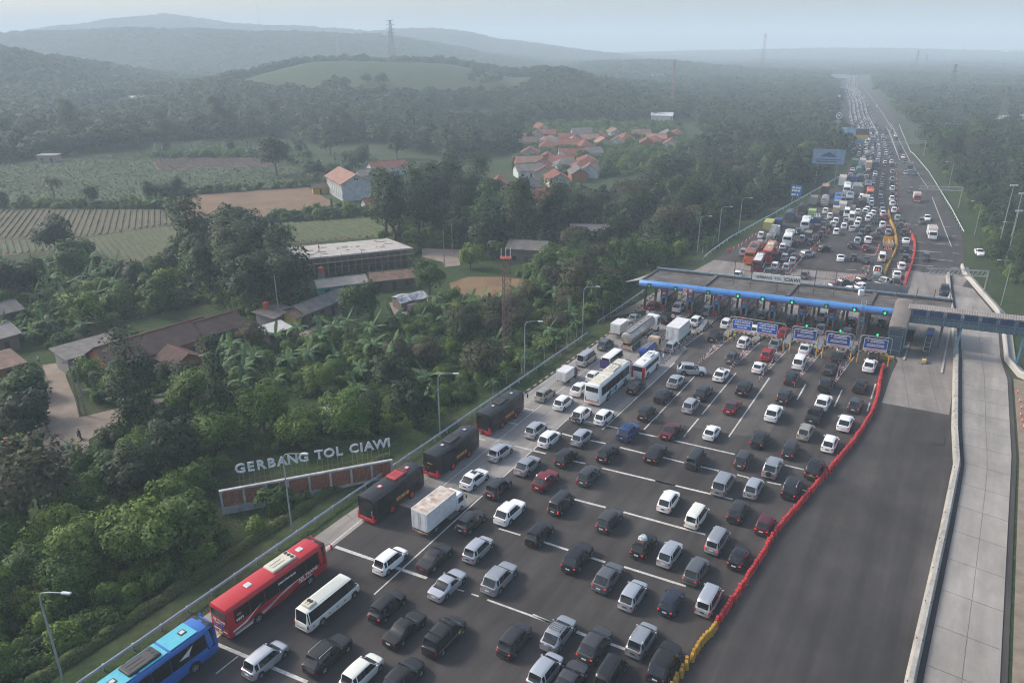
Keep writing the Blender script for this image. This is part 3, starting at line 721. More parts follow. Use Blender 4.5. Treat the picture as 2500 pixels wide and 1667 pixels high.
def lorry(kind,pos,heading,label,group,cab='white',load='white',L=6.0,W=2.0,Hh=2.9,name='box_truck'):
 """kind: box, ribbed, tarp, open, tanker"""
 t=thing(name,label,'truck',pos,math.pi/2-R(heading),group);t.scale=(VS,)*3
 x0,x1=-L/2,L/2;cl=1.75 if L>4.6 else 1.35;hw=W/2
 ch=min(2.35,Hh-.25)if L>4.6 else 1.85
 parts=chassis_parts(x0,x1-.6,W,[x1-cl*.55,x0+1.5]if L<8 else[x1-cl*.55,x0+2.8,x0+1.6],.40 if L>4.6 else .30)
 place_parts(parts,t,PAINT[cab]);place_parts(cab_parts(cl,min(W,2.15)if kind!='tanker' else W,ch if kind!='tanker' else 2.9,x1),t,PAINT[cab])
 c0,c1=x0,x1-cl-.12;z0=.88 if L>4.6 else .70
 pm={'white':M_BOXWHITE,'tan':mat('tan_load_box',(.46,.36,.24),.7,var=.15,scale=1.5),'lime':mat('lime_load_box',(.30,.42,.14),.6,var=.15,scale=1.5),'olive':mat('olive_yellow_load_box',(.38,.38,.12),.6,var=.15,scale=1.5),
          'slate':mat('slate_blue_load_box',(.05,.065,.09),.6,var=.2,scale=1.5),'grey':mat('grey_load_box',(.20,.21,.22),.6,var=.15,scale=1.5),'green':mat('green_load_box',(.07,.15,.11),.7,var=.25,scale=1.5),'blue':mat('blue_load_box',(.03,.06,.16),.6,var=.2,scale=1.5),
          'red':mat('red_load_box',(.36,.04,.04),.6,var=.15,scale=1.5),'black':mat('black_load_box',(.025,.027,.032),.7,var=.2,scale=1.5),'canvas':M_CANVAS}[load]
 b=MB()
 if kind in('box','ribbed'):
  b.b(c0,c1,-hw,hw,z0,Hh)
  for x in np.arange(c0+.05,c1,.62 if kind=='ribbed' else 1.4):
   for s in(-1,1):b.b(x,x+.05,*sorted((s*(hw-.01),s*(hw+.035))),z0+.02,Hh-.02)
  for s in(-1,1):b.b(c0-.01,c1+.01,*sorted((s*(hw-.06),s*(hw+.03))),Hh-.06,Hh+.02)
  link('cargo_box',b.mesh('cargo_box',[pm]),t)
  q=MB();q.b(c0+.03,c1-.03,-hw+.07,hw-.07,Hh+.001,Hh+.012)
  for x in np.arange(c0+.5,c1-.3,1.1):q.b(x,x+.05,-hw+.08,hw-.08,Hh+.012,Hh+.03)
  link('box_roof',q.mesh('box_roof',[M_RUST if load=='white' and L>5.5 and kind=='box' else pm]),t)
  for s in(-1,1):
   q=MB();q.b(c0-.035,c0-.001,*sorted((s*.02,s*(hw-.04))),z0+.05,Hh-.08)
   for y in(s*.14,s*(hw-.25)):q.tube([(c0-.05,y,z0+.02),(c0-.05,y,Hh-.1)],.018,5)
   link('rear_door',q.mesh('rear_door',[pm]),t)
  if kind=='ribbed':
   q=MB();q.b(c0-.04,c1,-hw-.02,hw+.02,z0-.18,z0-.002);link('green_skirt',q.mesh('green_skirt',[mat('green_skirt_paint',(.12,.2,.12),.6)]),t)
 elif kind=='tarp':
  rg=[]
  rr=random.Random(len(label))
  for k in range(8):
   x=lerp(c0,c1,k/7);d=.10*math.sin(k*1.9)
   h=Hh+d-(.15 if k in(0,7)else 0)
   rg.append([(x,-hw,z0),(x,-hw-.02,(z0+h)/2),(x,-hw+.06,h-.35),(x,-hw*.55,h-.04),(x,0,h+.06),(x,hw*.55,h-.05),(x,hw-.06,h-.35),(x,hw+.02,(z0+h)/2),(x,hw,z0)][::-1])
  b.loft(rg,True,True,0);link('tarpaulin',b.mesh('tarpaulin',[pm],50),t)
  q=MB();q.b(c0-.03,c1,-hw-.03,hw+.03,z0-.12,z0+.35);link('load_bed',q.mesh('load_bed',[M_CHASSIS]),t)
 elif kind=='open':
  q=MB();q.b(c0,c1,-hw,hw,z0-.1,z0+.02)
  for s in(-1,1):
   q.b(c0,c1,*sorted((s*hw,s*(hw-.06))),z0,Hh)
   for x in np.arange(c0,c1-.1,.7):q.b(x,x+.08,*sorted((s*(hw+.001),s*(hw+.06))),z0,Hh)
  for x in(c0,c1-.06):q.b(x,x+.06,-hw+.06,hw-.06,z0,Hh)
  link('load_bed',q.mesh('load_bed',[pm]),t)
  q=MB();q.b(c0+.07,c1-.07,-hw+.07,hw-.07,z0+.05,Hh-.3);link('load',q.mesh('load',[mat('loaded_sand',(.2,.17,.13),.9,var=.4,scale=2,bump=1)]),t)
 elif kind=='tanker':
  zc=(z0+Hh)/2+.1;ry,rzz=hw-.05,(Hh-z0)/2
  rg=[]
  for x,k in((c0,.72),(c0+.10,.93),(c0+.25,1),(c1-.25,1),(c1-.1,.93),(c1,.72)):
   rg.append([(x,ry*k*math.cos(a),zc+rzz*k*math.sin(a))for a in[2*math.pi*i/20 for i in range(20)]][::-1])
  b.loft(rg,True,True,0)
  link('tank',b.mesh('tank',[M_TANK if load=='grey' else mat('blue_tank',(.022,.06,.26),.35,var=.2,scale=1.2)],35),t)
  q=MB()
  for s in(-1,1):q.b(c0+.3,c1-.3,*sorted((s*.46,s*.54)),Hh+.02,Hh+.18)
  q.b(c0+.3,c1-.3,-.46,.46,Hh+.045,Hh+.075)
  for x in np.linspace(c0+.9,c1-.9,5):q.cyl((x,0,Hh+.12),.16,.12,10)
  link('walkway',q.mesh('walkway',[mat('tank_walkway',(.23,.22,.21),.6,var=.3,scale=3)]),t)
 return t,c0,c1,z0
def tanker_trailer(pos,heading,label,group,cab='white'):
 L,W,Hh=13.5,2.45,3.5
 t=thing('tanker_truck',label,'truck',pos,math.pi/2-R(heading),group);t.scale=(VS,)*3
 x0,x1=-L/2,L/2
 place_parts(chassis_parts(x0,x1-1,W,[x1-1.2,x1-4.3,x1-5.5,x0+3.6,x0+2.4,x0+1.2],.48),t,PAINT[cab])
 place_parts(cab_parts(2.1,2.4,3.1,x1),t,PAINT[cab])
 c0,c1=x0+.15,x1-2.5;zc,ry,rzz=2.35,1.15,1.08
 b=MB();rg=[]
 for x,k in((c0,.75),(c0+.12,.94),(c0+.35,1),(c1-.3,1),(c1-.1,.93),(c1,.75)):
  rg.append([(x,ry*k*math.cos(a),zc+rzz*k*math.sin(a))for a in[2*math.pi*i/24 for i in range(24)]][::-1])
 b.loft(rg,True,True);link('tank',b.mesh('tank',[M_TANK],35),t)
 q=MB()
 for s in(-1,1):q.b(c0+.4,c1-.4,*sorted((s*.58,s*.68)),Hh-.16,Hh+.10)
 q.b(c0+.4,c1-.4,-.58,.58,Hh-.05,Hh-.02)
 for x in np.linspace(c0+1.2,c1-1.2,6):q.cyl((x,.1,Hh+.02),.2,.14,10)
 link('walkway',q.mesh('walkway',[mat('tank_walkway',(.23,.22,.21),.6,var=.3,scale=3)]),t)
 for s in(-1,1):
  q=MB();q.rbox(x0+.3,x0+4.4,*sorted((s*(W/2-.45),s*(W/2))),.95,1.12,.05);q.rbox(x1-6.3,x1-3.6,*sorted((s*(W/2-.45),s*(W/2))),.95,1.12,.05)
  link('mudguard',q.mesh('mudguard',[mat('grey_green_mudguard',(.2,.24,.24),.5)]),t)
  q=MB();q.b(x0+4.8,x1-6.8,*sorted((s*(W/2-.1),s*(W/2-.04))),.55,.62);q.b(x0+4.8,x1-6.8,*sorted((s*(W/2-.1),s*(W/2-.04))),.95,1.02)
  for x in(x0+4.8,x0+5.4,x1-6.86):q.b(x,x+.06,*sorted((s*(W/2-.1),s*(W/2-.04))),.62,.95)
  link('side_guard',q.mesh('side_guard',[M_BOXWHITE]),t)
 q=MB();q.b(x0-.12,x0+.02,-W/2,W/2,.55,.80);q.b(x0-.10,x0,-W/2,W/2,.98,1.06)
 for y in(-1.1,-.4,.4,1.1):q.b(x0-.09,x0-.02,y-.03,y+.03,.8,.98)
 link('rear_bumper',q.mesh('rear_bumper',[mat('pinkish_worn_bumper',(.52,.36,.28),.6,var=.3,scale=2)]),t)
 q=MB();q.add([(x0+.135,.35,1.75),(x0+.135,0,1.4),(x0+.135,-.35,1.75),(x0+.135,0,2.1)],[(0,1,2,3)]);q.v=[(x-.02,y,z)for x,y,z in q.v]
 link('hazard_diamond',q.mesh('hazard_diamond',[mat('orange_diamond',(.6,.3,.06),.5)]),t)
 return t
# ------------------------------------------------------------------ carriageways
def streaky(name,c1,c2,heading=31.5,patch=None,rough=.9,grain=.10,streak=.45,joints=None,stain=.35,stain_c=(.02,.018,.017)):
 """road surface: patches, tyre tracks running along the traffic, grain, cracks"""
 m=bpy.data.materials.new(name);m.use_nodes=True
 nt=m.node_tree;p=nt.nodes['Principled BSDF'];p.inputs['Roughness'].default_value=rough;p.inputs['Specular IOR Level'].default_value=.3
 tc=nt.nodes.new('ShaderNodeTexCoord')
 mp=nt.nodes.new('ShaderNodeMapping');mp.inputs['Rotation'].default_value=(0,0,R(heading));nt.links.new(tc.outputs['Object'],mp.inputs['Vector'])
 def nz(scale,src,detail=5,rough=.6,sc=None):
  v=src
  if sc:
   q=nt.nodes.new('ShaderNodeMapping');q.inputs['Scale'].default_value=sc;nt.links.new(src,q.inputs['Vector']);v=q.outputs[0]
  n=nt.nodes.new('ShaderNodeTexNoise');n.inputs['Scale'].default_value=scale;n.inputs['Detail'].default_value=detail;n.inputs['Roughness'].default_value=rough
  nt.links.new(v,n.inputs['Vector']);return n.outputs['Fac']
 def ramp(f,a,b,ca,cb):
  r=nt.nodes.new('ShaderNodeValToRGB');e=r.color_ramp.elements
  e[0].position=a;e[0].color=tuple(ca)+(1,);e[1].position=b;e[1].color=tuple(cb)+(1,)
  nt.links.new(f,r.inputs['Fac']);return r.outputs['Color']
 def mix(kind,fac,a,b):
  x=nt.nodes.new('ShaderNodeMix');x.data_type='RGBA';x.blend_type=kind
  if isinstance(fac,float):x.inputs['Factor'].default_value=fac
  else:nt.links.new(fac,x.inputs['Factor'])
  nt.links.new(a,x.inputs['A']);nt.links.new(b,x.inputs['B']);return x.outputs['Result']
 base=ramp(nz(.07,tc.outputs['Object'],4),.35,.68,c1,c2)
 st=ramp(nz(1.0,mp.outputs[0],4,.55,(.55,.018,1)),.34,.66,(.72,)*3,(1.25,)*3)
 col=mix('MULTIPLY',streak,base,st)
 col=mix('MULTIPLY',.55,col,ramp(nz(.45,mp.outputs[0],6,.7,(1,.35,1)),.36,.66,(.74,)*3,(1.18,)*3))
 col=mix('MULTIPLY',1.0,col,ramp(nz(9,tc.outputs['Object'],4,.8),.3,.7,(1-grain*1.6,)*3,(1+grain,)*3))
 s=ramp(nz(.22,mp.outputs[0],8,.72,(1,.22,1)),.60,.74,(0,0,0),(stain,)*3)
 k=nt.nodes.new('ShaderNodeRGB');k.outputs[0].default_value=tuple(stain_c)+(1,)
 col=mix('MIX',s,col,k.outputs[0])
 if joints:                                         # cracks and sealed joints too fine to build
  v=nt.nodes.new('ShaderNodeTexBrick');v.inputs['Scale'].default_value=1;v.inputs['Mortar Size'].default_value=.035
  v.inputs['Brick Width'].default_value=joints[0];v.inputs['Row Height'].default_value=joints[1];v.offset=0.0
  v.inputs['Color1'].default_value=(1,1,1,1);v.inputs['Color2'].default_value=(.9,.9,.9,1);v.inputs['Mortar'].default_value=(.45,.43,.42,1);v.inputs['Mortar Smooth'].default_value=.4
  nt.links.new(mp.outputs[0],v.inputs['Vector'])
  col=mix('MULTIPLY',1.0,col,v.outputs['Color'])
 nt.links.new(col,p.inputs['Base Color'])
 b=nt.nodes.new('ShaderNodeBump');b.inputs['Strength'].default_value=.25;b.inputs['Distance'].default_value=.02
 nt.links.new(nz(14,tc.outputs['Object'],4,.8),b.inputs['Height']);nt.links.new(b.outputs['Normal'],p.inputs['Normal'])
 return m
M_ASPH=streaky('asphalt',(.040,.036,.0345),(.070,.063,.060),streak=.8,stain=.5)
M_ASPH_OLD=streaky('older_brownish_asphalt',(.070,.062,.058),(.100,.090,.084),streak=.6)
M_ASPH_NEW=streaky('patched_asphalt',(.036,.0335,.034),(.060,.055,.054),streak=.8)
M_CONC=streaky('road_concrete',(.225,.212,.196),(.315,.300,.280),31.5,streak=.55,joints=(4.2,5.6),stain=.5,stain_c=(.09,.083,.078))
M_CONC_FAR=streaky('apron_concrete',(.20,.178,.162),(.27,.245,.225),23,streak=.5,joints=(4.2,5.6),stain=.4,stain_c=(.10,.09,.085))
M_SLAB=streaky('slab_concrete',(.245,.228,.205),(.325,.305,.278),32,streak=.45,stain=.45,stain_c=(.13,.12,.11))
M_PAINTLINE=mat('road_marking_paint',(.62,.61,.57),.7,color2=(.34,.33,.31),scale=2.2,detail=8)
M_VERGE=mat('verge_dirt',(.16,.13,.10),.95,color2=(.24,.20,.155),scale=.8,detail=8)
def sheet(name,pts,z,m,kind='structure'):
 b=MB();b.poly(pts,z); 
 me=b.mesh(name,m)
 bm=bmesh.new();bm.from_mesh(me);bmesh.ops.triangulate(bm,faces=bm.faces)
 bmesh.ops.recalc_face_normals(bm,faces=bm.faces)
 for f in bm.faces:
  if f.normal.z<0:f.normal_flip()
 bm.to_mesh(me);bm.free()
 return tag(link(name,me),None,None,None,kind)
sheet('road',LEFT+RIGHT[::-1],0.0,M_ASPH)
sheet('old_road_surface',OLD_ASPHALT,.004,M_ASPH_OLD)
sheet('concrete_lanes',CONC_LEFT,.008,M_CONC)
sheet('concrete_apron',CONC_FAR,.004,M_CONC_FAR)
sheet('concrete_lanes',CONC_RIGHT,.008,M_CONC_FAR)
sheet('asphalt_patch',[(62.6,94.9),(64.9,98.6),(63.7,99.3),(61.4,95.6)],.102,M_ASPH_NEW)
sheet('new_road_surface',NEWSEAM,.004,M_ASPH_NEW)
ramp_root=tag(link('ramp_pavement',None),None,None,None,'structure')
MED_R=[(29.0,40.5),(36.66,52.36),(45.8,65.94),(52.43,75.8),(61.61,89.74),(67.11,100.2),(79.77,122.83),(83.13,128.7),(90.84,143.41),(97.6,157),(104.5,170.5),(110.3,181.6)]
def along(pts,step):
 P=[np.array(p,float)for p in pts];out=[];carry=0.0
 for a,b in zip(P[:-1],P[1:]):
  l=np.linalg.norm(b-a);d=(b-a)/l;s=carry
  while s<l:out.append((a+d*s,d));s+=step
  carry=s-l
 return out
def offset_poly(pts,off):
 P=[np.array(p,float)for p in pts];out=[]
 for i,p in enumerate(P):
  d=P[min(i+1,len(P)-1)]-P[max(i-1,0)];d/=np.linalg.norm(d)
  out.append(tuple(p+np.array((d[1],-d[0]))*off))
 return out
R_EDGE=[(25.5,20.8)]+RIGHT[1:9]
def atY(pts,y):return float(np.interp(y,[p[1]for p in pts],[p[0]for p in pts]))
rl=offset_poly(MED_R,1.0);rr=offset_poly(RIGHT[:10],-0.6)
rows=[]
y=33.0
while y<176:rows.append(y);y+=5.2
for i in range(len(rows)-1):
 for k in range(2):
  qs=[]
  for yy in(rows[i]+.03,rows[i+1]-.03):
   skew=0.35
   for f in((k+.006)/2,(k+.994)/2):
    yl,yr=yy,yy-3.4*1.0
    a=np.array((atY(rl,yl),yl));b_=np.array((atY(rr,yr),yr));p=a+(b_-a)*f
    qs.append((p[0],p[1]))
  (a0,a1,b0,b1)=qs
  m=MB();m.loft([[(q[0],q[1],0.005)for q in(a0,a1,b1,b0)],[(q[0],q[1],.100-.004*((i*7+k*3)%3)/3)for q in(a0,a1,b1,b0)]],False,True)
  o=m.build('slab',M_SLAB,ramp_root)
sh_root=tag(link('shoulder_pavement',None),None,None,None,'structure')
le=[(-66,3.5),(-33,57.6),(-18.7,81),(-5.9,98.7)]
ln=[(-60.5,4.0),(-28.6,57.8),(-17.4,77.6),(-5.2,98.9)]
y=30.0
while y<97:
 q=[(atY(le,y+.03),y+.03),(atY(ln,y-2.2),y-2.2),(atY(ln,min(98.6,y+2.6)),min(98.6,y+2.6)),(atY(le,y+4.75),y+4.75)]
 if q[3][1]<98.6:
  m=MB();m.loft([[(p[0],p[1],.002)for p in q],[(p[0],p[1],.016)for p in q]],False,True);m.build('slab',M_SLAB,sh_root)
 y+=4.8
def strip(name,items,z,m):
 """painted lines, one sheet; ends and edges slightly uneven"""
 b=MB();r=random.Random(4)
 for x0,y0,x1,y1,w in items:
  d=np.array((x1-x0,y1-y0));l=np.linalg.norm(d);d/=l;n=np.array((-d[1],d[0]))
  k=max(1,int(l/1.6));pr=None
  for i in range(k+1):
   p=np.array((x0,y0))+d*l*i/k;ww=w/2*(1+r.uniform(-.14,.1))
   a,c=p+n*ww,p-n*ww
   if pr is not None and r.random()>.03:b.add([(pr[1][0],pr[1][1],z),(c[0],c[1],z),(a[0],a[1],z),(pr[0][0],pr[0][1],z)],[(0,1,2,3)])
   pr=(a,c)
 return tag(b.build(name,m),None,None,None,'structure')
strip('road_marking',RUMBLE,.020,M_PAINTLINE)
strip('lane_marking',LANE_LINES,.020,M_PAINTLINE)
# ------------------------------------------------------------------ median barrier, parapet, kerbs
M_BARRIER=grime(mat('barrier_concrete',(.36,.345,.31),.85,var=.18,scale=.7,bump=.2),.6,.5,(.13,.12,.105))
def wall_along(mb,pts,prof,m=0):
 """sweep a cross-section [(offset to the right, z)...] along a polyline"""
 P=[np.array(p,float)for p in pts];rings=[]
 for i,p in enumerate(P):
  d=P[min(i+1,len(P)-1)]-P[max(i-1,0)];d/=np.linalg.norm(d);n=np.array((d[1],-d[0]))
  rings.append([(p[0]+n[0]*o,p[1]+n[1]*o,z)for o,z in prof])
 mb.loft(rings,True,True,m)
b=MB();wall_along(b,MED_R,[(-.42,0),(-.42,.12),(-.22,.42),(-.16,.92),(.26,.92),(.32,.42),(.50,.12),(.50,0)])
mw=thing('median_wall','long pale concrete median wall between the empty carriageway and the ramp','wall')
link('wall',b.mesh('wall',M_BARRIER,40),mw)
for p,d in along(MED_R,6.3):
 q=MB();n=np.array((d[1],-d[0]))
 for o in(-.19,.29):q.box((p[0]+n[0]*o,p[1]+n[1]*o,.82),(.10,.10,.14),0)
 link('reflector',q.mesh('reflector',M_TRIM),mw)
b=MB();wall_along(b,MED_R,[(.55,.0),(.55,.03),(.98,.03),(.98,.0)]);tag(b.build('dark_gap_strip',mat('dark_gap_surface',(.035,.032,.03),.9,var=.4,scale=1.5)),None,None,None,'structure')  # mottled dark strip in the gap between median wall and ramp slabs
pw=thing('parapet_wall','curved pale concrete parapet along the right edge under the footbridge','wall')
PAR=[(118,189),(114.8,182.3),(111.3,171.2),(105.6,153.1),(99.2,140.4),(91.2,126.5),(89.2,119.6),(91,114.5),(95,110),(102,105)]
b=MB();wall_along(b,PAR[::-1],[(-.3,-.4),(-.3,.85),(-.16,1.0),(.16,1.0),(.3,.85),(.3,-.4)]);link('wall',b.mesh('wall',grime(mat('parapet_concrete',(.46,.44,.41),.85,var=.1,scale=.6),.45,.6,(.2,.18,.16)),40),pw)
b=MB();wall_along(b,PAR[::-1],[(.30,-.4),(.30,.16),(1.5,.16),(1.5,-.4)]);link('footway_kerb',b.mesh('footway_kerb',M_SLAB),pw)
sheet('right_verge',[(45.6,51.7),(71.4,91.4),(87.6,118.6),(97,112),(80,82),(60,50),(40,20),(27,20)],-.02,M_VERGE)
RAIL_FAR=[(52.1,196.5),(56.7,204.8),(65.7,219.5),(97.3,264.2),(142.8,329.4)]
RAIL_RIGHT=[(139.2,225.7),(154,259.2),(190,344.3),(212.9,403.6),(215.3,411.8),(230.3,445.9),(281.7,562.1)]
# ------------------------------------------------------------------ guardrails
M_GALV=mat('galvanised_steel',(.40,.43,.46),.42,.55,var=.15,scale=1.2)
M_PALEBLUE=mat('pale_blue_painted_rail',(.40,.50,.56),.5,var=.12,scale=1)
def guardrail(pts,label,m,h=.75,step=3.0,posts=True):
 t=thing('guardrail',label,'guardrail')
 P=[(p[0],p[1])for p in pts]
 b=MB();wall_along(b,P,[(-.04,h-.34),(.05,h-.27),(-.03,h-.19),(-.03,h-.15),(.05,h-.07),(-.04,h),(-.09,h),(-.02,h-.07),(-.09,h-.15),(-.09,h-.19),(-.02,h-.27),(-.09,h-.34)])
 link('rail',b.mesh('rail',m,40),t)
 me=None
 for p,d in along(P,step):
  if me is None:
   q=MB();q.box((0,0,h/2-.5),(.14,.14,h+.9),0);q.box((.10,0,h-.17),(.12,.12,.3));me=q.mesh('post',M_GALV)
  if posts:
   o=link('post',me,t);n=np.array((d[1],-d[0]))
   o.location=(p[0]-n[0]*.2,p[1]-n[1]*.2,0);o.rotation_euler=(0,0,math.atan2(n[1],n[0]))
 return t
guardrail([(-55,25),(-37.9,53.1),(-20.9,81),(-2.0,111.6),(15.2,139.5)],'long steel guardrail along the grass left of the queue',M_GALV)
guardrail([(18.2,146.5),(23,154),(31.5,168)],'short grey guardrail beside the left end of the toll canopy',M_GALV)
guardrail(RAIL_FAR,'guardrail running up the grass verge beyond the toll gate',M_PALEBLUE,.85,4.0)
guardrail(RAIL_RIGHT,'pale winding guardrail along the right edge of the far carriageway',mat('whitish_rail',(.52,.54,.54),.6,var=.1,scale=1),.95,5.0)
kb=MB();pr=None
KERB=[(-5.9,98.7),(1.5,111.5),(20.4,141.5),(35.3,169.5),(47.4,184.9)]
pl=along(KERB,1.0)
for i in range(len(pl)-1):
 p,d=pl[i];q,_=pl[i+1];n=np.array((d[1],-d[0]))
 kb.loft([[(p[0]-n[0]*.3,p[1]-n[1]*.3,-.1),(p[0],p[1],-.1),(p[0],p[1],.15),(p[0]-n[0]*.3,p[1]-n[1]*.3,.17)],[(q[0]-n[0]*.3,q[1]-n[1]*.3,-.1),(q[0],q[1],-.1),(q[0],q[1],.15),(q[0]-n[0]*.3,q[1]-n[1]*.3,.17)]],True,True,i%2)
M_KY=grime(mat('worn_kerb_yellow',(.40,.33,.20),.8,var=.2,scale=2),.5,1.5,(.06,.05,.045));M_KK=mat('worn_kerb_black',(.030,.028,.027),.8,var=.3,scale=2)
tag(kb.build('kerb',[M_KK,M_KY]),None,None,None,'structure')
MARK_FAR=(np.array((69.5,180.6)),np.array((78.9,196.4)))
MARK_LEFT=[(28.44,137.9),(28.85,138.47),(29.43,139.33),(29.22,137.05),(27.52,136.49),(30.8,140.5),(30.42,138.75),(31.6,140.79),(26.71,135.1)]
NOENTRY=[(28.3,146.7,2.4,'round no entry sign above the front of the silver tanker'),(33.1,144.3,2.4,'round no entry sign beside the black car before the second booth'),(43.7,139,2.4,'round no entry sign behind the left blue lane board'),(59.3,131.8,2.4,'round no entry sign left of the middle narrow gantry'),(64.2,129.1,2.4,'round no entry sign left of the right narrow gantry')]
# ------------------------------------------------------------------ toll gate, in its own axes: s along the canopy, t along the lanes
GU=np.array((math.sin(R(112.7)),math.cos(R(112.7))));GV_=np.array((math.sin(R(31.5)),math.cos(R(31.5))));GO=np.array((33.3,155.6))
def gp(s,t,z=0.0):
 p=GO+GU*s+GV_*t
 return(p[0],p[1],z)
def gbox(mb,s0,s1,t0,t1,z0,z1,m=0):
 q=[gp(s0,t0),gp(s1,t0),gp(s1,t1),gp(s0,t1)]
 mb.prism([(p[0],p[1])for p in q],z0,z1,m)
U_ROT=math.atan2(GU[1],GU[0])          # z rotation that turns local +x along the canopy; local -y then faces the queue
M_CANOPY=grime(mat('canopy_concrete',(.060,.054,.049),.85,color2=(.15,.138,.127),scale=.20,detail=9,bump=.1),.95,.3,(.028,.025,.023))
M_CBEAM=mat('canopy_beam',(.09,.082,.076),.85,var=.3,scale=.6)
M_DARK=mat('dark_soffit',(.035,.033,.033),.9)
M_TUBE=mat('blue_fascia',(.075,.24,.56),.42,var=.10,scale=.5,coat=.2)
M_TUBE2=mat('blue_fascia_pale_edge',(.19,.36,.50),.5)
M_STRIPE=mat('orange_red_stripe',(.40,.13,.09),.5)
M_DARKBLUE=mat('dark_blue_stripe',(.03,.07,.17),.5)
M_BOOTHRED=mat('booth_red_column',(.42,.045,.03),.5)
M_BOOTHGREY=mat('booth_grey_panel',(.26,.27,.28),.5,var=.1,scale=1.5)
M_BOOTHDARK=mat('booth_dark_panel',(.045,.048,.052),.5)
M_SIGNBLUE=mat('sign_blue',(.014,.10,.46),.4)
M_SIGNNAVY=mat('sign_navy',(.014,.035,.22),.4)
M_BOXBLUE=mat('booth_box_blue',(.04,.19,.48),.5)
M_WHITE=mat('white_paint',(.70,.70,.68),.55)
M_SIGNWHITE=mat('sign_cream_white',(.70,.68,.62),.6,var=.06,scale=1)
M_REDTXT=mat('sign_red',(.45,.04,.035),.5)
M_PINK=mat('sign_pale_pink',(.62,.50,.47),.6)
M_BLACKTXT=mat('sign_black',(.03,.03,.03),.6)
M_GREEN=mat('green_arrow_lamp',(.02,.4,.15),.4,emis=(.03,1,.35,1.0))
M_GREENDIM=mat('green_arrow_dim',(.02,.2,.09),.4,emis=(.03,1,.4,.25))
M_ORANGE=mat('orange_post_sleeve',(.68,.30,.015),.5)
M_GALVPOST=mat('grey_gantry_pipe',(.33,.34,.34),.5,.3)
M_HAZY=mat('hazard_yellow',(.60,.44,.12),.55);M_HAZK=mat('hazard_black',(.03,.028,.027),.6)
M_RW_R=mat('marker_red',(.42,.045,.04),.55);M_RW_W=mat('marker_white',(.66,.63,.6),.6)
M_ISL=mat('island_grey_concrete',(.13,.135,.14),.85,var=.2,scale=.9)
M_RUSTST=mat('rusty_steel',(.13,.085,.065),.75,var=.35,scale=1.5)
# --- canopy
cy=thing('toll_canopy','long flat toll gate canopy with blue rounded fascia over all the lanes','toll gate',gp(20,0))
def cpart(name,mb,mats,sm=0,parent=None):
 o=link(name,mb.mesh(name,mats,sm),parent or cy);o.matrix_parent_inverse=Matrix.Translation(-Vector(gp(20,0)))if parent is None else Matrix.Identity(4)
 return o
b=MB();gbox(b,-4.2,54.7,-3.0,6.6,5.95,6.75);cpart('roof_slab',b,M_CANOPY)
for s0,s1 in((-3.9,8.5),(9.5,25.2),(26.2,40.3),(41.3,54.4)):
 b=MB();gbox(b,s0,s1,-2.6,6.2,6.751,6.79);cpart('roof_bay',b,M_CANOPY)
b=MB()
for s in(9.0,25.7,40.8):gbox(b,s-.4,s+.4,-2.7,6.4,6.76,7.15)
cpart('roof_beam',b,M_CBEAM)
b=MB();gbox(b,-4.2,54.7,6.3,6.75,6.76,7.25);gbox(b,-4.2,-3.8,-2.7,6.3,6.76,7.1);cpart('roof_kerb',b,M_CBEAM)
b=MB();gbox(b,-4.3,54.8,6.76,6.98,6.4,7.4);cpart('rear_fascia',b,M_TUBE2)
b=MB()
for k in range(9):gbox(b,-3.6+k*5.2,-3.4+k*5.2,1.2,1.32,6.80,6.86)
for t in(.3,2.2,4.4):gbox(b,-3.4,54,t,t+.07,6.80,6.85)
cpart('roof_pipes',b,mat('grey_roof_pipe',(.16,.15,.14),.6))
ax0,ax1=Vector(gp(-4.4,-3.35,6.35)),Vector(gp(46.2,-3.35,6.35))
n=Vector((-GV_[0],-GV_[1],0));n=(n-Vector((GU[0],GU[1],0))*n.dot(Vector((GU[0],GU[1],0)))).normalized()
ang=[-95,-60,-42,-36,-30,-22,0,25,50,75,95,120]
def fring(p,k=1.0):return[p+(n*math.cos(R(a))+Vector((0,0,math.sin(R(a))))*1.0)*.78*k for a in ang]
for k in range(8):
 a,c=ax0.lerp(ax1,k/8+.0006),ax0.lerp(ax1,(k+1)/8-.0006)
 b=MB();ra,rc=fring(a),fring(c)
 if k==0:ra=fring(a+Vector((GU[0],GU[1],0))*.0,.62)
 mid=a.lerp(c,.06);rs=[ra,fring(mid),rc]if k==0 else[ra,rc]
 for i in range(len(rs)-1):
  for j in range(len(ang)-1):
   b.add([rs[i][j],rs[i+1][j],rs[i+1][j+1],rs[i][j+1]],[(0,1,2,3)],{0:2,1:0,2:1,3:2,4:1}.get(j,0))
 if k==0:b.add(ra,[tuple(range(len(ang)-1,-1,-1))])
 me=b.mesh('fascia',[M_TUBE,M_STRIPE,M_DARKBLUE]); 
 bm=bmesh.new();bm.from_mesh(me);bmesh.ops.remove_doubles(bm,verts=bm.verts,dist=.001);bm.to_mesh(me);bm.free();sharp(me,60)
 o=link('fascia',me,cy);o.matrix_parent_inverse=Matrix.Translation(-Vector(gp(20,0)))
b=MB();cols=26
lo=[Vector(gp(-8.4,-2.6,5.75)),Vector(gp(-4.6,7.2,5.9))];hi=[Vector(gp(-4.3,-2.9,6.9)),Vector(gp(-3.9,7.0,7.1))]
vs=[]
for k in range(cols+1):
 f=k/cols;dz=Vector((0,0,.05*(k%2)))
 vs+=[lo[0].lerp(lo[1],f)+dz,hi[0].lerp(hi[1],f)+dz]
b.add(vs,[(2*k,2*k+1,2*k+3,2*k+2)for k in range(cols)])
b.add([v-Vector((0,0,.05))for v in vs],[(2*k+2,2*k+3,2*k+1,2*k)for k in range(cols)])
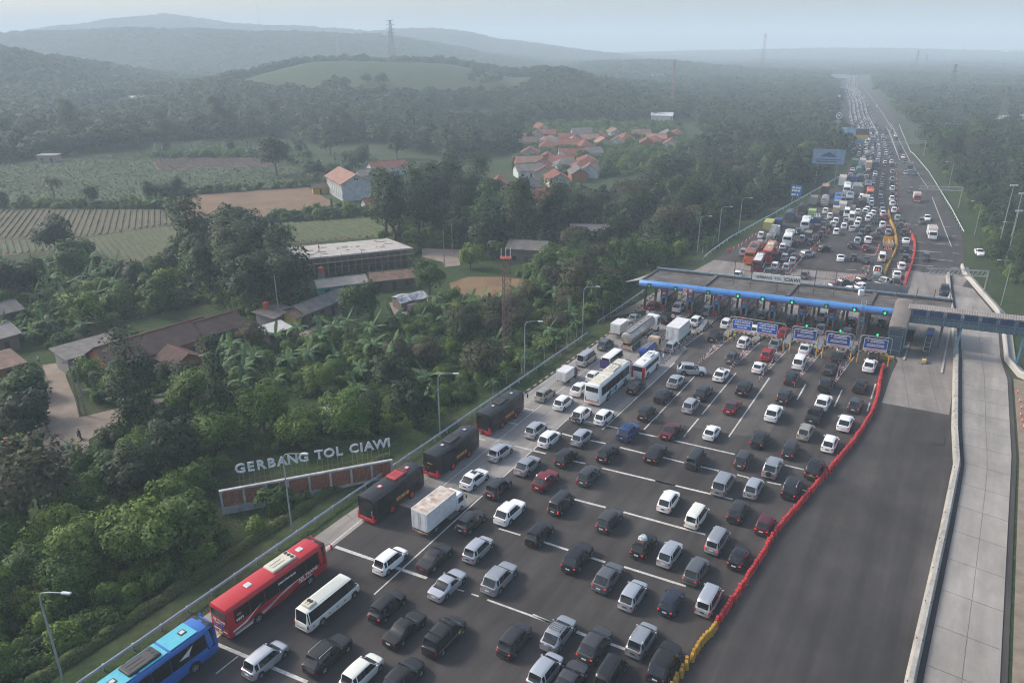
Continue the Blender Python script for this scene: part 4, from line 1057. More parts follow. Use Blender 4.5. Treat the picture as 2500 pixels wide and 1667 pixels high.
cpart('corrugated_awning',b,mat('awning_sheet',(.24,.215,.19),.7,var=.25,scale=.5))
for s in(-3.4,9,14.5,20,25.7,31,36.5,40.8,46.8,54):
 for t in(-1.8,4.6):
  b=MB();gbox(b,s-.2,s+.2,t-.2,t+.2,0,5.95);cpart('column',b,M_CBEAM)
# --- lane signals on the fascia
def arrow(mb,c,w,h,m=0):
 """down arrow in the plane x (along the canopy) / z, facing local -y"""
 x,y,z=c
 mb.b(x-w*.12,x+w*.12,y-.02,y,z-h*.1,z+h*.5,m)
 mb.loft([[(x-w*.5,y-.02,z+h*.02),(x-w*.3,y-.02,z+h*.16),(x,y-.02,z-h*.18),(x,y-.02,z-h*.5)],[(x-w*.5,y,z+h*.02),(x-w*.3,y,z+h*.16),(x,y,z-h*.18),(x,y,z-h*.5)]],True,True,m)
 mb.loft([[(x+w*.5,y-.02,z+h*.02),(x+w*.3,y-.02,z+h*.16),(x,y-.02,z-h*.18),(x,y-.02,z-h*.5)],[(x+w*.5,y,z+h*.02),(x+w*.3,y,z+h*.16),(x,y,z-h*.18),(x,y,z-h*.5)]],True,True,m)
ORD=['first','second','third','fourth','fifth','sixth','seventh','eighth','ninth','tenth']
for k,(s,lit)in enumerate(((-2.0,0),(3.6,0),(10.4,0),(16.4,1),(21.3,1),(26.9,1),(33.3,0),(38.4,1),(43.8,1))):
 p=Vector(gp(s,-3.35,6.25))+n*.80
 t=thing('lane_signal',f'{"lit" if lit else "dim"} green arrow lane signal, {ORD[k]} along the blue fascia from the left end','traffic signal',p,U_ROT,'lane signals on the blue fascia')
 b=MB();b.b(-.42,.42,-.06,.10,-.45,.45);link('housing',b.mesh('housing',M_BLACKTXT),t)
 b=MB();arrow(b,(0,-.065,0),.5,.6);link('arrow',b.mesh('arrow',M_GREEN if lit else M_GREENDIM),t)
def disc_sign(name,label,pos,rz,r,kind,group=None,post=None):
 t=thing(name,label,'road sign',pos,rz,group)
 b=MB();b.cyl((0,0,0),r,.04,20,0,'Y');b.cyl((0,-.025,0),r*.76,.03,20,1,'Y');link('disc',b.mesh('disc',[M_RW_R,M_WHITE]),t)
 b=MB()
 if kind=='no_entry':b.b(-r*.42,r*.42,-.05,-.04,-r*.14,r*.14)
 elif kind=='ban':b.box((0,-.045,0),(r*1.4,.01,r*.2),0,0,Matrix.Rotation(R(40),4,'Y'))
 else:b.b(-r*.45,r*.45,-.05,-.04,-r*.3,r*.3)
 link('symbol',b.mesh('symbol',[M_BLACKTXT if kind=='no_entry' else M_RW_R if kind=='ban' else M_REDTXT]),t)
 if post:
  b=MB();b.tube([(0,.05,-post),(0,.05,r*.8)],.035,6);link('post',b.mesh('post',M_GALVPOST),t)
 return t
p=Vector(gp(5.6,-3.35,6.25))+n*.82;disc_sign('round_sign','round red sign with pink face on the blue fascia',p,U_ROT,.5,'text')
p=Vector(gp(6.8,-3.35,6.25))+n*.82;disc_sign('round_sign','round height limit sign with red rim beside the red disc on the blue fascia',p,U_ROT,.5,'no_entry')
p=Vector(gp(13.0,-3.35,6.05))+n*.82
t=thing('lane_plate','small blue lettered plate on the blue fascia','sign',p,U_ROT);b=MB();b.b(-.75,.75,-.03,.06,-.28,.28);link('plate',b.mesh('plate',M_SIGNBLUE),t)
lettering('CIAWI',.36,M_WHITE,t,(0,-.036,0),(R(90),0,0),.004)
# --- islands, booths and what stands on them
FRONT={0:-13,1:-13.5,2:-14.2,3:-14.4,4:-15.2,5:-15.4,6:-15.6,7:-15.6,8:-14.0}
for i in range(8):
 s0=5.69*i;f=FRONT[i]
 t=thing('toll_island',f'raised toll island with striped kerb and sloping grey nose, {ORD[i]} from the left verge','traffic island',gp(s0,0),0,'toll islands')
 inv=Matrix.Translation(-Vector(gp(s0,0)))
 outline=[(s0,f),(s0+.75,f+3.2),(s0+1.0,f+6.5),(s0+1.0,11),(s0,13.5),(s0-1.0,11),(s0-1.0,f+6.5),(s0-.75,f+3.2)]
 W2=[(gp(*q)[0],gp(*q)[1])for q in outline]
 b=MB();c=np.mean(W2,0);b.prism([tuple(c+(np.array(q)-c)*.9)for q in W2],.0,.24);o=link('deck',b.mesh('deck',M_ISL),t);o.matrix_parent_inverse=inv
 b=MB();pl=along(W2+[W2[0]],.62)
 for k in range(len(pl)-1):
  p,d=pl[k];q=pl[k+1][0];nn=np.array((-d[1],d[0]))*(.22 if sum((W2[j][0]-W2[j-1][0])*(W2[j][1]+W2[j-1][1])for j in range(8))<0 else-.22)
  b.loft([[(p[0],p[1],0),(p[0],p[1],.22),(p[0]+nn[0],p[1]+nn[1],.26),(p[0]+nn[0],p[1]+nn[1],0)],[(q[0],q[1],0),(q[0],q[1],.22),(q[0]+nn[0],q[1]+nn[1],.26),(q[0]+nn[0],q[1]+nn[1],0)]],True,True,k%2)
 o=link('kerb',b.mesh('kerb',[M_KK,M_KY]),t);o.matrix_parent_inverse=inv
 b=MB();A=[gp(s0-.62,f+3.0,.26),gp(s0+.62,f+3.0,.26),gp(s0+.85,f+7.2,.26),gp(s0-.85,f+7.2,.26)];T_=[gp(s0-.3,f+3.2,.3),gp(s0+.3,f+3.2,.3),gp(s0+.55,f+7.1,1.25),gp(s0-.55,f+7.1,1.25)]
 b.loft([A,T_],True,True);o=link('sloping_nose',b.mesh('sloping_nose',mat('crash_nose_grey',(.17,.18,.195),.7,var=.15,scale=1)),t);o.matrix_parent_inverse=inv
 bt=thing('toll_booth',f'toll booth with red columns and blue lane box, {ORD[i]} from the left','toll booth',gp(s0,0),0,'toll booths')
 def bp(name,mb,m,par=None):
  o=link(name,mb.mesh(name,m),par or bt);o.matrix_parent_inverse=inv if par is None else Matrix.Identity(4);return o
 b=MB();gbox(b,s0-.62,s0+.62,.55,7.5,.24,2.75);bp('cabin',b,M_BOOTHDARK)
 for sd in(-1,1):
  b=MB();gbox(b,*sorted((s0+sd*.36,s0+sd*.66)),-.1,.5,.24,2.5);bp('front_pier',b,M_BOOTHGREY)
  b=MB();gbox(b,*sorted((s0+sd*.44,s0+sd*.76)),.1,.45,3.15,5.95);bp('red_column',b,M_BOOTHRED)
  for t0,t1 in((1.2,2.6),(2.9,4.6),(5.0,6.8)):
   b=MB();gbox(b,*sorted((s0+sd*.60,s0+sd*.635)),t0,t1,1.2,2.35);bp('window',b,M_GLASS)
 b=MB();gbox(b,s0-.34,s0+.34,.38,.5,1.0,2.4);bp('front_window',b,M_GLASS)
 b=MB();gbox(b,s0-.70,s0+.70,-.15,.55,2.5,3.15);bp('lane_box',b,M_BOXBLUE)
 b=MB();gbox(b,s0-.66,s0+.66,.45,7.7,2.76,2.9);bp('cabin_roof',b,M_BOOTHGREY)
 b=MB();gbox(b,s0-.5,s0+.5,.15,.5,3.7,4.6);bp('display',b,M_BOOTHGREY if i<4 else M_BOOTHDARK)
 b=MB();gbox(b,s0-.55,s0+.05,-.75,-.2,.24,1.05);gbox(b,s0+.1,s0+.5,-.75,-.25,.24,.95);bp('red_safety_block',b,M_BOOTHRED if i<3 else M_RW_R)
 lettering('0'+str(i+1)if i<9 else str(i+1),.42,M_WHITE,bt,Vector(gp(s0,-.17,2.83))-Vector(gp(s0,0)),(R(90),0,U_ROT),.004)
 ba=thing('barrier_arm',f'white barrier arm beside the booth, {ORD[i]} from the left','barrier',gp(s0+.9,9.3),U_ROT,'barrier arms at the booths')
 b=MB();b.b(-.15,.15,-.15,.15,.24,1.15);link('cabinet',b.mesh('cabinet',M_BOOTHGREY),ba)
 b=MB();b.b(.1,2.7,-.04,.04,1.0,1.1);link('arm',b.mesh('arm',M_WHITE),ba)
HB=MB()
for i in range(2,8):
 s0=5.69*i;f=FRONT[i];a=f-11.5
 for sd in(-1,1):
  p0=np.array(gp(s0,a)[:2]);p1=np.array(gp(s0+sd*1.0,f+2.4)[:2]);d=p1-p0;d/=np.linalg.norm(d);nn=np.array((-d[1],d[0]))*.10
  HB.add([(*(p0-nn),.020),(*(p1-nn),.020),(*(p1+nn),.020),(*(p0+nn),.020)],[(0,1,2,3)])
 for k in range(6):
  t0=f-4.8+k*.95;w=(t0-a)/(f+2.4-a)*.9
  for sd in(-1,1):
   q=[gp(s0,t0-.5),gp(s0,t0-.12),gp(s0+sd*w,t0+.38),gp(s0+sd*w,t0)]
   HB.add([(p[0],p[1],.0205)for p in(q if sd<0 else q[::-1])],[(0,1,2,3)])
tag(HB.build('chevron_marking',mat('gore_marking_paint',(.52,.45,.43),.75,color2=(.33,.26,.25),scale=2.5)),None,None,None,'structure')
mk=MB()
for k in range(4):mk.cyl((0,0,.10+k*.24),.05,.24,8,k%2)
mk.cyl((0,0,.02),.16,.04,10,2)
MK=mk.mesh('marker_post',[M_RW_R,M_RW_W,M_TRIM])
r=random.Random(5)
def marker(x,y,lab,grp):
 o=link('marker_post',MK);o.location=(x,y,.021);tag(o,lab,'marker post',grp);return o
for i in range(2,8):
 s0=5.69*i;f=FRONT[i]
 for k in range(14):
  t0=f-16.5+k*1.15
  w=max(0,(t0-(f-11.5))/14)*.8
  p=gp(s0+(w if k%2 else-w)+r.uniform(-.06,.06),t0+r.uniform(-.2,.2))
  marker(p[0],p[1],f'red and white marker post in the gore before the {ORD[i]} toll island',f'marker posts before island {ORD[i]}')
for k in range(26):
 p=MARK_FAR[0]+(MARK_FAR[1]-MARK_FAR[0])*(k/25)+np.array((r.uniform(-.15,.15),r.uniform(-.2,.2)))
 marker(p[0],p[1],'red and white marker post in the dense row just beyond the canopy','marker posts beyond the canopy')
for x,y in MARK_LEFT:marker(x,y,'red and white marker post between the tanker and the pale box truck','marker posts by the tanker')
# --- gantries with the lane boards
def gantry(p0,p1,label,z=5.4):
 a,c=Vector((p0[0],p0[1],0)),Vector((p1[0],p1[1],0));L_=(c-a).length;rz=math.atan2((c-a).y,(c-a).x)
 t=thing('sign_gantry',label,'gantry',a,rz,'height limit gantries')
 b=MB();b.tube([(0,0,0),(0,0,z-.35),(.1,0,z-.1),(.35,0,z),(L_-.35,0,z),(L_-.1,0,z-.1),(L_,0,z-.35),(L_,0,0)],.085,8);link('frame',b.mesh('frame',M_GALVPOST,40),t)
 for x in(0,L_):
  b=MB();b.cyl((x,0,.95),.12,1.9,10);link('orange_sleeve',b.mesh('orange_sleeve',M_ORANGE,40),t)
 b=MB();nseg=int(L_/.42)
 for k in range(nseg):
  x0,x1=L_*k/nseg,L_*(k+1)/nseg
  b.loft([[(x0,-.05,2.28),(x0,.05,2.28),(x0+.12,.05,2.45),(x0+.12,-.05,2.45)],[(x1,-.05,2.28),(x1,.05,2.28),(x1+.12,.05,2.45),(x1+.12,-.05,2.45)]],True,True,k%2)
 link('hazard_bar',b.mesh('hazard_bar',[M_HAZY,M_HAZK]),t)
 return t,L_,rz,a
def board(a,rz,x,w,lines,navy,label):
 ux=Vector((math.cos(rz),math.sin(rz),0))
 t=thing('lane_board',label,'sign',a+ux*x+Vector((0,0,4.0)),rz,'blue lane boards on gantries')
 b=MB();b.b(-w/2,w/2,-.10,.02,-.95,.98,0);b.b(-w/2+.07,w/2-.07,-.115,-.10,-.88,.91,1)
 if navy:b.b(-w/2+.28,w/2-.28,-.125,-.115,-.74,.88,2)
 link('panel',b.mesh('panel',[M_WHITE,M_SIGNBLUE,M_SIGNNAVY]),t)
 if navy:
  q=MB();q.cyl((-w*.34,-.13,.58),.19,.02,14,0,'Y');q.cyl((-w*.34,-.142,.58),.09,.01,10,1,'Y');link('emblem',q.mesh('emblem',[M_RW_R,M_WHITE]),t)
 for txt,z,sz in lines:lettering(txt,sz,M_WHITE,t,(.18 if navy and z>.2 else 0,-.13,z),(R(90),0,0),.005,.02)
 q=MB();q.b(-w/2-.05,w/2+.02,-.09,.01,-1.42,-.97);link('strip',q.mesh('strip',M_PINK),t)
 lettering('TINGGI MAKS. 2.1 m',.30,M_REDTXT,t,(0,-.10,-1.2),(R(90),0,0),.004,.012)
 for sx in(-1,1):
  q=MB();q.b(sx*w*.35-.04,sx*w*.35+.04,.02,.08,-.95,1.4);link('hanger',q.mesh('hanger',M_GALVPOST),t)
KH=[('LAJUR KHUSUS',.55,.42),('KENDARAAN KECIL',.02,.34),('SEDAN, JEEP',-.48,.34)]
TK=[('DALAM BERKENDARA',.66,.21),('TIDAK MENGGUNAKAN HP',.36,.19),('TIDAK LELAH - MENGANTUK',-.12,.21),('TIDAK MELANGGAR LALU LINTAS',-.42,.19)]
t,L_,rz,a=gantry((42.3,135.7),(51.5,131.2),'wide grey gantry with orange feet carrying two blue lane boards')
board(a,rz,2.35,3.7,KH,False,'blue LAJUR KHUSUS board, left one on the wide gantry')
board(a,rz,6.95,3.7,KH,False,'blue LAJUR KHUSUS board, right one on the wide gantry')
for p0,p1,w in(((52.45,130.4),(56.8,128.5),'left'),((57.6,127.8),(62.0,125.8),'middle'),((63.2,125.7),(68.0,123.8),'right')):
 t,L_,rz,a=gantry(p0,p1,f'narrow grey gantry with orange feet, {w} one of three')
 board(a,rz,L_/2,3.9,TK,True,f'navy blue safety board with red emblem on the {w} narrow gantry')
 q=thing('gantry_signal',f'lit green arrow on top of the {w} narrow gantry','traffic signal',Vector((p0[0],p0[1],5.75)).lerp(Vector((p1[0],p1[1],5.75)),.5),rz,'gantry arrows')
 b=MB();b.b(-.3,.3,-.04,.06,-.28,.32);link('housing',b.mesh('housing',M_BLACKTXT),q);b=MB();arrow(b,(0,-.045,.02),.42,.5);link('arrow',b.mesh('arrow',M_GREEN),q)
for k,(x,y,z,lab)in enumerate(NOENTRY):disc_sign('no_entry_sign',lab,(x,y,z),U_ROT,.45,'no_entry','round lane signs before the booths',z)
# --- big name board standing on the roof
nb=thing('name_board','white GERBANG TOL CIAWI board on a rusty frame above the canopy roof','sign',gp(22.6,.3,6.79),U_ROT)
b=MB();b.b(-4.7,4.7,-.12,.12,2.0,3.55);link('panel',b.mesh('panel',M_SIGNWHITE),nb)
b=MB();b.b(1.55,1.60,-.135,-.12,2.0,3.55);b.b(-4.7,4.7,-.14,-.12,1.97,2.03);link('panel_joint',b.mesh('panel_joint',M_RUSTST),nb)
lettering('GERBANG  TOL',.72,M_BLACKTXT,nb,(-1.55,-.15,2.75),(R(90),0,0),.01,.01)
lettering('CIAWI',1.05,M_BLACKTXT,nb,(3.15,-.15,2.75),(R(90),0,0),.01,.02)
b=MB()
for x in(-8.4,-4.9,.4,4.6,7.4,11.2):b.tube([(x,.16,0),(x,.16,5.7)],.07,6)
for z in(5.7,3.7):b.tube([(-8.4,.16,z),(11.2,.16,z)],.05,6)
for x in(-6.6,-2,2.4,6,9.3):b.tube([(x,.16,3.7),(x,.16,5.7)],.03,5)
link('rusty_frame',b.mesh('rusty_frame',M_RUSTST),nb)
for k,s in enumerate((36.6,40.9,44.6,48.3,51.4,54.2)):
 t=thing('roof_post',f'dark steel post on the rear canopy edge, {ORD[k]} of the right-hand row','post',gp(s,6.1,6.76),0,'roof posts');b=MB();b.tube([(0,0,0),(0,0,2.4)],.09,6);link('shaft',b.mesh('shaft',M_RUSTST),t)
t=thing('rear_board','blank grey sign board seen from behind over the rear canopy edge','sign',gp(42.6,8.6,6.2),U_ROT);b=MB();b.b(-4.0,4.0,-.08,.08,.2,2.4);b.b(-3.9,-3.7,-.2,-.08,-2,2.2);b.b(2,2.2,-.2,-.08,-2,2.2);link('panel',b.mesh('panel',mat('grey_board_back',(.19,.19,.195),.6,var=.08,scale=1)),t)
b=MB();b.b(-3.9,-3.7,-.06,.06,-6.2,-2);b.b(2,2.2,-.06,.06,-6.2,-2);link('support',b.mesh('support',M_GALVPOST),t)
t=thing('roof_box','small pale cabinet on the canopy roof','cabinet',gp(38.4,4.4,6.79));b=MB();b.rbox(-.5,.5,-.35,.35,0,1.1,.05);link('case',b.mesh('case',M_WHITE),t)
t=thing('ladder','pale steel ladder leaning against the blue fascia near its right end','ladder',gp(40.1,-4.6,0),U_ROT)
b=MB()
for sx in(-.42,.42):b.tube([(sx,0,.3),(sx,.55,7.3),(sx,1.2,8.2)],.04,6)
link('rails',b.mesh('rails',M_GALV),t);rung=MB();rung.tube([(-.42,0,0),(.42,0,0)],.03,5);rm=rung.mesh('rung',M_GALV)
for k in range(18):o=link('rung',rm,t);o.location=(0,.02+.03*k,.6+.37*k)
# --- stair tower and the covered footbridge
M_TOWER=mat('stair_blue_grey',(.035,.065,.11),.6,var=.2,scale=.8)
M_TROOF=mat('stair_roof_sheet',(.17,.15,.135),.75,var=.2,scale=.5,bump=.1)
M_BLUEGL=mat('bridge_blue_panel',(.012,.035,.12),.35,var=.25,scale=.7)
M_FRAMEBL=mat('bridge_frame_blue',(.12,.20,.25),.5)
M_TRUSSBL=mat('bridge_truss_blue',(.04,.085,.12),.55)
st=thing('stair_tower','covered stair tower with rounded grey roof beside the last toll lane','stairway',gp(47,-8));inv=Matrix.Translation(-Vector(gp(47,-8)))
def sp(name,mb,m,sm=0):
 o=link(name,mb.mesh(name,m,sm),st);o.matrix_parent_inverse=inv;return o
b=MB();gbox(b,45.75,48.0,-10.4,-10.25,0,6.0);sp('front_wall',b,M_TOWER)
for s in(45.75,47.9):
 b=MB();q=[gp(s,-10.25),gp(s+.1,-10.25),gp(s+.1,-4.9),gp(s,-4.9)]
 b.loft([[(p[0],p[1],0)for p in q],[(q[0][0],q[0][1],6.0),(q[1][0],q[1][1],6.0),(q[2][0],q[2][1],8.9),(q[3][0],q[3][1],8.9)]],True,True);sp('side_wall',b,M_TOWER)
b=MB();rg=[]
for tt,z in((-10.9,5.95),(-10.6,6.15),(-5.2,9.0),(-4.4,9.25),(-3.6,9.2)):
 rg.append([gp(45.4,tt,z-.35),gp(45.5,tt,z-.05),gp(45.9,tt,z+.12),gp(47.0,tt,z+.2),gp(48.0,tt,z+.12),gp(48.4,tt,z-.05),gp(48.5,tt,z-.35)])
b.loft([r_[::-1]for r_ in rg],True,True);sp('roof',b,M_TROOF,40)
b=MB()
for s in(45.7,48.02):gbox(b,s-.05,s+.05,-10.5,-10.38,0,6.0)
for z in(1.2,3.9,5.2):gbox(b,45.7,48.05,-10.5,-10.42,z,z+.09)
for k in range(9):gbox(b,46.0+k*.24,46.03+k*.24,-10.48,-10.42,3.98,5.2)
sp('frame',b,M_FRAMEBL)
br=thing('footbridge','dark blue covered footbridge with lattice truss and corrugated roof, spanning right','footbridge',gp(58,-6),0);inv2=Matrix.Translation(-Vector(gp(58,-6)))
def bpz(name,mb,m,sm=0,par=None):
 o=link(name,mb.mesh(name,m,sm),par or br);o.matrix_parent_inverse=inv2 if par is None else Matrix.Identity(4);return o
S0,S1,T0,T1=48.4,82.0,-7.2,-4.9
b=MB();gbox(b,S0,S1,T0+.05,T1-.05,6.05,6.25);bpz('deck',b,M_TRUSSBL)
cols=170;vs=[]
for k in range(cols+1):
 s=lerp(S0-.6,S1,k/cols);dz=.06*(k%2);vs+=[gp(s,T0-.35,8.78+dz),gp(s,(T0+T1)/2,9.12+dz),gp(s,T1+.35,8.85+dz)]
b=MB();b.add(vs,[(3*k,3*k+3,3*k+4,3*k+1)for k in range(cols)]+[(3*k+1,3*k+4,3*k+5,3*k+2)for k in range(cols)]);bpz('corrugated_roof',b,mat('bridge_roof_sheet',(.24,.215,.195),.7,var=.2,scale=.6))
for face in(T0,T1):
 npan=12;w=(S1-S0)/npan
 for k in range(npan):
  s=S0+k*w
  b=MB();gbox(b,s+.32,s+w-.32,face-.02,face+.02,7.45,8.5);o=bpz('panel',b,M_BLUEGL)
  b=MB()
  for a0,a1,z0,z1 in((s+.2,s+w-.2,8.5,8.6),(s+.2,s+w-.2,7.35,7.45),(s+.2,s+.3,7.45,8.5),(s+w-.3,s+w-.2,7.45,8.5)):gbox(b,a0,a1,face-.05,face+.05,z0,z1)
  bpz('panel_frame',b,M_FRAMEBL)
  b=MB();gbox(b,s-.07,s+.07,face-.07,face+.07,6.1,8.8);bpz('upright',b,M_FRAMEBL)
 b=MB();gbox(b,S0,S1,face-.04,face+.04,7.1,7.22);gbox(b,S0,S1,face-.06,face+.06,5.95,6.12);bpz('chord',b,M_TRUSSBL)
 nx_=42;w=(S1-S0)/nx_;b=MB()
 for k in range(nx_):
  s=S0+k*w
  for za,zb in((6.12,7.1),(7.1,6.12)):b.tube([gp(s,face,za),gp(s+w,face,zb)],.03,4)
  b.tube([gp(s,face,6.12),gp(s,face,7.1)],.035,4)
 bpz('lattice',b,M_FRAMEBL)
 b=MB();gbox(b,S0,S1,face-.01 if face<-6 else face-.02,face+.02 if face<-6 else face+.01,6.15,7.08);bpz('back_panel',b,M_TRUSSBL)
for s in(48.2,57.0,66.9):
 b=MB()
 for tt in(T0+.3,T1-.3):b.tube([gp(s,tt,-.3),gp(s,tt,6.05)],.16,8)
 b.tube([gp(s,T0+.3,3),gp(s,T1-.3,5.8)],.06,5);bpz('pier',b,mat('bridge_leg_blue',(.10,.24,.32),.5))
# --- booth island on the oncoming side
t=thing('toll_island','toll island with worn kerb between the two oncoming lanes under the footbridge','traffic island',gp(52.2,-4));inv=Matrix.Translation(-Vector(gp(52.2,-4)))
b=MB();q=[gp(*x)for x in((52.0,-12.6),(53.2,-12.0),(53.2,8),(51.2,8),(51.2,-12.0))];b.prism([(p[0],p[1])for p in q],0,.2);o=link('deck',b.mesh('deck',M_ISL),t);o.matrix_parent_inverse=inv
bt=thing('toll_booth','open steel framed toll booth with blue top on the oncoming island','toll booth',gp(52.2,-4)); 
b=MB();gbox(b,51.65,52.75,-8.5,-.5,.2,1.1);gbox(b,51.65,52.75,-4.5,-.5,1.1,2.9);o=link('cabin',b.mesh('cabin',M_BOOTHDARK),bt);o.matrix_parent_inverse=inv
b=MB()
for s in(51.7,52.7):
 for tt in(-8.4,-6.2,-4.4):gbox(b,s-.05,s+.05,tt-.05,tt+.05,.2,2.9)
for z in(1.1,2.0,2.85):gbox(b,51.65,52.75,-8.45,-8.35,z,z+.08);gbox(b,51.65,51.75,-8.4,-4.4,z,z+.08);gbox(b,52.65,52.75,-8.4,-4.4,z,z+.08)
o=link('frame',b.mesh('frame',M_GALVPOST),bt);o.matrix_parent_inverse=inv
b=MB();gbox(b,51.6,52.8,-4.7,-.4,2.9,3.25);o=link('blue_top',b.mesh('blue_top',M_SIGNNAVY),bt);o.matrix_parent_inverse=inv
b=MB();gbox(b,51.9,52.6,-12.2,-11.2,.2,.7);o=link('crash_block',b.mesh('crash_block',M_HAZY),bt);o.matrix_parent_inverse=inv
for s in(49.0,55.4):
 t=thing('kerb_strip',f'long pale kerb strip along the {"left" if s < 50 else "right"} edge of the oncoming toll lanes','kerb',gp(s,0));b=MB();gbox(b,s-.16,s+.16,-16 if s>50 else-12,9,0,.22);o=link('kerb',b.mesh('kerb',mat('pale_kerb',(.36,.35,.32),.8,var=.3,scale=1.2)),t);o.matrix_parent_inverse=Matrix.Translation(-Vector(gp(s,0)))
t=thing('yellow_block','worn yellow concrete block at the foot of the stair tower','crash block',gp(46.0,-12.2),U_ROT);b=MB();b.rbox(-1.4,1.4,-.4,.4,0,.65,.1);link('block',b.mesh('block',grime(mat('worn_yellow_block',(.42,.24,.05),.8,var=.3,scale=2),.5,1.5)),t)
CONES_DIAG=[(101.12,233.03),(99.35,229.81),(98.38,228.4),(97.02,225.97),(95.61,223.59),(93.89,220.6),(92.46,218.32),(90.74,215.46),(89.25,212.97),(87.45,210.23),(85.96,207.85),(84.6,205.8),(79.9,197.98)]
CONES_LEFT=[(74.57,223.93),(72.85,221.92),(71.35,219.3),(69.66,216.72),(68.8,214.83),(67.34,212.97),(66.68,211.74),(65.34,209.93),(63.32,207.55)]
WB_LEFT=(61,204.1)
CONES_GATE=[(74.22,171.41),(75.88,173.09),(81.26,177.43),(82.38,178.1),(83.09,178.54),(84.06,178.99),(85.03,179.44),(86.14,179.9),(87.09,180.13),(88.04,180.35),(89.1,180.81),(101.01,201.26),(102.92,204.65),(104.27,206.97),(106.12,210.53),(93.3,188.18)]
CONES_CONTRA=[(123.45,227.01),(125.26,232.31),(127.33,238.22),(129.7,244.81),(134.78,257.41),(136.91,262.74),(139.73,269.22),(144.61,280.03),(149.47,290.58),(154.89,301.89),(160.85,314.05),(166.57,325.81),(172.62,338.42),(179.54,353.55),(187.11,370.01)]
CONES_RAMP=[(84.64,112.83),(82.82,109.44),(81.45,106.91),(79.84,104.48),(78.78,102.47),(77.79,100.52)]
LAMPS=[(-41,51.9,-.12,'tall curved street lamp nearest, at the left bottom edge','lamps along the left verge',1),(-26.6,75.4,-.12,'tall curved street lamp standing before the name wall with a box on its post','lamps along the left verge',1),(-10.7,98,-.12,'tall curved street lamp behind the guardrail beside the foremost black coach','lamps along the left verge',1),(2.2,119.8,-.12,'tall curved street lamp by the dark bushes beside the high-roofed silver van','lamps along the left verge',1),(14.1,139.5,-.12,'tall curved street lamp beside the dense trees left of the toll canopy','lamps along the left verge',1),(52.1,204,-.1,'tall curved street lamp, first on the grass verge beyond the gate','lamps beyond the gate',1),(61.4,217.2,-.1,'tall curved street lamp, second on the grass verge beyond the gate','lamps beyond the gate',1),(71.3,230.6,-.1,'tall curved street lamp, third on the grass verge beyond the gate','lamps beyond the gate',1),(109.62,158.31,3,'tall curved street lamp beside the curved parapet right of the toll gate','lamps on the right',1),(142,224.82,3,'tall curved street lamp right of the far carriageway, by the parked white car','lamps on the right',1),(178.94,307.15,3,'tall curved street lamp right of the far carriageway, near the small sign gantry','lamps on the right',1),(134.19,196.23,3,'tall curved street lamp below the tall floodlight masts','lamps on the right',1)]
WALL0=(-36.4,79.5)
WALL1=(-16.2,87)
LET0=2
LETW=1.27
LETS=1.8
# ------------------------------------------------------------------ water-filled barriers and cones
M_WB_RED=mat('red_plastic_barrier',(.52,.040,.040),.55,var=.22,scale=1.3)
M_WB_YEL=grime(mat('yellow_plastic_barrier',(.46,.26,.03),.55,var=.18,scale=1.3),.5,2.0,(.12,.07,.02))
M_CONE=mat('traffic_cone_orange',(.62,.10,.04),.5);M_CONEW=mat('traffic_cone_white',(.7,.68,.66),.5)
def barrier_mesh(m):
 b=MB();L_=.54
 def sec(x,w0,w1,h):return[(x,-w0,0),(x,-w0,.12),(x,-w1,.45),(x,-w1*.8,h),(x,w1*.8,h),(x,w1,.45),(x,w0,.12),(x,w0,0)][::-1]
 b.loft([sec(-L_,.13,.07,.66),sec(-L_+.08,.27,.17,.92),sec(-.14,.27,.17,.92),sec(-.06,.18,.10,.62),sec(.06,.18,.10,.62),sec(.14,.27,.17,.92),sec(L_-.08,.27,.17,.92),sec(L_,.13,.07,.66)],True,True)
 for x in(-.3,.3):b.cyl((x,0,.94),.05,.06,8)
 return b.mesh('water_barrier',m,35)
WB={'red':barrier_mesh(M_WB_RED),'yellow':barrier_mesh(M_WB_YEL)}
def barriers(pts,colour,label,group,step=1.22,twist=.2,seed=1):
 r=random.Random(seed)
 for p,d in along(pts,step):
  o=link('water_barrier',WB[colour]);o.location=(p[0]+r.uniform(-.06,.06),p[1]+r.uniform(-.06,.06),.021)
  o.rotation_euler=(0,0,math.atan2(d[1],d[0])+r.uniform(-twist,twist)+.12);tag(o,label,'barrier',group)
barriers([(20.5,58.9),(23.47,63),(27.61,68.6),(31.6,74.4),(39.1,83.1),(45.6,90.8),(50.1,96.1),(53.9,101.2),(57,105.4),(60.8,111.9),(65.2,120.4),(67.2,123.6)],'red','red water filled barrier in the long winding row right of the queue','red barriers before the toll gate')
barriers([(20.1,58.3),(18.6,56.6),(17.3,54.9),(16.0,53.2),(14.6,51.2),(13.0,48.6)],'yellow','yellow water filled barrier continuing the red row at the bottom edge','yellow barriers at the near end',1.2,.3,3)
barriers([(94.4,171.4),(98.1,177.9),(102.7,185.7),(108.1,194.8),(114.1,205.8),(118.6,214.8),(122,223.3)],'red','red water filled barrier in the row beyond the canopy','red barriers beyond the toll gate',1.22,.14,4)
barriers([(94.5,182),(100.8,192.7)],'yellow','yellow barrier in the short row behind the loaded pickup','yellow barriers by the pickup',1.22,.14,5)
barriers([(104.4,198.5),(110.7,209.3),(114.7,218),(119.7,229.5),(122.8,237.5),(125.6,245.2),(131.4,258.6)],'yellow','yellow barrier in the curved row dividing the far carriageway','yellow barriers beyond the gate',1.22,.12,6)
cb=MB();cb.b(-.2,.2,-.2,.2,0,.04);cb.tube([(0,0,.04),(0,0,.34)],.15,10,0,.10);cb.tube([(0,0,.34),(0,0,.52)],.10,10,1,.07);cb.tube([(0,0,.52),(0,0,.75)],.07,10,0,.03)
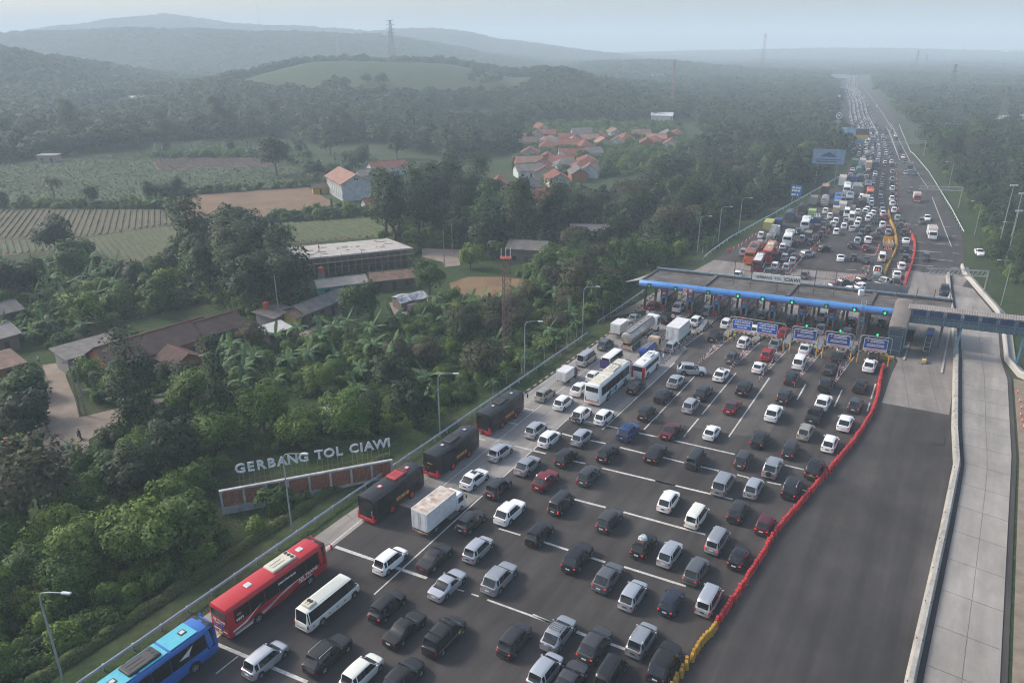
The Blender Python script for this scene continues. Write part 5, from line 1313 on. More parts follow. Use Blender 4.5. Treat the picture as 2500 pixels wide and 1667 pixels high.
CONE=cb.mesh('traffic_cone',[M_CONE,M_CONEW],40)
def cone(x,y,label,group,z=.021,s=1.0):
 o=link('traffic_cone',CONE);o.location=(x,y,z);o.scale=(s,s,s);tag(o,label,'traffic cone',group)
for x,y in CONES_DIAG:cone(x,y,'orange cone in the diagonal row left of the open tarmac beyond the gate','cones in the diagonal row',s=1.15)
for x,y in CONES_LEFT:cone(x,y,'orange cone in the row beside the left grass verge beyond the gate','cones by the verge',s=1.2)
for x,y in CONES_GATE:cone(x,y,'orange cone in the short row left of the loaded pickup','cones by the pickup',s=1.2)
for x,y in CONES_CONTRA:cone(x,y,'orange cone in the long far row right of the contraflow file','cones along the contraflow',s=1.25)
for x,y in CONES_RAMP:cone(x,y,'orange cone on the dirt verge at the right edge of the ramp','cones by the ramp',.1-.1)
wbt=link('water_barrier',WB['red']);wbt.location=(*WB_LEFT,.021);wbt.rotation_euler=(0,0,.5);tag(wbt,'lone red barrier at the near end of the verge cones','barrier')
# ------------------------------------------------------------------ street lamps
M_LAMPPOST=mat('lamp_post_grey_green',(.27,.33,.33),.5,.2,var=.12,scale=.6)
def lamp_meshes(h=10.6,arm=2.4):
 b=MB();b.tube([(0,0,0),(0,0,h*.55),(0,0,h-1.2)],.11,8,0,.075);b.tube([(0,0,h-1.25),(.05,0,h-.6),(.35,0,h-.15),(.9,0,h),(arm,0,h+.08)],.07,8,0,.045)
 post=b.mesh('post',M_LAMPPOST,50)
 q=MB();q.rbox(arm-.15,arm+.75,-.15,.15,h+.03,h+.19,.06);q.b(arm+.05,arm+.68,-.11,.11,h-.01,h+.03,1);head=q.mesh('lamp_head',[mat('lamp_head_grey',(.5,.52,.53),.4),mat('lamp_glass',(.6,.6,.56),.2)])
 return post,head
LAMP=lamp_meshes()
def lamp(x,y,rz,label,group='lamps along the left verge',z=-.6,s=1.0):
 t=thing('street_lamp',label,'street lamp',(x,y,z),rz,group);t.scale=(s,s,s)
 link('post',LAMP[0],t);link('lamp_head',LAMP[1],t);return t
for x,y,rz,label,g,s in LAMPS:lamp(x,y,rz,label,g,-.4,s)
# ------------------------------------------------------------------ brick wall with the big letters
M_BRICK=mat('terracotta_block',(.44,.17,.10),.85,var=.35,scale=3)
M_WALLPAINT=grime(mat('old_white_wall',(.48,.48,.47),.85,var=.12,scale=1.2),.6,.8,(.10,.10,.08))
M_LETTER=mat('weathered_blue_grey_letter',(.56,.60,.62),.85,var=.15,scale=1.2)
M_LETTEREDGE=mat('letter_edge_rust',(.22,.16,.13),.7)
w0,w1=Vector((*WALL0,0)),Vector((*WALL1,0));wl=(w1-w0).length;wrz=math.atan2((w1-w0).y,(w1-w0).x)
wt=thing('name_wall','long white framed terracotta lattice wall beneath the big letters','wall',(w0.x,w0.y,-1.0),wrz)
npan=8;pw_=wl/npan
b=MB();b.b(0,wl,-.14,.14,-.6,1.0);link('plinth',b.mesh('plinth',M_WALLPAINT),wt)
b=MB();b.b(-.15,wl+.15,-.2,.2,3.25,3.5);link('coping',b.mesh('coping',M_WALLPAINT),wt)
for k in range(npan+1):
 b=MB();b.b(k*pw_-.14,k*pw_+.14,-.17,.17,-.55,3.25);link('pillar',b.mesh('pillar',M_WALLPAINT),wt)
bb=MB();bb.b(-.11,.11,-.08,.08,-.045,.045)
for k in range(npan):
 pb=MB();rows_=18;nb_=int((pw_-.3)/.30)
 for r_ in range(rows_):
  z=1.03+r_*2.2/rows_
  for c_ in range(nb_+(r_%2)):
   x=k*pw_+.16+(pw_-.32)*(c_+(.5 if r_%2==0 else 0))/nb_
   x0,x1=max(k*pw_+.15,x-.105),min((k+1)*pw_-.15,x+.105)
   if x1-x0>.05:pb.b(x0,x1,-.07-.01*((r_*3+c_)%3),.07,z+.012,z+2.2/rows_-.012)
 o=link('brick_lattice',pb.mesh('brick_lattice',M_BRICK),wt);o['kind']='stuff'
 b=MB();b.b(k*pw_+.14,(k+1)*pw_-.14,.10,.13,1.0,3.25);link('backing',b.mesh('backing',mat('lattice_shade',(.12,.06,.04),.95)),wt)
lt=thing('name_letters','big weathered GERBANG TOL CIAWI letters on thin posts behind the lattice wall','sign',(w0.x,w0.y,-1.0),wrz)
x=LET0;H_=1.95
for ch,wd in zip('GERBANG TOL CIAWI',[1.05,.95,1.0,1.0,1.05,1.05,1.05,.55,.95,1.1,.9,.55,1.05,.5,1.05,1.35,.45]):
 wd*=LETW
 if ch!=' ':
  me=text_mesh(ch,LETS,.05,'CENTER',.05);me.materials.clear();me.materials.append(M_LETTER)
  o=link('letter',me,lt);o.location=(x+wd/2,.75,5.62);o.rotation_euler=(R(90),0,0)
  for dx in((-.28,.28)if wd>.7*LETW else(0,)):
   b=MB();b.tube([(x+wd/2+dx,.75,-.3),(x+wd/2+dx,.75,5.1)],.035,5);link('post',b.mesh('post',M_LETTEREDGE),lt)
 x+=wd
b=MB();b.tube([(LET0,.80,3.9),(x,.80,3.9)],.04,5);link('rail',b.mesh('rail',M_RUSTST),lt)
# ------------------------------------------------------------------ lattice masts
def lattice_mast(name,label,cat,base,h,w0_,w1_,n,m,rz=0,r=.05,arms=None,tri=False):
 t=thing(name,label,cat,base,rz)
 C4=[(-1,-1),(1,-1),(1,1),(-1,1)]if not tri else[(-1,-.7),(1,-.7),(0,1)]
 def cw(z):return lerp(w0_,w1_,z/h)/2
 b=MB()
 for cx,cy_ in C4:b.tube([(cx*cw(0),cy_*cw(0),0),(cx*cw(h),cy_*cw(h),h)],r*1.3,5)
 link('legs',b.mesh('legs',m),t)
 b=MB()
 for k in range(n):
  z0,z1=h*k/n,h*(k+1)/n
  for i in range(len(C4)):
   a,c=C4[i],C4[(i+1)%len(C4)]
   b.tube([(a[0]*cw(z0),a[1]*cw(z0),z0),(c[0]*cw(z1),c[1]*cw(z1),z1)],r*.7,4)
   b.tube([(c[0]*cw(z0),c[1]*cw(z0),z0),(a[0]*cw(z1),a[1]*cw(z1),z1)],r*.7,4)
   b.tube([(a[0]*cw(z1),a[1]*cw(z1),z1),(c[0]*cw(z1),c[1]*cw(z1),z1)],r*.7,4)
 link('lattice',b.mesh('lattice',m),t)
 for z,l in(arms or[]):
  b=MB();b.tube([(-l,0,z),(-l*.3,0,z+l*.12),(l*.3,0,z+l*.12),(l,0,z)],r*1.1,4);b.tube([(-l,0,z),(0,0,z-l*.16),(l,0,z)],r*.8,4)
  for s in(-1,1):b.tube([(s*l,0,z),(s*l,0,z-1.6)],r*.9,4)
  link('cross_arm',b.mesh('cross_arm',m),t)
 return t
CCOL=[('black','black'),('blue','dark blue'),('charcoal','charcoal black'),('cream','cream white'),('darkred','deep red'),('gold','pale gold'),('grey','grey'),('gunmetal','dark grey'),('lightgrey','light grey'),('maroon','dark maroon'),('navy','navy blue'),('red','bright red'),('silver','silver'),('slate','slate grey'),('white','white')]
CKIND={'m':'minivan','s':'off-road car','c':'crossover car','v':'boxy van','h':'hatchback','d':'saloon car','r':'high-roofed van','p':'large van','k':'pickup truck'}
GROUPS=['cars queueing before the toll gate','cars beyond the toll gate','cars in the contraflow file','oncoming cars']
FAR_PLACE=['packed into the far queue beyond the toll gate','in the single file between median and cones','driving towards the viewer on the far open carriageway']
EXTRA_WORDS={'roof_rail':'roof rails','sunroof':'a dark sunroof','dark_roof':'a black roof','roof_rack':'a roof rack','cross_bars':'roof bars','spare_wheel':'a silver spare wheel','spare_wheel_dark':'a black spare wheel','side_stripe':'a pale side stripe','badge':'a yellow door badge','gold_emblem':'a gold rear emblem','red_stickers':'red stickers','green_stickers':'green stickers','bed_board':'an open black bed'}
CARS=[
('m',12,-23,53.9,31,0,0,0,0),('s',0,-17.3,54.5,32,0,0,('roof_rail',),0),('m',3,-13.7,52.3,32,0,0,0,0),('c',0,-9.9,51.7,32,0,0,0,0),('m',14,-13.5,68.3,32,0,0,0,0),('d',2,-8.6,68.9,31,0,0,0,0),
('m',12,-3.8,70.3,31,0,0,0,0),('d',12,-6.8,64.4,33,0,0,0,0),('s',8,-1.3,65.3,31,0,0,('roof_rail',),0),('m',0,-12.7,61,31,0,1,0,0),('d',0,-10.5,57.9,33,0,0,0,0),('p',0,-6.5,56.8,32,0,0,('cross_bars','side_stripe','badge'),0),
('m',2,-4.9,75.6,33,0,1,0,0),('s',14,-.2,77.5,32,0,0,('roof_rail',),0),('m',0,3.3,73.2,32,0,0,0,0),('m',2,.3,56.4,31,0,1,0,0),('c',8,4.6,57.2,32,0,0,('roof_rack','spare_wheel'),0),('m',12,3.1,52.5,33,0,0,0,0),
('d',7,5.2,51.4,32,0,0,0,0),('v',2,6.2,79.4,33,0,1,0,0),('m',7,11.8,75.9,33,0,1,0,0),('m',14,19.8,80,31,0,1,0,0),('v',3,22.5,76.6,33,0,0,0,0),('m',2,27.9,77.8,32,0,1,0,0),
('h',9,30.4,75.2,31,0,1,0,0),('s',0,7.4,68.8,31,0,1,('sunroof',),0),('m',0,15.2,71,33,0,1,0,0),('m',12,17.9,69.5,32,0,0,0,0),('v',8,23.8,71.8,33,0,1,0,0),('h',0,25.5,68.9,33,0,1,0,0),
('c',6,10.4,65.5,33,0,1,0,0),('m',6,20.2,66.6,33,0,1,0,0),('m',12,12.7,62.7,32,0,0,0,0),('h',10,16.5,61.7,33,0,1,0,0),('v',12,20.4,61.9,32,0,0,0,0),('c',7,8,55.8,33,0,1,0,0),
('m',8,12.6,56.4,33,0,0,('roof_rail',),0),('s',0,14.2,53.5,31,0,0,0,0),('v',0,9,52.2,31,0,0,0,0),('m',12,3.6,98.7,31,0,0,0,0),('m',14,5.5,95.9,33,0,1,('green_stickers',),0),('m',14,10.9,103.7,32,0,0,0,0),
('m',14,14.3,102.8,32,0,0,0,0),('m',12,10.3,96.4,31,0,0,0,0),('s',1,17.3,98,32,0,0,('roof_rack',),0),('d',0,20.3,92,32,0,1,0,0),('m',0,7.6,90.7,32,0,1,0,0),('m',0,13.5,91.8,32,0,1,0,0),
('m',7,10.3,86,32,0,1,0,0),('c',4,4.5,84.8,33,0,0,('roof_rail',),0),('c',8,2.2,88.5,33,0,1,0,0),('m',12,-1.6,92.1,33,0,0,0,0),('c',14,-4.9,85.1,33,0,0,('sunroof',),0),('m',2,-1.7,83,33,0,1,('red_stickers',),0),
('m',5,5.5,110.8,33,0,0,0,0),('m',14,8.3,107.8,31,0,0,0,0),('c',14,11.5,112.9,33,0,1,0,0),('h',14,14.3,118.1,33,0,0,0,0),('r',12,13.7,125.6,33,0,0,0,0),('m',6,18,132.9,32,0,0,0,0),
('c',0,20.9,113.6,33,0,1,0,0),('m',0,21.1,104.3,31,0,1,0,0),('c',0,24.9,110.4,34,0,0,0,0),('d',9,23.7,98.6,32,0,1,0,0),('m',12,30.6,131.8,31,0,1,0,0),('h',8,25.9,147.8,31,0,0,0,0),
('c',4,31.2,155.8,32,0,1,0,0),('s',0,32.7,147.7,33,0,1,0,0),('s',3,36.7,154.7,30,0,1,0,0),('m',8,42.5,152.5,32,0,0,0,0),('m',14,38.5,145.9,32,0,0,0,0),('m',7,47.6,150.5,31,0,1,0,0),
('m',14,44.4,144.5,31,0,0,0,0),('m',6,53.9,149.8,33,0,0,0,0),('m',7,58.8,147.1,33,0,0,0,0),('c',0,40.1,137.1,31,0,0,0,0),('m',14,44.9,133.9,32,0,0,0,0),('m',6,40.6,126.6,31,0,0,('dark_roof',),0),
('c',14,36.6,118.7,33,0,0,('sunroof',),0),('s',12,31.8,120.5,98,0,0,('roof_rail',),0),('c',12,28.1,116,33,0,1,0,0),('s',2,31.7,111.5,33,0,0,0,0),('m',12,28.6,106.8,32,0,0,0,0),('c',4,35.1,106.4,33,0,1,('dark_roof',),0),
('s',0,38.9,113.2,31,0,1,0,0),('c',8,50.8,133.3,31,0,0,0,0),('m',11,47.5,127.8,32,0,1,0,0),('h',14,44.1,122,31,0,1,0,0),('c',14,49,140.7,31,0,0,0,0),('c',11,54.5,139.2,32,0,0,0,0),
('c',14,55.6,130.7,32,0,1,0,0),('p',14,52.2,124.2,31,0,0,0,0),('m',0,48.2,117.3,31,0,1,0,0),('s',14,65.8,149,33,0,1,0,0),('s',0,70.4,145.1,31,0,1,0,0),('c',0,76.8,145,33,0,0,0,0),
('m',6,67,138.9,33,0,0,0,0),('c',8,62.7,141.3,32,0,1,0,0),('d',0,59.9,126.6,32,0,1,0,0),('d',2,56.6,121.7,32,0,1,0,0),('s',14,64.2,122.7,32,0,0,('sunroof',),0),('s',2,67.3,127.9,32,0,1,0,0),
('m',12,62.6,130.6,32,0,0,0,0),('s',0,53.2,114.8,32,0,0,0,0),('c',0,58.8,114.3,33,0,0,0,0),('c',7,54.9,107.1,32,0,1,0,0),('k',0,47,103.5,32,0,0,('bed_board',),0),('s',14,50.1,107.8,33,0,1,0,0),
('s',14,40.9,104.1,31,0,0,0,0),('c',14,50.7,100.9,31,0,0,0,0),('m',5,43.7,98.1,33,0,0,('roof_rail',),0),('m',14,45.9,94.6,32,0,0,0,0),('c',0,36.2,95.9,32,0,1,0,0),('m',2,39.6,92.9,31,0,1,0,0),
('v',2,25.5,90.1,32,0,0,0,0),('m',7,32.2,90.2,32,0,1,0,0),('s',8,35.5,88,31,0,1,('roof_rail','spare_wheel_dark'),0),('s',0,41.1,87.7,32,0,1,('roof_rack','gold_emblem'),0),('p',8,27.7,83.9,32,0,0,0,0),('m',12,31.4,83,31,0,0,0,0),
('s',0,36.4,83,32,0,1,('sunroof','roof_rail'),0),('h',14,29.7,97.9,32,0,0,0,0),('s',2,44.7,110.1,33,0,1,0,0),('m',14,56.7,179.7,26,1,0,0,1),('c',0,62,177.2,28,1,1,0,1),('m',6,64.9,182.3,25,1,0,0,1),
('m',14,68.5,187.6,27,1,1,0,1),('c',2,67.9,181.8,26,1,0,0,1),('m',12,71.1,186.6,25,1,1,0,1),('m',12,74.7,192.4,24,1,1,0,1),('c',9,76.7,196.6,25,1,1,0,1),('m',12,73.9,196.1,25,1,0,0,1),
('c',2,77.7,201.9,23,1,0,0,1),('s',8,81.1,199,62,1,0,0,1),('c',0,88.1,205.3,55,1,1,0,1),('m',8,64.3,201.6,24,1,0,0,1),('r',8,71,208.8,24,1,1,0,1),('m',14,77.1,207.1,25,1,0,0,1),
('d',9,75.4,202.6,24,1,1,0,1),('h',4,83.2,212,24,1,0,0,1),('m',0,87,212.6,25,1,0,0,1),('c',7,90.6,218.2,24,1,1,0,1),('m',8,86.2,217,25,1,0,0,1),('c',2,93.7,222.6,25,1,1,0,1),
('m',7,96.6,227.8,23,1,1,0,1),('m',2,100.4,232.4,24,1,0,0,1),('m',0,96.2,231.7,26,1,1,0,1),('m',2,88.2,226.1,24,1,0,0,1),('m',14,75.5,221.6,25,1,0,0,1),('c',14,103.1,236.3,24,1,1,0,1),
('m',14,106,241.2,24,1,0,0,1),('m',14,100,226.1,24,1,1,0,1),('m',14,105.5,233.6,24,1,1,0,1),('m',8,109.3,241.2,24,1,0,0,1),('m',7,99.8,235.9,24,1,1,0,1),('m',6,102.1,240,26,1,0,0,1),
('m',14,107.1,248.8,26,1,1,0,1),('m',14,108.8,257,26,1,0,0,1),('d',2,108.7,247.2,24,1,0,0,1),('m',6,73.3,179.5,28,1,0,0,1),('h',4,76.7,169.8,62,1,1,0,1),('c',0,80.3,172.4,60,1,1,0,1),
('d',14,89,195.9,24,1,1,0,1),('c',2,92.3,195.8,24,1,0,0,1),('d',2,94.9,193.6,24,1,0,0,1),('c',0,97.4,209.2,23,1,0,0,1),('c',4,100.1,205.9,25,1,0,0,1),('m',12,101.5,214.5,26,1,0,0,1),
('m',2,104.3,219.6,25,1,1,0,1),('m',2,107.6,225.4,25,1,1,0,1),('m',7,111.4,229.9,24,1,0,0,1),('s',14,104.9,215.2,25,1,1,0,1),('m',2,109.4,220.6,50,1,0,0,1),('m',6,113.4,226.8,25,1,1,0,1),
('m',8,115.6,225.4,24,1,0,0,1),('m',4,117.8,230.3,25,1,0,0,1),('d',12,106.7,230.4,24,1,1,0,1),('m',14,110.7,236.2,25,1,0,0,1),('m',14,113.6,241.8,23,1,0,0,1),('d',0,118.6,241.2,26,1,0,0,1),
('m',14,118.7,235.8,26,1,1,0,1),('d',2,121.9,246.4,25,1,0,0,1),('m',14,118,244.8,23,1,1,0,1),('m',14,120.5,248.7,24,1,1,0,1),('m',14,123.5,253,24,1,1,0,1),('d',2,119.6,251.5,25,1,1,0,1),
('h',9,116.9,247.7,23,1,1,0,1),('m',14,121.9,255.8,23,1,1,0,1),('m',14,119.4,255.6,26,1,0,0,1),('m',14,126.6,252.6,23,1,1,0,1),('m',4,124.8,247.2,24,1,1,0,1),('c',10,85.4,174.2,62,1,1,0,1),
('c',14,83.6,169.7,60,1,0,0,1),('s',6,90.2,176.1,50,1,0,0,1),('k',3,90.3,173.5,55,1,1,0,1),('m',6,126,257.8,23,1,1,0,1),('m',14,124.4,259.7,23,1,0,0,1),('h',14,79.6,167.4,55,1,0,0,1),
('p',0,78.7,137.7,212,1,0,0,3),('s',10,101.2,166.5,208,1,0,0,3),('m',7,112,195.8,204,1,0,0,3),('c',14,137.9,245.2,204,1,0,0,3),('m',6,133.6,240.4,205,1,0,0,3),('m',6,157.8,296.3,205,2,0,0,3),
('c',8,176.9,339.2,203,2,0,0,3),('c',13,180.3,337.7,204,2,0,0,3),('m',14,201.4,391.7,203,2,0,0,3),('m',6,193.6,374.2,203,2,0,0,3),('m',14,244.6,490.2,203,2,0,0,3),('m',2,237,472.9,203,2,0,0,3),
('m',2,218.1,429.8,204,2,0,0,3),('m',2,210.8,414.2,203,2,0,0,3),('m',6,254.2,515.2,204,2,0,0,3),('m',14,345.2,737.4,203,2,0,0,3),('c',14,96.4,179.7,26,1,1,0,2),('m',0,93.4,173.5,28,1,1,0,2),
('m',14,101.3,187.4,25,1,1,0,2),('m',7,106.3,195.8,26,1,0,0,2),('s',2,110.7,204.9,24,1,0,0,2),('d',14,116,214.9,26,1,1,0,2),('m',2,120.4,225.4,25,1,1,0,2),('m',2,123.9,234.7,25,1,0,0,2),
('m',12,128.2,245.6,26,1,0,0,2),('m',14,133.1,258.3,25,1,0,0,2),('c',14,138.1,270,24,1,1,0,2),('m',14,142.4,279.5,24,2,1,0,2),('m',2,146.6,288.4,23,2,0,0,2),('m',14,152.7,300.9,23,2,1,0,2),
('m',2,158.4,313.2,23,2,0,0,2),('m',8,162.7,322.3,23,2,1,0,2),('m',8,172.3,342.2,25,2,1,0,2),('m',2,181.9,362.8,24,2,0,0,2),('m',14,187.1,374.2,24,2,0,0,2),('m',8,194.1,389.8,23,2,0,0,2),
('m',6,201.8,405.7,22,2,0,0,2),('m',6,207.6,418.6,23,2,0,0,2),('m',2,218.7,444.2,22,2,0,0,2),('m',8,232.4,475.7,24,2,1,0,2),('m',6,245.8,505.5,22,2,0,0,2),('m',6,253.9,525.2,24,2,1,0,2),
('d',14,129.8,201.5,200,1,1,0,4),('m',8,129.1,258.5,23,2,0,0,1),('v',0,131.9,264.9,23,2,0,0,1),('m',14,130.5,270,23,2,0,0,1),('d',0,134.3,270.6,23,2,0,0,1),('c',14,133.1,276,24,2,0,0,1),
('c',0,136.8,276.3,24,2,0,0,1),('m',8,122.9,276.9,24,2,0,0,1),('v',14,132.3,282.4,25,2,0,0,1),('m',8,139.6,282.8,25,2,0,0,1),('h',0,129,283,25,2,0,0,1),('c',12,125.5,283.4,25,2,0,0,1),
('m',0,142.8,289.5,26,2,0,0,1),('s',0,147.7,299.5,26,2,0,0,1),('v',2,134.2,301.5,26,2,0,0,1),('c',14,138.1,302.1,26,2,0,0,1),('m',6,150.5,305.3,26,2,0,0,1),('c',12,144.2,307.3,26,2,0,0,1),
('v',6,147.9,307.5,26,2,0,0,1),('m',14,140.9,308,26,2,0,0,1),('h',2,153.5,311.5,26,2,0,0,1),('m',0,150.9,313.6,26,2,0,0,1),('d',2,156.3,317.4,26,2,0,0,1),('m',2,153.7,319.3,26,2,0,0,1),
('m',2,159.1,323,26,2,0,0,1),('m',2,156.8,325.7,26,2,0,0,1),('m',0,147.1,328.1,26,2,0,0,1),('m',8,154.4,328.2,26,2,0,0,1),('v',0,162.1,329.1,26,2,0,0,1),('h',12,152.2,331,26,2,0,0,1),
('m',14,159.7,331.6,26,2,0,0,1),('d',6,157.1,333.8,26,2,0,0,1),('h',14,150,334.1,26,2,0,0,1),('m',2,165.1,335.3,26,2,0,0,1),('m',12,162.9,338.3,26,2,0,0,1),('v',4,152.8,339.8,26,2,0,0,1),
('v',4,160.4,340.4,26,2,0,0,1),('m',0,168.1,341.5,26,2,0,0,1),('m',14,163.1,346.1,26,2,0,0,1),('s',0,167,346.6,26,2,0,0,1),('h',0,171.1,347.7,26,2,0,0,1),('d',14,157.3,349.1,26,2,0,0,1),
('m',2,161,349.2,26,2,0,0,1),('m',11,174.4,354.5,26,2,0,0,1),('m',2,163.9,355.1,26,2,0,0,1),('h',2,179.5,365,26,2,0,0,1),('c',2,176,365.2,26,2,0,0,1),('m',6,172.5,365.5,26,2,0,0,1),
('m',12,178.8,370.9,25,2,0,0,1),('m',14,182.4,371,25,2,0,0,1),('m',14,175.8,372.1,25,2,0,0,1),('m',8,173.1,374.1,25,2,0,0,1),('m',4,185.1,376.9,24,2,0,0,1),('m',14,181.6,377.1,24,2,0,0,1),
('v',6,178.8,378.7,24,2,0,0,1),('m',12,175.8,380,24,2,0,0,1),('d',2,184.2,382.9,24,2,0,0,1),('m',2,188,383.4,24,2,0,0,1),('m',0,181.8,385.4,24,2,0,0,1),('m',14,178.4,385.9,24,2,0,0,1)]
MED_FAR=[(186,373),(211,429),(241,498),(268,566),(304,655),(355,776),(420,940),(482,1096),(569,1300),(669,1520)]
MASS_Y0=389
HEAVY=[('red_coach',-24.9,62.7,33,'glossy red coach with cream roof unit and white swoosh livery beside the guardrail','large vehicles before the toll gate'),('blue_coach',-32.4,50.5,32,'blue coach with peeling turquoise roof beside the guardrail, cut by the frame','large vehicles before the toll gate'),('police_coach_a',-15.1,80.4,32,'black coach with orange lettering and red-topped roof unit beside the white box truck','large vehicles before the toll gate'),('police_coach_b',-8.3,90.6,32,'black coach with orange side lettering and an orange line above its rear, middle of three','large vehicles before the toll gate'),('police_coach_c',-1.7,102.4,32,'black coach with orange lettering and thin red side stripe, foremost of three','large vehicles before the toll gate'),('white_coach',16.2,113.2,32,'white coach with teal ring graphics and cream roof panels in the concrete lanes','large vehicles before the toll gate'),('red_white_bus',23.8,121,32,'small white bus with bright red rear corners behind the blue tank truck','large vehicles before the toll gate'),('white_minibus',18.2,124.2,32,'white minibus with a purple back between silver van and white coach','large vehicles before the toll gate'),('long_minibus',-18.8,61.2,32,'long white minibus with red side markers beside the red coach','large vehicles before the toll gate'),('white_truck',-8.8,76.8,32,'white box truck with rust streaked roof beside the black coach','large vehicles before the toll gate'),('small_box_truck',9.6,117.9,32,'small white box truck with black cab beside the kerb','large vehicles before the toll gate'),('small_white_truck',21.9,140.3,32,'white light box truck left of the long silver tanker','large vehicles before the toll gate'),('tanker_trailer',25.4,137.2,32,'long silver tanker truck with white cab waiting before the toll booths','large vehicles before the toll gate'),('blue_tank_truck',25.7,128.9,32,'blue tank truck with cream cab behind the silver tanker','large vehicles before the toll gate'),('ribbed_truck',33.1,137.7,32,'pale ribbed box truck with green skirt before the toll booths','large vehicles before the toll gate'),('orange_coach',65.1,196.2,25,'orange coach with grey roof hatches just beyond the toll gate','large vehicles beyond the toll gate'),('red_orange_coach',69.9,197,25,'red orange coach with faded orange roof just beyond the toll gate','large vehicles beyond the toll gate'),('dark_red_bus',63.8,186.6,25,'dark red bus with white sides and white roof panels beyond the toll gate','large vehicles beyond the toll gate'),('white_bus_near',80.7,213.2,25,'white bus with red tail lights right of the silver tanker beyond the gate','large vehicles beyond the toll gate'),('white_bus_far',92.7,232.2,25,'white bus in front of the blue tipper truck beyond the gate','large vehicles beyond the toll gate'),('tanker_beyond',77.6,217.8,25,'dusty silver tanker truck with white cab beyond the toll gate','large vehicles beyond the toll gate'),('olive_truck',80.7,230.8,25,'olive yellow box truck parked beside the grass verge','large vehicles beyond the toll gate'),('slate_small_truck',85.4,236.1,25,'small dark blue truck ahead of the olive yellow truck','large vehicles beyond the toll gate'),('tarp_truck',92.7,246.3,25,'orange cabbed truck under a blue grey tarpaulin by the verge','large vehicles beyond the toll gate'),('dark_open_truck',89.7,221.9,25,'dark blue open truck with brown load beside the row of cones','large vehicles beyond the toll gate'),('green_box_truck',100.8,248.5,25,'small light green box truck behind the tarpaulin trucks','large vehicles beyond the toll gate'),('blue_tipper',99.4,240.5,25,'blue tipper truck with white rails on its load beyond the gate','large vehicles beyond the toll gate'),('dark_tarp_truck',100.9,257.5,24,'truck under a dark grey tarpaulin ahead of the orange cabbed one','large vehicles beyond the toll gate'),('grey_open_truck',110.3,272.4,24,'grey open sided truck by the verge behind the dark container','large vehicles beyond the toll gate'),('cage_truck',113.9,270.7,24,'pale truck with barred cage tail beside the blue bus','large vehicles beyond the toll gate'),('black_container',121.3,289.8,24,'dark container truck with rusty orange roof by the verge','large vehicles beyond the toll gate'),('blue_bus',118.1,269.9,24,'bright blue bus with cream rear window among the trucks','large vehicles beyond the toll gate'),('silver_bus',123.1,271.9,24,'silver blue coach with dark arched rear right of the blue bus','large vehicles beyond the toll gate'),('cream_truck',115.7,259.8,24,'cream box truck behind the silver blue coach','large vehicles beyond the toll gate'),('tan_truck',111.3,254.5,24,'small tan box truck behind the cream box truck','large vehicles beyond the toll gate'),('yellow_truck',119,259.8,24,'small yellow truck right of the cream box truck','large vehicles beyond the toll gate'),('white_minibus_b',114.3,252.6,24,'white minibus right behind the small yellow truck','large vehicles beyond the toll gate'),('white_minibus_c',113.2,246,24,'white minibus with grey window frame, foremost of the packed white cars','large vehicles beyond the toll gate'),('white_container',136.6,310.8,24,'tall white container truck by the verge at the slip road','large vehicles beyond the toll gate'),('white_coach_far',131,292.8,24,'white coach ahead of the bright blue bus','large vehicles beyond the toll gate'),('grey_container',134.2,291.3,24,'grey container truck beside the distant white coach','large vehicles beyond the toll gate'),('teal_red_bus',136,284,24,'red roofed bus with teal back in the packed queue','large vehicles beyond the toll gate'),('white_truck_far',129.6,273.3,24,'white box truck behind the red and teal bus','large vehicles beyond the toll gate'),('black_tarp',125.5,266.4,24,'truck under a black tarpaulin beside the far white box truck','large vehicles beyond the toll gate'),('grey_coach',140.9,297.1,24,'grey coach right of the grey container truck','large vehicles beyond the toll gate'),('green_tarp',156,339.8,23,'truck under a pale green tarpaulin where the slip road joins','large vehicles beyond the toll gate'),('navy_truck',148.3,320.2,23,'navy blue tarpaulin truck beside the white container truck','large vehicles beyond the toll gate'),('blue_truck',143.9,317.5,23,'small blue truck between the white container and navy truck','large vehicles beyond the toll gate'),('tan_container',166.3,353.5,23,'tan container truck at the far end of the lorry queue','large vehicles beyond the toll gate'),('dark_container',169.3,353.8,23,'dark blue container truck in the far queue beside the tan one','large vehicles beyond the toll gate'),('white_lorry_far',168.7,365.2,23,'white truck with dark windscreen band in the far lorry queue','large vehicles beyond the toll gate'),('green_container',162.7,360.2,23,'dark green container truck alone on the verge of the slip road','large vehicles beyond the toll gate'),('cream_tank_far',184,394.4,22,'cream tank truck in the far queue below the billboards','large vehicles beyond the toll gate'),('white_bus_d',207.6,448,22,'white bus in the far left lane beside the blue billboard','large vehicles beyond the toll gate'),('grey_truck_d',214.8,456.8,22,'grey box truck beside the far white bus','large vehicles beyond the toll gate'),('red_bus_d',223,482.8,22,'red and white bus far up the left lane beside the billboard','large vehicles beyond the toll gate'),('grey_truck_e',237.6,509.1,22,'pale grey truck far up the queue ahead of the red bus','large vehicles beyond the toll gate'),('oncoming_white_truck',126.6,220.8,203,'white box truck driving towards the viewer on the empty carriageway','oncoming lorries'),('oncoming_red_truck',150.9,277.9,203,'red truck with white box driving towards the viewer','oncoming lorries'),('oncoming_grey_truck',185.6,353.2,203,'grey truck with pale raised roof driving towards the viewer','oncoming lorries'),('tow_truck',108.6,210.7,22,'yellow and white tow truck carrying traffic cones beside the yellow barrier','large vehicles beyond the toll gate'),('service_van',99.9,195.4,26,'white service van with yellow rear panel behind the tow truck','large vehicles beyond the toll gate'),('cone_pickup',93.2,183.4,26,'white pickup loaded with cones and road signs behind the service van','large vehicles beyond the toll gate')]
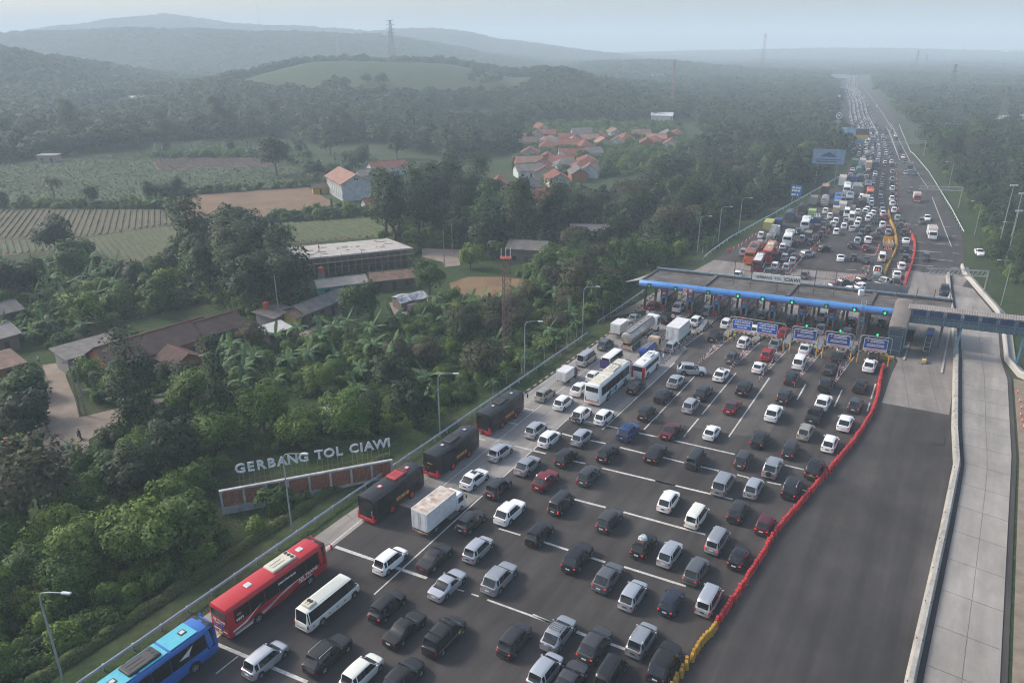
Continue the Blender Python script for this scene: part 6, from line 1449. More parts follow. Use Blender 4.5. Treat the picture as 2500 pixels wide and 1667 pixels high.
HEAVY_WORDS={'red_coach':'red coach','blue_coach':'blue coach','police_coach_a':'black coach with red roof unit','police_coach_b':'black coach','police_coach_c':'black coach with red stripe','white_coach':'white coach','red_white_bus':'small white bus','white_minibus':'white minibus','long_minibus':'long white minibus','white_truck':'white box truck','small_box_truck':'small white box truck','small_white_truck':'white light truck','tanker_trailer':'silver tanker','blue_tank_truck':'blue tank truck','ribbed_truck':'pale box truck','orange_coach':'orange coach','red_orange_coach':'red orange coach','dark_red_bus':'dark red bus','white_bus_near':'white bus','white_bus_far':'white bus','tanker_beyond':'silver tanker','olive_truck':'olive yellow truck','slate_small_truck':'small slate truck','tarp_truck':'tarpaulin truck','dark_open_truck':'dark open truck','green_box_truck':'light green truck','blue_tipper':'blue tipper truck','dark_tarp_truck':'dark tarpaulin truck','grey_open_truck':'grey open truck','cage_truck':'pale cage truck','black_container':'dark container truck','blue_bus':'blue bus','silver_bus':'silver blue bus','cream_truck':'cream box truck','tan_truck':'tan box truck','yellow_truck':'small yellow truck','white_minibus_b':'white minibus','white_minibus_c':'white minibus','white_container':'white container truck','white_coach_far':'white coach','grey_container':'grey container truck','teal_red_bus':'red and teal bus','white_truck_far':'white box truck','black_tarp':'black tarpaulin truck','grey_coach':'grey coach','green_tarp':'green tarpaulin truck','navy_truck':'navy truck','blue_truck':'blue truck','tan_container':'tan container truck','dark_container':'dark container truck','white_lorry_far':'white truck','green_container':'dark green container truck','cream_tank_far':'cream tank truck','white_bus_d':'white bus','grey_truck_d':'grey truck','red_bus_d':'red bus','grey_truck_e':'grey truck','oncoming_white_truck':'white box truck','oncoming_red_truck':'red truck','oncoming_grey_truck':'grey truck','tow_truck':'yellow and white tow truck','service_van':'white service van','cone_pickup':'loaded pickup'}
TRUCKS={'olive_truck':('box','yellow','olive',7.5,2.4,3.1),'slate_small_truck':('box','slate','blue',5.5,2,2.6),'tarp_truck':('tarp','orange','canvas',8.5,2.4,3.1),'dark_open_truck':('open','slate','slate',7,2.3,2),'green_box_truck':('box','white','lime',5.5,2.1,2.9),'blue_tipper':('open','blue','blue',7,2.4,2.5),'dark_tarp_truck':('tarp','black','black',8,2.4,3),'grey_open_truck':('open','slate','grey',8,2.4,3),'cage_truck':('tarp','white','grey',9,2.4,3.3),'black_container':('box','slate','black',9,2.4,3.8),'cream_truck':('box','cream','white',7,2.2,3.1),'tan_truck':('box','tan','tan',5,2,2.7),'yellow_truck':('open','yellow','tan',5,2,2),'white_container':('box','white','white',10,2.4,3.9),'grey_container':('box','grey','grey',10,2.4,3.9),'white_truck_far':('box','white','white',6.5,2.2,3),'black_tarp':('tarp','slate','black',8,2.4,3.1),'green_tarp':('tarp','green','green',9,2.4,3.3),'navy_truck':('tarp','navy','slate',8,2.4,3.2),'blue_truck':('box','blue','blue',6,2.2,2.9),'tan_container':('box','white','tan',9,2.4,3.7),'dark_container':('box','slate','slate',9,2.4,3.8),'white_lorry_far':('box','white','white',8,2.4,3.3),'green_container':('box','green','green',9,2.4,3.8),'cream_tank_far':('tanker','cream','grey',8,2.4,3.3),'grey_truck_d':('box','grey','grey',9,2.4,3.5),'grey_truck_e':('box','white','grey',9,2.4,3.5),'oncoming_white_truck':('box','white','white',6.5,2.2,3.1),'oncoming_red_truck':('box','red','white',6,2.1,2.9),'oncoming_grey_truck':('open','slate','grey',7,2.3,3.2)}
BIKE_CAR=(10.9,103.74,31.8)
JEEP=(17.32,97.96,32)
CARGO=(15.24,71.01,33.1)
# ------------------------------------------------------------------ every vehicle in its place
KIND={'m':'mpv','s':'suv','c':'crossover','v':'van','h':'hatch','d':'sedan','r':'highroof','p':'premium','k':'pickup'}
ZR=.021
pr=random.Random(9)
DESC=[CCOL[c[1]][1]+' '+CKIND[c[0]]for c in CARS]+[HEAVY_WORDS[v[0]]for v in HEAVY]
POSN=[(c[2],c[3],c[4])for c in CARS]+[(v[1],v[2],v[3])for v in HEAVY]
def beside(i):
 x,y,h=POSN[i];s_,c_=math.sin(R(h)),math.cos(R(h));best={}
 for j,(a,b_,_)in enumerate(POSN):
  f,l=(a-x)*s_+(b_-y)*c_,(a-x)*c_-(b_-y)*s_
  if j==i or abs(f)>14 or abs(l)>14:continue
  if abs(l)<2.2:key,d=('right behind',f)if f>0 else('right ahead of',-f)
  elif abs(f)<5:key,d=('left of',l+abs(f)*.3)if l>0 else('right of',-l+abs(f)*.3)
  else:continue
  if d<best.get(key,(99,0))[0]:best[key]=(d,DESC[j])
 return{(k_,v[1])for k_,v in best.items()}
NEARBY=[beside(i)for i in range(len(CARS))]
from itertools import combinations
for i,(k,c,x,y,h,lvl,lit,ex,zn)in enumerate(CARS):
 c,cword=CCOL[c];d=DESC[i];place=['in the queue before the toll gate','beyond the toll gate','in the contraflow file','driving towards the viewer'][min(zn,3)]
 if y>236 and zn!=4:
  n_=max(0,zn-1);grp=f'far {cword} {CKIND[k]}s {("in the queue", "in the contraflow", "oncoming")[n_]}';label=f'{d} {FAR_PLACE[n_]}'
 elif zn==4:grp=None;label='white saloon car parked on the grass right of the far carriageway'
 else:
  grp=GROUPS[zn];same=[j for j in range(len(CARS))if DESC[j]==d and j!=i and CARS[j][3]<=236];words_=' with '+' and '.join(EXTRA_WORDS[e]for e in ex[:2])if ex else ''
  same=[j for j in same if CARS[j][7]==ex]if ex else same
  cand=[(n_,q)for n_ in(1,2,3)for q in combinations(sorted(NEARBY[i]),n_)]
  ok=[q for n_,q in cand if not any(set(q)<=NEARBY[j]for j in same)]
  q=ok[0]if ok else(cand[-1][1]if cand else())
  label=d+words_+((' '+place)if not same or not q else ' '+' and '.join(f'{a} the {b_}' for a,b_ in q))
  if len(label.split())>16:label=d+' '+', '.join(f'{a} {b_}' for a,b_ in q)
  if len(label.split())>16:label=d+words_+f' {place}, {q[0][0]} {q[0][1]}'
 pl=pr.choice([M_PLATE,M_PLATE,M_PLATEK])
 if c=='charcoal' and k=='d' and y<85:pl=M_PLATER
 passenger(KIND[k],c,(x,y,ZR+(.09 if zn==3 and y<176 and x>atY(MED_R,y)else 0)),h,label,grp,lvl,ex or(),lit,pl)
paint_fixed={c:mat('far_paint_'+c,PAINT[c][:3],.35,1-PAINT[c][3],coat=.3)for c in('white','silver','charcoal','darkred')}
def boxcar(mb,x,y,h,m):
 """a small car of the far mass: hull, glasshouse, roof"""
 T=Matrix.Translation((x,y,ZR))@Matrix.Rotation(math.pi/2-R(h),4,'Z')
 def ring(z,a,c,w):return[T@Vector(p)for p in((a,-w,z),(c,-w,z),(c,w,z),(a,w,z))]
 mb.loft([ring(.2,-2.05,2.05,.78),ring(.55,-2.12,2.1,.84),ring(.98,-2.05,1.5,.80)],True,False,m)
 mb.loft([ring(.98,-2.05,1.5,.80),ring(1.0,-2.0,1.15,.76),ring(1.58,-1.72,.4,.64)],False,False,4)
 mb.loft([ring(1.58,-1.72,.4,.64),ring(1.66,-1.6,.3,.55)],False,True,m)
 mb.quad(T@Vector((-2.13,-.75,.75)),T@Vector((-2.13,-.45,.75)),T@Vector((-2.09,-.45,.92)),T@Vector((-2.09,-.75,.92)),5)
 mb.quad(T@Vector((-2.13,.45,.75)),T@Vector((-2.13,.75,.75)),T@Vector((-2.09,.75,.92)),T@Vector((-2.09,.45,.92)),5)
fm=MB();i=0
for lane in range(6):
 y=MASS_Y0+lane*1.3
 while y<1500:
  i+=1;hd=math.atan2(atY(MED_FAR,y+8)-atY(MED_FAR,y-8),16);h=math.degrees(hd)
  x=atY(MED_FAR,y)-((2.1+lane*3.25)if lane<5 else-2.4)/math.cos(hd);y+=pr.uniform(5.7,7.2)if lane<5 else 9
  boxcar(fm,x,y,h,pr.choice((0,0,1,2,0,1,0,2,1,3,0,2)))
o=fm.build('distant_traffic',[paint_fixed['white'],paint_fixed['silver'],paint_fixed['charcoal'],paint_fixed['darkred'],M_GLASS,M_RED]);tag(o,'packed mass of tiny cars where the motorway fades into the haze','traffic',None,'stuff')
M_GOLD=mat('orange_lettering',(.70,.30,.02),.5);M_WTXT=mat('white_lettering',(.7,.7,.7),.5)
M_SWOOSH=mat('white_livery',(.62,.62,.62),.4);M_MAROONL=mat('dark_red_livery',(.12,.006,.012),.4);M_GREYL=mat('grey_livery',(.25,.25,.26),.4)
def side_panel(t,W,pts,m,s=-1,off=.012,name='livery'):
 """flat print on a coach side, s=-1 the right-hand side; pts in (x, z)"""
 b=MB();y0=s*(W/2+off)
 b.add([(x,y0,z)for x,z in pts],[tuple(range(len(pts)))])
 me=b.mesh(name,m)
 return link(name,me,t)
def side_text(t,W,txt,size,x,z,m,s=-1,rot=0.0):
 return lettering(txt,size,m,t,(x,s*(W/2+.022),z),(R(90),-rot if s<0 else rot,0 if s<0 else math.pi),.006,.012)
def rear_text(t,L,txt,size,z,m,y=0.0):
 return lettering(txt,size,m,t,(-L/2-.03,y,z),(R(90),0,-R(90)),.006,.008)
BG='heavy vehicles before the toll gate'
for call,x,y,h,label,grp in HEAVY:
 pos=(x,y,ZR+(.0))
 if call=='red_coach':
  t,L,W,Hh=bus('coach','bus_red',pos,h,label,grp,'cream')
  side_panel(t,W,[(-5.4,.75),(-3.6,.80),(-1.5,1.05),(.8,1.55),(2.6,1.62),(.4,1.25),(-1.6,.78),(-3.4,.45),(-5.4,.45)],M_SWOOSH)
  side_panel(t,W,[(-5.6,1.1),(-4.2,1.25),(-2.9,1.75),(-2.2,1.95),(-3.1,1.55),(-4.1,1.02),(-5.6,.92)],M_SWOOSH,off=.018)
  side_panel(t,W,[(-5.5,.62),(-3.2,.66),(-.6,1.05),(1.2,1.38),(-.4,1.22),(-2.6,.86),(-5.5,.74)],M_GREYL,off=.020)
  side_panel(t,W,[(.2,.45),(2.2,.5),(3.6,.95),(4.7,1.3),(3.2,1.25),(1.6,.85)],M_MAROONL,off=.018)
  side_text(t,W,'AJS TRANS',.52,3.3,1.42,M_WTXT,rot=R(2));side_text(t,W,'EXECUTIVE CLASS',.26,.8,2.55,M_WTXT);side_text(t,W,'WiFi',.42,-4.75,1.9,M_WTXT);side_text(t,W,'www.ajstrans.com',.22,3.0,1.08,M_WTXT)
  rear_text(t,L,'AJS TRANS',.36,2.0,M_WTXT);rear_text(t,L,'PARIWISATA',.22,1.68,M_WTXT)
  q=MB()
  for k in range(3):
   pts=[(-4.75+math.cos(a)*(.14+k*.1),2.22+math.sin(a)*(.14+k*.1))for a in np.linspace(R(40),R(140),7)]
   q.tube([(px_,-W/2-.02,pz)for px_,pz in pts],.02,4)
  link('wifi_mark',q.mesh('wifi_mark',mat('orange_mark',(.7,.2,.04),.5)),t)
  for z in(.95,1.18,1.42):
   q=MB();q.b(-L/2-.035,-L/2,-.95,.95,z,z+.05);link('rear_strip',q.mesh('rear_strip',M_SWOOSH if z<1 else M_MAROONL),t)
 elif call=='blue_coach':
  t,L,W,Hh=bus('coach','bus_blue',pos,h,label,grp,'black')
  q=MB()
  for a,c in((-L/2+.3,-1.2),(-.9,1.6),(1.8,4.4)):q.rbox(a,c,-.98,.98,Hh+.004,Hh+.05,.05)
  link('turquoise_roof',q.mesh('turquoise_roof',mat('peeling_turquoise_roof',(.045,.36,.46),.6,color2=(.09,.45,.55),scale=2.2,detail=9)),t)
  side_text(t,W,'TRANS',.6,-.6,1.3,M_WTXT);side_panel(t,W,[(2.2,2.2),(3.6,2.9),(3.1,2.1)],M_SWOOSH)
 elif call.startswith('police_coach'):
  t,L,W,Hh=bus('medium','bus_black',pos,h,label,grp,'red' if call[-1]=='a' else 'black',mat('red_wheel_rim',(.5,.02,.03),.45),mat('red_bumper',(.45,.012,.016),.4))
  side_text(t,W,'BRIMOB',.62,.4,1.28,M_GOLD,rot=0)
  if call[-1]=='c':side_panel(t,W,[(-4.2,1.5),(3.4,1.55),(3.4,1.60),(-4.2,1.55)],mat('red_stripe',(.5,.03,.03),.5))
  if call[-1]=='b':rear_text(t,L,'BRIMOB',.22,2.05,M_GOLD)
  if call[-1]=='a':
   for k in range(5):
    for s in(-1,1):
     q=MB();q.b(-L/2-.03,-L/2,*sorted((s*.95,s*1.02)),1.0+k*.2,1.1+k*.2);link('rear_lamp_dot',q.mesh('rear_lamp_dot',M_WTXT),t)
 elif call=='white_coach':
  t,L,W,Hh=bus('coach','bus_white',pos,h,label,grp,'cream')
  q=MB()
  for a,c in((-5.4,-2.2),(-1.9,.2),(2.9,5)):q.rbox(a,c,-.95,.95,Hh+.004,Hh+.04,.05)
  link('roof_panel',q.mesh('roof_panel',M_ACUNIT),t)
  for k,(xx,m_)in enumerate(((-2.2,'teal_ring_a'),(-1.2,'teal_ring_b'),(-.2,'teal_ring_a'))):
   q=MB();q.cyl((xx,-W/2-.012,1.12),.46,.016,18,0,'Y');link('ring_graphic',q.mesh('ring_graphic',mat(m_,(.02,.10,.12)if m_.endswith('a')else(.10,.36,.42),.5)),t)
  side_text(t,W,'Bigbird',.42,2.9,1.3,M_GREYL);q=MB();q.b(-L/2-.03,-L/2,-1.0,1.0,.86,1.0);link('rear_strip',q.mesh('rear_strip',mat('red_rear_strip',(.4,.04,.04),.5)),t)
 elif call=='red_white_bus':
  t,L,W,Hh=bus('small','bus_white',pos,h,label,grp,'white')
  for s in(-1,1):
   q=MB();q.rbox(-L/2-.03,-L/2+.5,*sorted((s*(W/2-.35),s*(W/2+.012))),.42,2.5,.05);link('red_corner',q.mesh('red_corner',mat('bright_red_panel',(.5,.02,.02),.4)),t)
 elif call in('white_minibus','white_minibus_b','white_minibus_c'):
  t=passenger('minibus','white',pos,h,label,grp,0 if y<170 else 1)
  if call=='white_minibus':
   q=MB();q.b(-3.13,-3.04,-.86,.86,.55,1.25);q.b(-3.09,-3.02,-.84,.84,1.25,2.0);link('purple_back',q.mesh('purple_back',mat('purple_print',(.05,.035,.16),.4)),t)
 elif call=='long_minibus':
  t=passenger('longvan','cream',pos,h,label,grp,0)
  for k in range(6):
   q=MB();q.b(-3.0+k*1.0,-2.75+k*1.0,-1.005,-.985,.72,.80);link('red_marker',q.mesh('red_marker',M_RED),t)
  link('roof_air_conditioner',ac_unit(-2.3,1.0,1.1,2.38,2),t)
  for k in range(5):
   q=MB();q.b(-1.6,2.0,-.5+k*.25-.02,-.5+k*.25+.02,2.375,2.40);link('roof_rib',q.mesh('roof_rib',M_PAINT),t).color=PAINT['cream']
 elif call=='white_truck':lorry('box',pos,h,label,grp,'white','white',7.2,2.2,3.25)
 elif call=='small_box_truck':lorry('box',pos,h,label,grp,'black','white',4.4,1.7,2.25)
 elif call=='small_white_truck':lorry('box',pos,h,label,grp,'white','white',5.2,1.9,2.7)
 elif call in('tanker_trailer','tanker_beyond'):tanker_trailer(pos,h,label,grp)
 elif call=='blue_tank_truck':
  t,c0,c1,z0=lorry('tanker',pos,h,label,grp,'tan','blue',6.2,2.0,2.3,'tanker_truck');lettering('AIR',.5,M_WTXT,t,(-.6,-1.0,1.6),(R(90),0,0),.01)
 elif call=='ribbed_truck':lorry('ribbed',pos,h,label,grp,'white','white',7.5,2.4,3.4)
 elif call in('orange_coach','red_orange_coach','dark_red_bus','white_bus_near','white_bus_far','blue_bus','silver_bus','white_coach_far','teal_red_bus','grey_coach','white_bus_d','red_bus_d'):
  col,kd,ac={'orange_coach':('orange','coach','black'),'red_orange_coach':('bus_red','coach','cream'),'dark_red_bus':('darkred','medium','white'),'white_bus_near':('bus_white','medium','cream'),'white_bus_far':('bus_white','medium','white'),
                       'blue_bus':('bus_blue','coach','black'),'silver_bus':('lightgrey','coach','black'),'white_coach_far':('bus_white','coach','cream'),'teal_red_bus':('orange','medium','red'),'grey_coach':('grey','coach','black'),'white_bus_d':('bus_white','medium','white'),'red_bus_d':('bus_red','medium','white')}[call]
  t,L,W,Hh=bus(kd,col,pos,h,label,grp,ac)
  if call=='orange_coach' or call=='red_orange_coach':
   q=MB();q.rbox(-L/2+.3,L/2-1.2,-.9,.9,Hh+.004,Hh+.06,.05);link('roof_panel',q.mesh('roof_panel',mat('faded_orange_roof',(.42,.15,.06),.7,color2=(.34,.22,.15),scale=.8)if call[0]=='r' else mat('greyish_red_roof',(.18,.10,.085),.7)),t)
  if call=='dark_red_bus':
   for s in(-1,1):side_panel(t,W,[(-3,.5),(4.2,.5),(4.2,1.6),(-2.2,1.6)][::s],M_SWOOSH,s)
   for a,c in((-4.2,-1.4),(-1.2,1.6)):
    q=MB();q.rbox(a,c,-.85,.85,Hh+.004,Hh+.05,.05);link('roof_panel',q.mesh('roof_panel',M_BOXWHITE),t)
  if call=='teal_red_bus':
   q=MB();q.b(-L/2-.04,-L/2,-1,1,.8,2.0);link('teal_back',q.mesh('teal_back',mat('teal_panel',(.06,.3,.3),.5)),t)
  if call=='blue_bus':
   q=MB();q.b(-L/2-.05,-L/2,-1,1,2.4,3.2);link('cream_rear_window',q.mesh('cream_rear_window',M_ACUNIT),t)
 elif call=='tow_truck':
  t,c0,c1,z0=lorry('open',pos,h,label,grp,'white','tan',7,2.3,1.5,'tow_truck')
  q=MB();q.tube([(c0,0,1.6),(c0+1.6,0,2.3),(c0+3.4,0,1.9)],.12,6);q.b(c1-.3,c1-.1,-1.1,1.1,.9,2.4);link('crane_boom',q.mesh('crane_boom',M_ORANGE),t)
  for k in range(5):
   for j in range(2):
    o=link('traffic_cone',CONE);o.location=tuple(Vector(pos)+Matrix.Rotation(math.pi/2-R(h),3,'Z')@Vector((c0-.55-j*.42,-.85+k*.42,.0)));tag(o,'orange cone bunched at the tail of the tow truck','traffic cone','cones behind the tow truck')
 elif call=='service_van':
  t=passenger('highroof','white',pos,h,label,grp,1);q=MB();q.b(-2.53,-2.47,-.8,.1,.7,1.1);link('yellow_panel',q.mesh('yellow_panel',M_ORANGE),t)
  b=MB(); 
  for k in range(6):b.b(-2.56,-2.49,-.84+k*.28,-.72+k*.28,.32,.5)
  link('chequer_strip',b.mesh('chequer_strip',M_TRIM),t)
 elif call=='cone_pickup':
  t=passenger('pickup','white',pos,h,label,grp,1)
  fw=Matrix.Rotation(math.pi/2-R(h),3,'Z')
  for k in range(6):
   o=link('traffic_cone',CONE);o.location=tuple(Vector(pos)+fw@Vector((-2.1+(k//2)*.42,-.3+(k%2)*.55,1.05)));tag(o,'orange cone carried in the bed of the loaded pickup','traffic cone','cones on the pickup')
  disc_sign('round_sign','round red rimmed sign leaning on the loaded pickup tail',tuple(Vector(pos)+fw@Vector((-2.75,-.35,.95))),math.pi/2-R(h)-math.pi/2,.36,'no_entry')
  sg=thing('board_sign','pale green road works board leaning on the loaded pickup tail','sign',tuple(Vector(pos)+fw@Vector((-2.75,.6,.75))),-R(h));q=MB();q.b(-.4,.4,-.03,.03,-.35,.35);link('panel',q.mesh('panel',mat('pale_green_board',(.3,.5,.42),.5)),sg)
  sg=thing('board_sign','small blue board leaning on the loaded pickup tail','sign',tuple(Vector(pos)+fw@Vector((-2.65,-1.15,.5))),-R(h));q=MB();q.b(-.32,.32,-.03,.03,-.3,.3);link('panel',q.mesh('panel',M_SIGNBLUE),sg)
 else:
  kd,cab,load,L,W,Hh=TRUCKS[call]
  t,c0,c1,z0=lorry(kd,pos,h,label,grp,cab,load,L,W,Hh,'truck')
  if call=='blue_tipper':
   for k in range(4):
    q=MB();q.tube([(c0+.5,-.7+k*.42,Hh+.3),(c0+2.6,-.5+k*.42,Hh+.75)],.06,5);link('white_rail',q.mesh('white_rail',M_WHITE),t)
  if call=='black_container':
   q=MB();q.b(c0,c1,-1.1,1.1,Hh+.03,Hh+.07);link('rust_roof',q.mesh('rust_roof',mat('rust_orange_roof',(.34,.17,.10),.8,var=.2,scale=1)),t)
  if call=='cage_truck':
   q=MB()
   for k in range(7):q.tube([(c0-.08,-1.05+k*.35,z0),(c0-.08,-1.05+k*.35,Hh)],.05,5)
   for z in np.linspace(z0+.1,Hh,5):q.tube([(c0-.08,-1.1,z),(c0-.08,1.1,z)],.05,5)
   link('cage',q.mesh('cage',M_WHITE),t)
def on_car(x,y,h,lx,ly,lz):return Vector((x,y,ZR))+Matrix.Rotation(math.pi/2-R(h),3,'Z')@Vector((lx,ly,lz))
def bicycle(pos,rz,label,group,frame=(.05,.05,.055),s=1.0,wheel_z=.33):
 t=thing('bicycle',label,'bicycle',pos,rz,group);t.scale=(s,s,s)
 m=mat('bike_frame_%.2f_%.2f'%(frame[0],frame[1]),frame,.4)
 def ringm(x):
  b=MB();n_=18
  b.loft([[(x+math.cos(a)*rr,yy,wheel_z+math.sin(a)*rr)for rr,yy in((.33,-.02),(.33,.02),(.29,.02),(.29,-.02))]for a in[2*math.pi*k/n_ for k in range(n_+1)]])
  for k in range(6):b.tube([(x,0,wheel_z),(x+math.cos(k*math.pi/3)*.3,0,wheel_z+math.sin(k*math.pi/3)*.3)],.006,3)
  return b.mesh('wheel',M_TYRE)
 for x in(-.52,.52):link('wheel',ringm(x),t)
 b=MB()
 for a,c in(((-.52,.33),(-.1,.3)),((-.1,.3),(-.22,.85)),((-.52,.33),(-.2,.78)),((-.1,.3),(.36,.72)),((-.2,.78),(.34,.84)),((.34,.95),(.52,.33))):b.tube([(a[0],0,a[1]+wheel_z-.33),(c[0],0,c[1]+wheel_z-.33)],.025,5)
 link('frame',b.mesh('frame',m),t)
 b=MB();b.rbox(-.34,-.1,-.06,.06,.86,.93,.03);link('saddle',b.mesh('saddle',M_TYRE),t)
 b=MB();b.tube([(.36,-.28,.98),(.33,0,.96),(.36,.28,.98)],.018,5);link('handlebar',b.mesh('handlebar',M_TRIM),t)
 return t
(x,y,h)=BIKE_CAR
for k in range(4):
 p=on_car(x,y,h,-2.32-k*.16,.0,.42+.04*k);bicycle(p,math.pi-R(h)+(0 if k%2 else math.pi)+.0,'bicycle on the crowded tail rack of a white minivan','bicycles on the white minivan',(.05,.05,.055)if k%2 else(.3,.06,.05))
(x,y,h)=JEEP
for k in range(2):
 p=on_car(x,y,h,-2.55-k*.2,.0,.42);bicycle(p,math.pi-R(h)+(0 if k%2 else math.pi),'bicycle on the tail of the dark blue off-road car','bicycles on the blue car',(.03,.03,.035))
(x,y,h)=CARGO
t=thing('roof_cargo','bundle of luggage wrapped in pale plastic on a black minivan roof','luggage',tuple(on_car(x,y,h,-.7,0,1.73)),math.pi/2-R(h))
b=MB();rr=random.Random(2)
rings=[]
for i,(z,k)in enumerate(((0,.92),(.15,1.0),(.38,.95),(.55,.72),(.62,.3))):
 rings.append([(math.cos(a)*.62*k*(1+rr.uniform(-.1,.1)),math.sin(a)*.52*k*(1+rr.uniform(-.1,.1)),z+rr.uniform(-.02,.02))for a in[2*math.pi*j/14 for j in range(14)]])
b.loft(rings,True,True);link('wrapped_bundle',b.mesh('wrapped_bundle',mat('pale_blue_plastic_wrap',(.45,.5,.53),.35,var=.3,scale=4)),t)
b=MB();b.rbox(-.85,-.3,-.5,.3,0,.38,.06);link('brown_bag',b.mesh('brown_bag',mat('brown_bag',(.09,.05,.035),.8)),t)
b=MB()
for xx in(-.35,.1,.4):b.tube([(xx,-.66,0),(xx,-.5,.45),(xx,0,.66),(xx,.5,.45),(xx,.66,0)],.015,4)
link('rope',b.mesh('rope',M_TRIM),t)
FIELD_POLYS={'path':[(-87,126.8),(-83.8,128.1),(-79.2,120.7),(-73.4,112.8),(-68.9,105.8),(-62.6,110.2),(-61.3,111.8),(-57,113.5),(-55,110.5),(-60.4,108),(-62.1,104.9),(-63.6,98.6),(-61.2,94.5),(-58.1,91.9),(-65.9,90),(-72.6,103),(-77.8,112.8),(-84.7,123.1)],'lane2':[(-43.9,142.2),(-41.6,147.7),(-38.9,152.2),(-38,156.3),(-37.1,154.3),(-38.3,149.6),(-40.4,145.2),(-43,140.4)],'lane3':[(-26.2,211.9),(-14.5,210.7),(-14.1,194.1),(-18.1,192.1),(-18.8,197.2),(-25.2,202.7)],'lane4':[(27.6,201.6),(37.9,216.8),(44.9,249.6),(48.5,249.6),(43.8,227.3),(37,210.7),(28,197.2)],'lane5':[(-33.5,107.9),(-25.6,114.4),(-25,111.1),(-31,103.4)],'earth':[(-15.6,178),(-11.2,183.4),(-2.1,183.4),(4.5,180.6),(3.1,173.7),(-2.9,162.6),(-9.1,162.6),(-13.8,167.2)],'clear':[(-28.3,162.9),(-19.7,165.9),(-18.7,158.5),(-21.5,154.3),(-25.7,153.6)],'f1':[(-261.2,377.2),(-202.5,419.2),(-137.9,303.4),(-137.1,276.7),(-194.4,275)],'f2':[(-168.1,357.8),(-103.8,371.4),(-87.6,318.6),(-135.3,301.5)],'br':[(-189,397.2),(-130.2,402),(-114.4,371.4),(-169.3,360.4)],'rb':[(-132.3,292.2),(-85.7,313.4),(-60.9,268.7),(-87.8,254),(-108.1,243.3)],'r1':[(-187.6,267.2),(-126.4,267.2),(-111.7,243.9),(-132.6,225.8),(-159,223)],'r2':[(-158.3,221.9),(-132,224.7),(-110.8,242),(-91.6,202.8),(-100.2,188.9),(-129.2,212.5),(-145.9,202.8)],'r3':[(-82.4,243.9),(-44.6,255.4),(-35.5,228.7),(-69.4,216.6)],'f3':[(-227.6,462.3),(-171,489.5),(-132.1,489.5),(-117.3,432),(-201.7,412.2)],'f4':[(-162.5,536.7),(-126.1,536.7),(-117.1,496.8),(-150.2,494.4)]}
FP=FIELD_POLYS
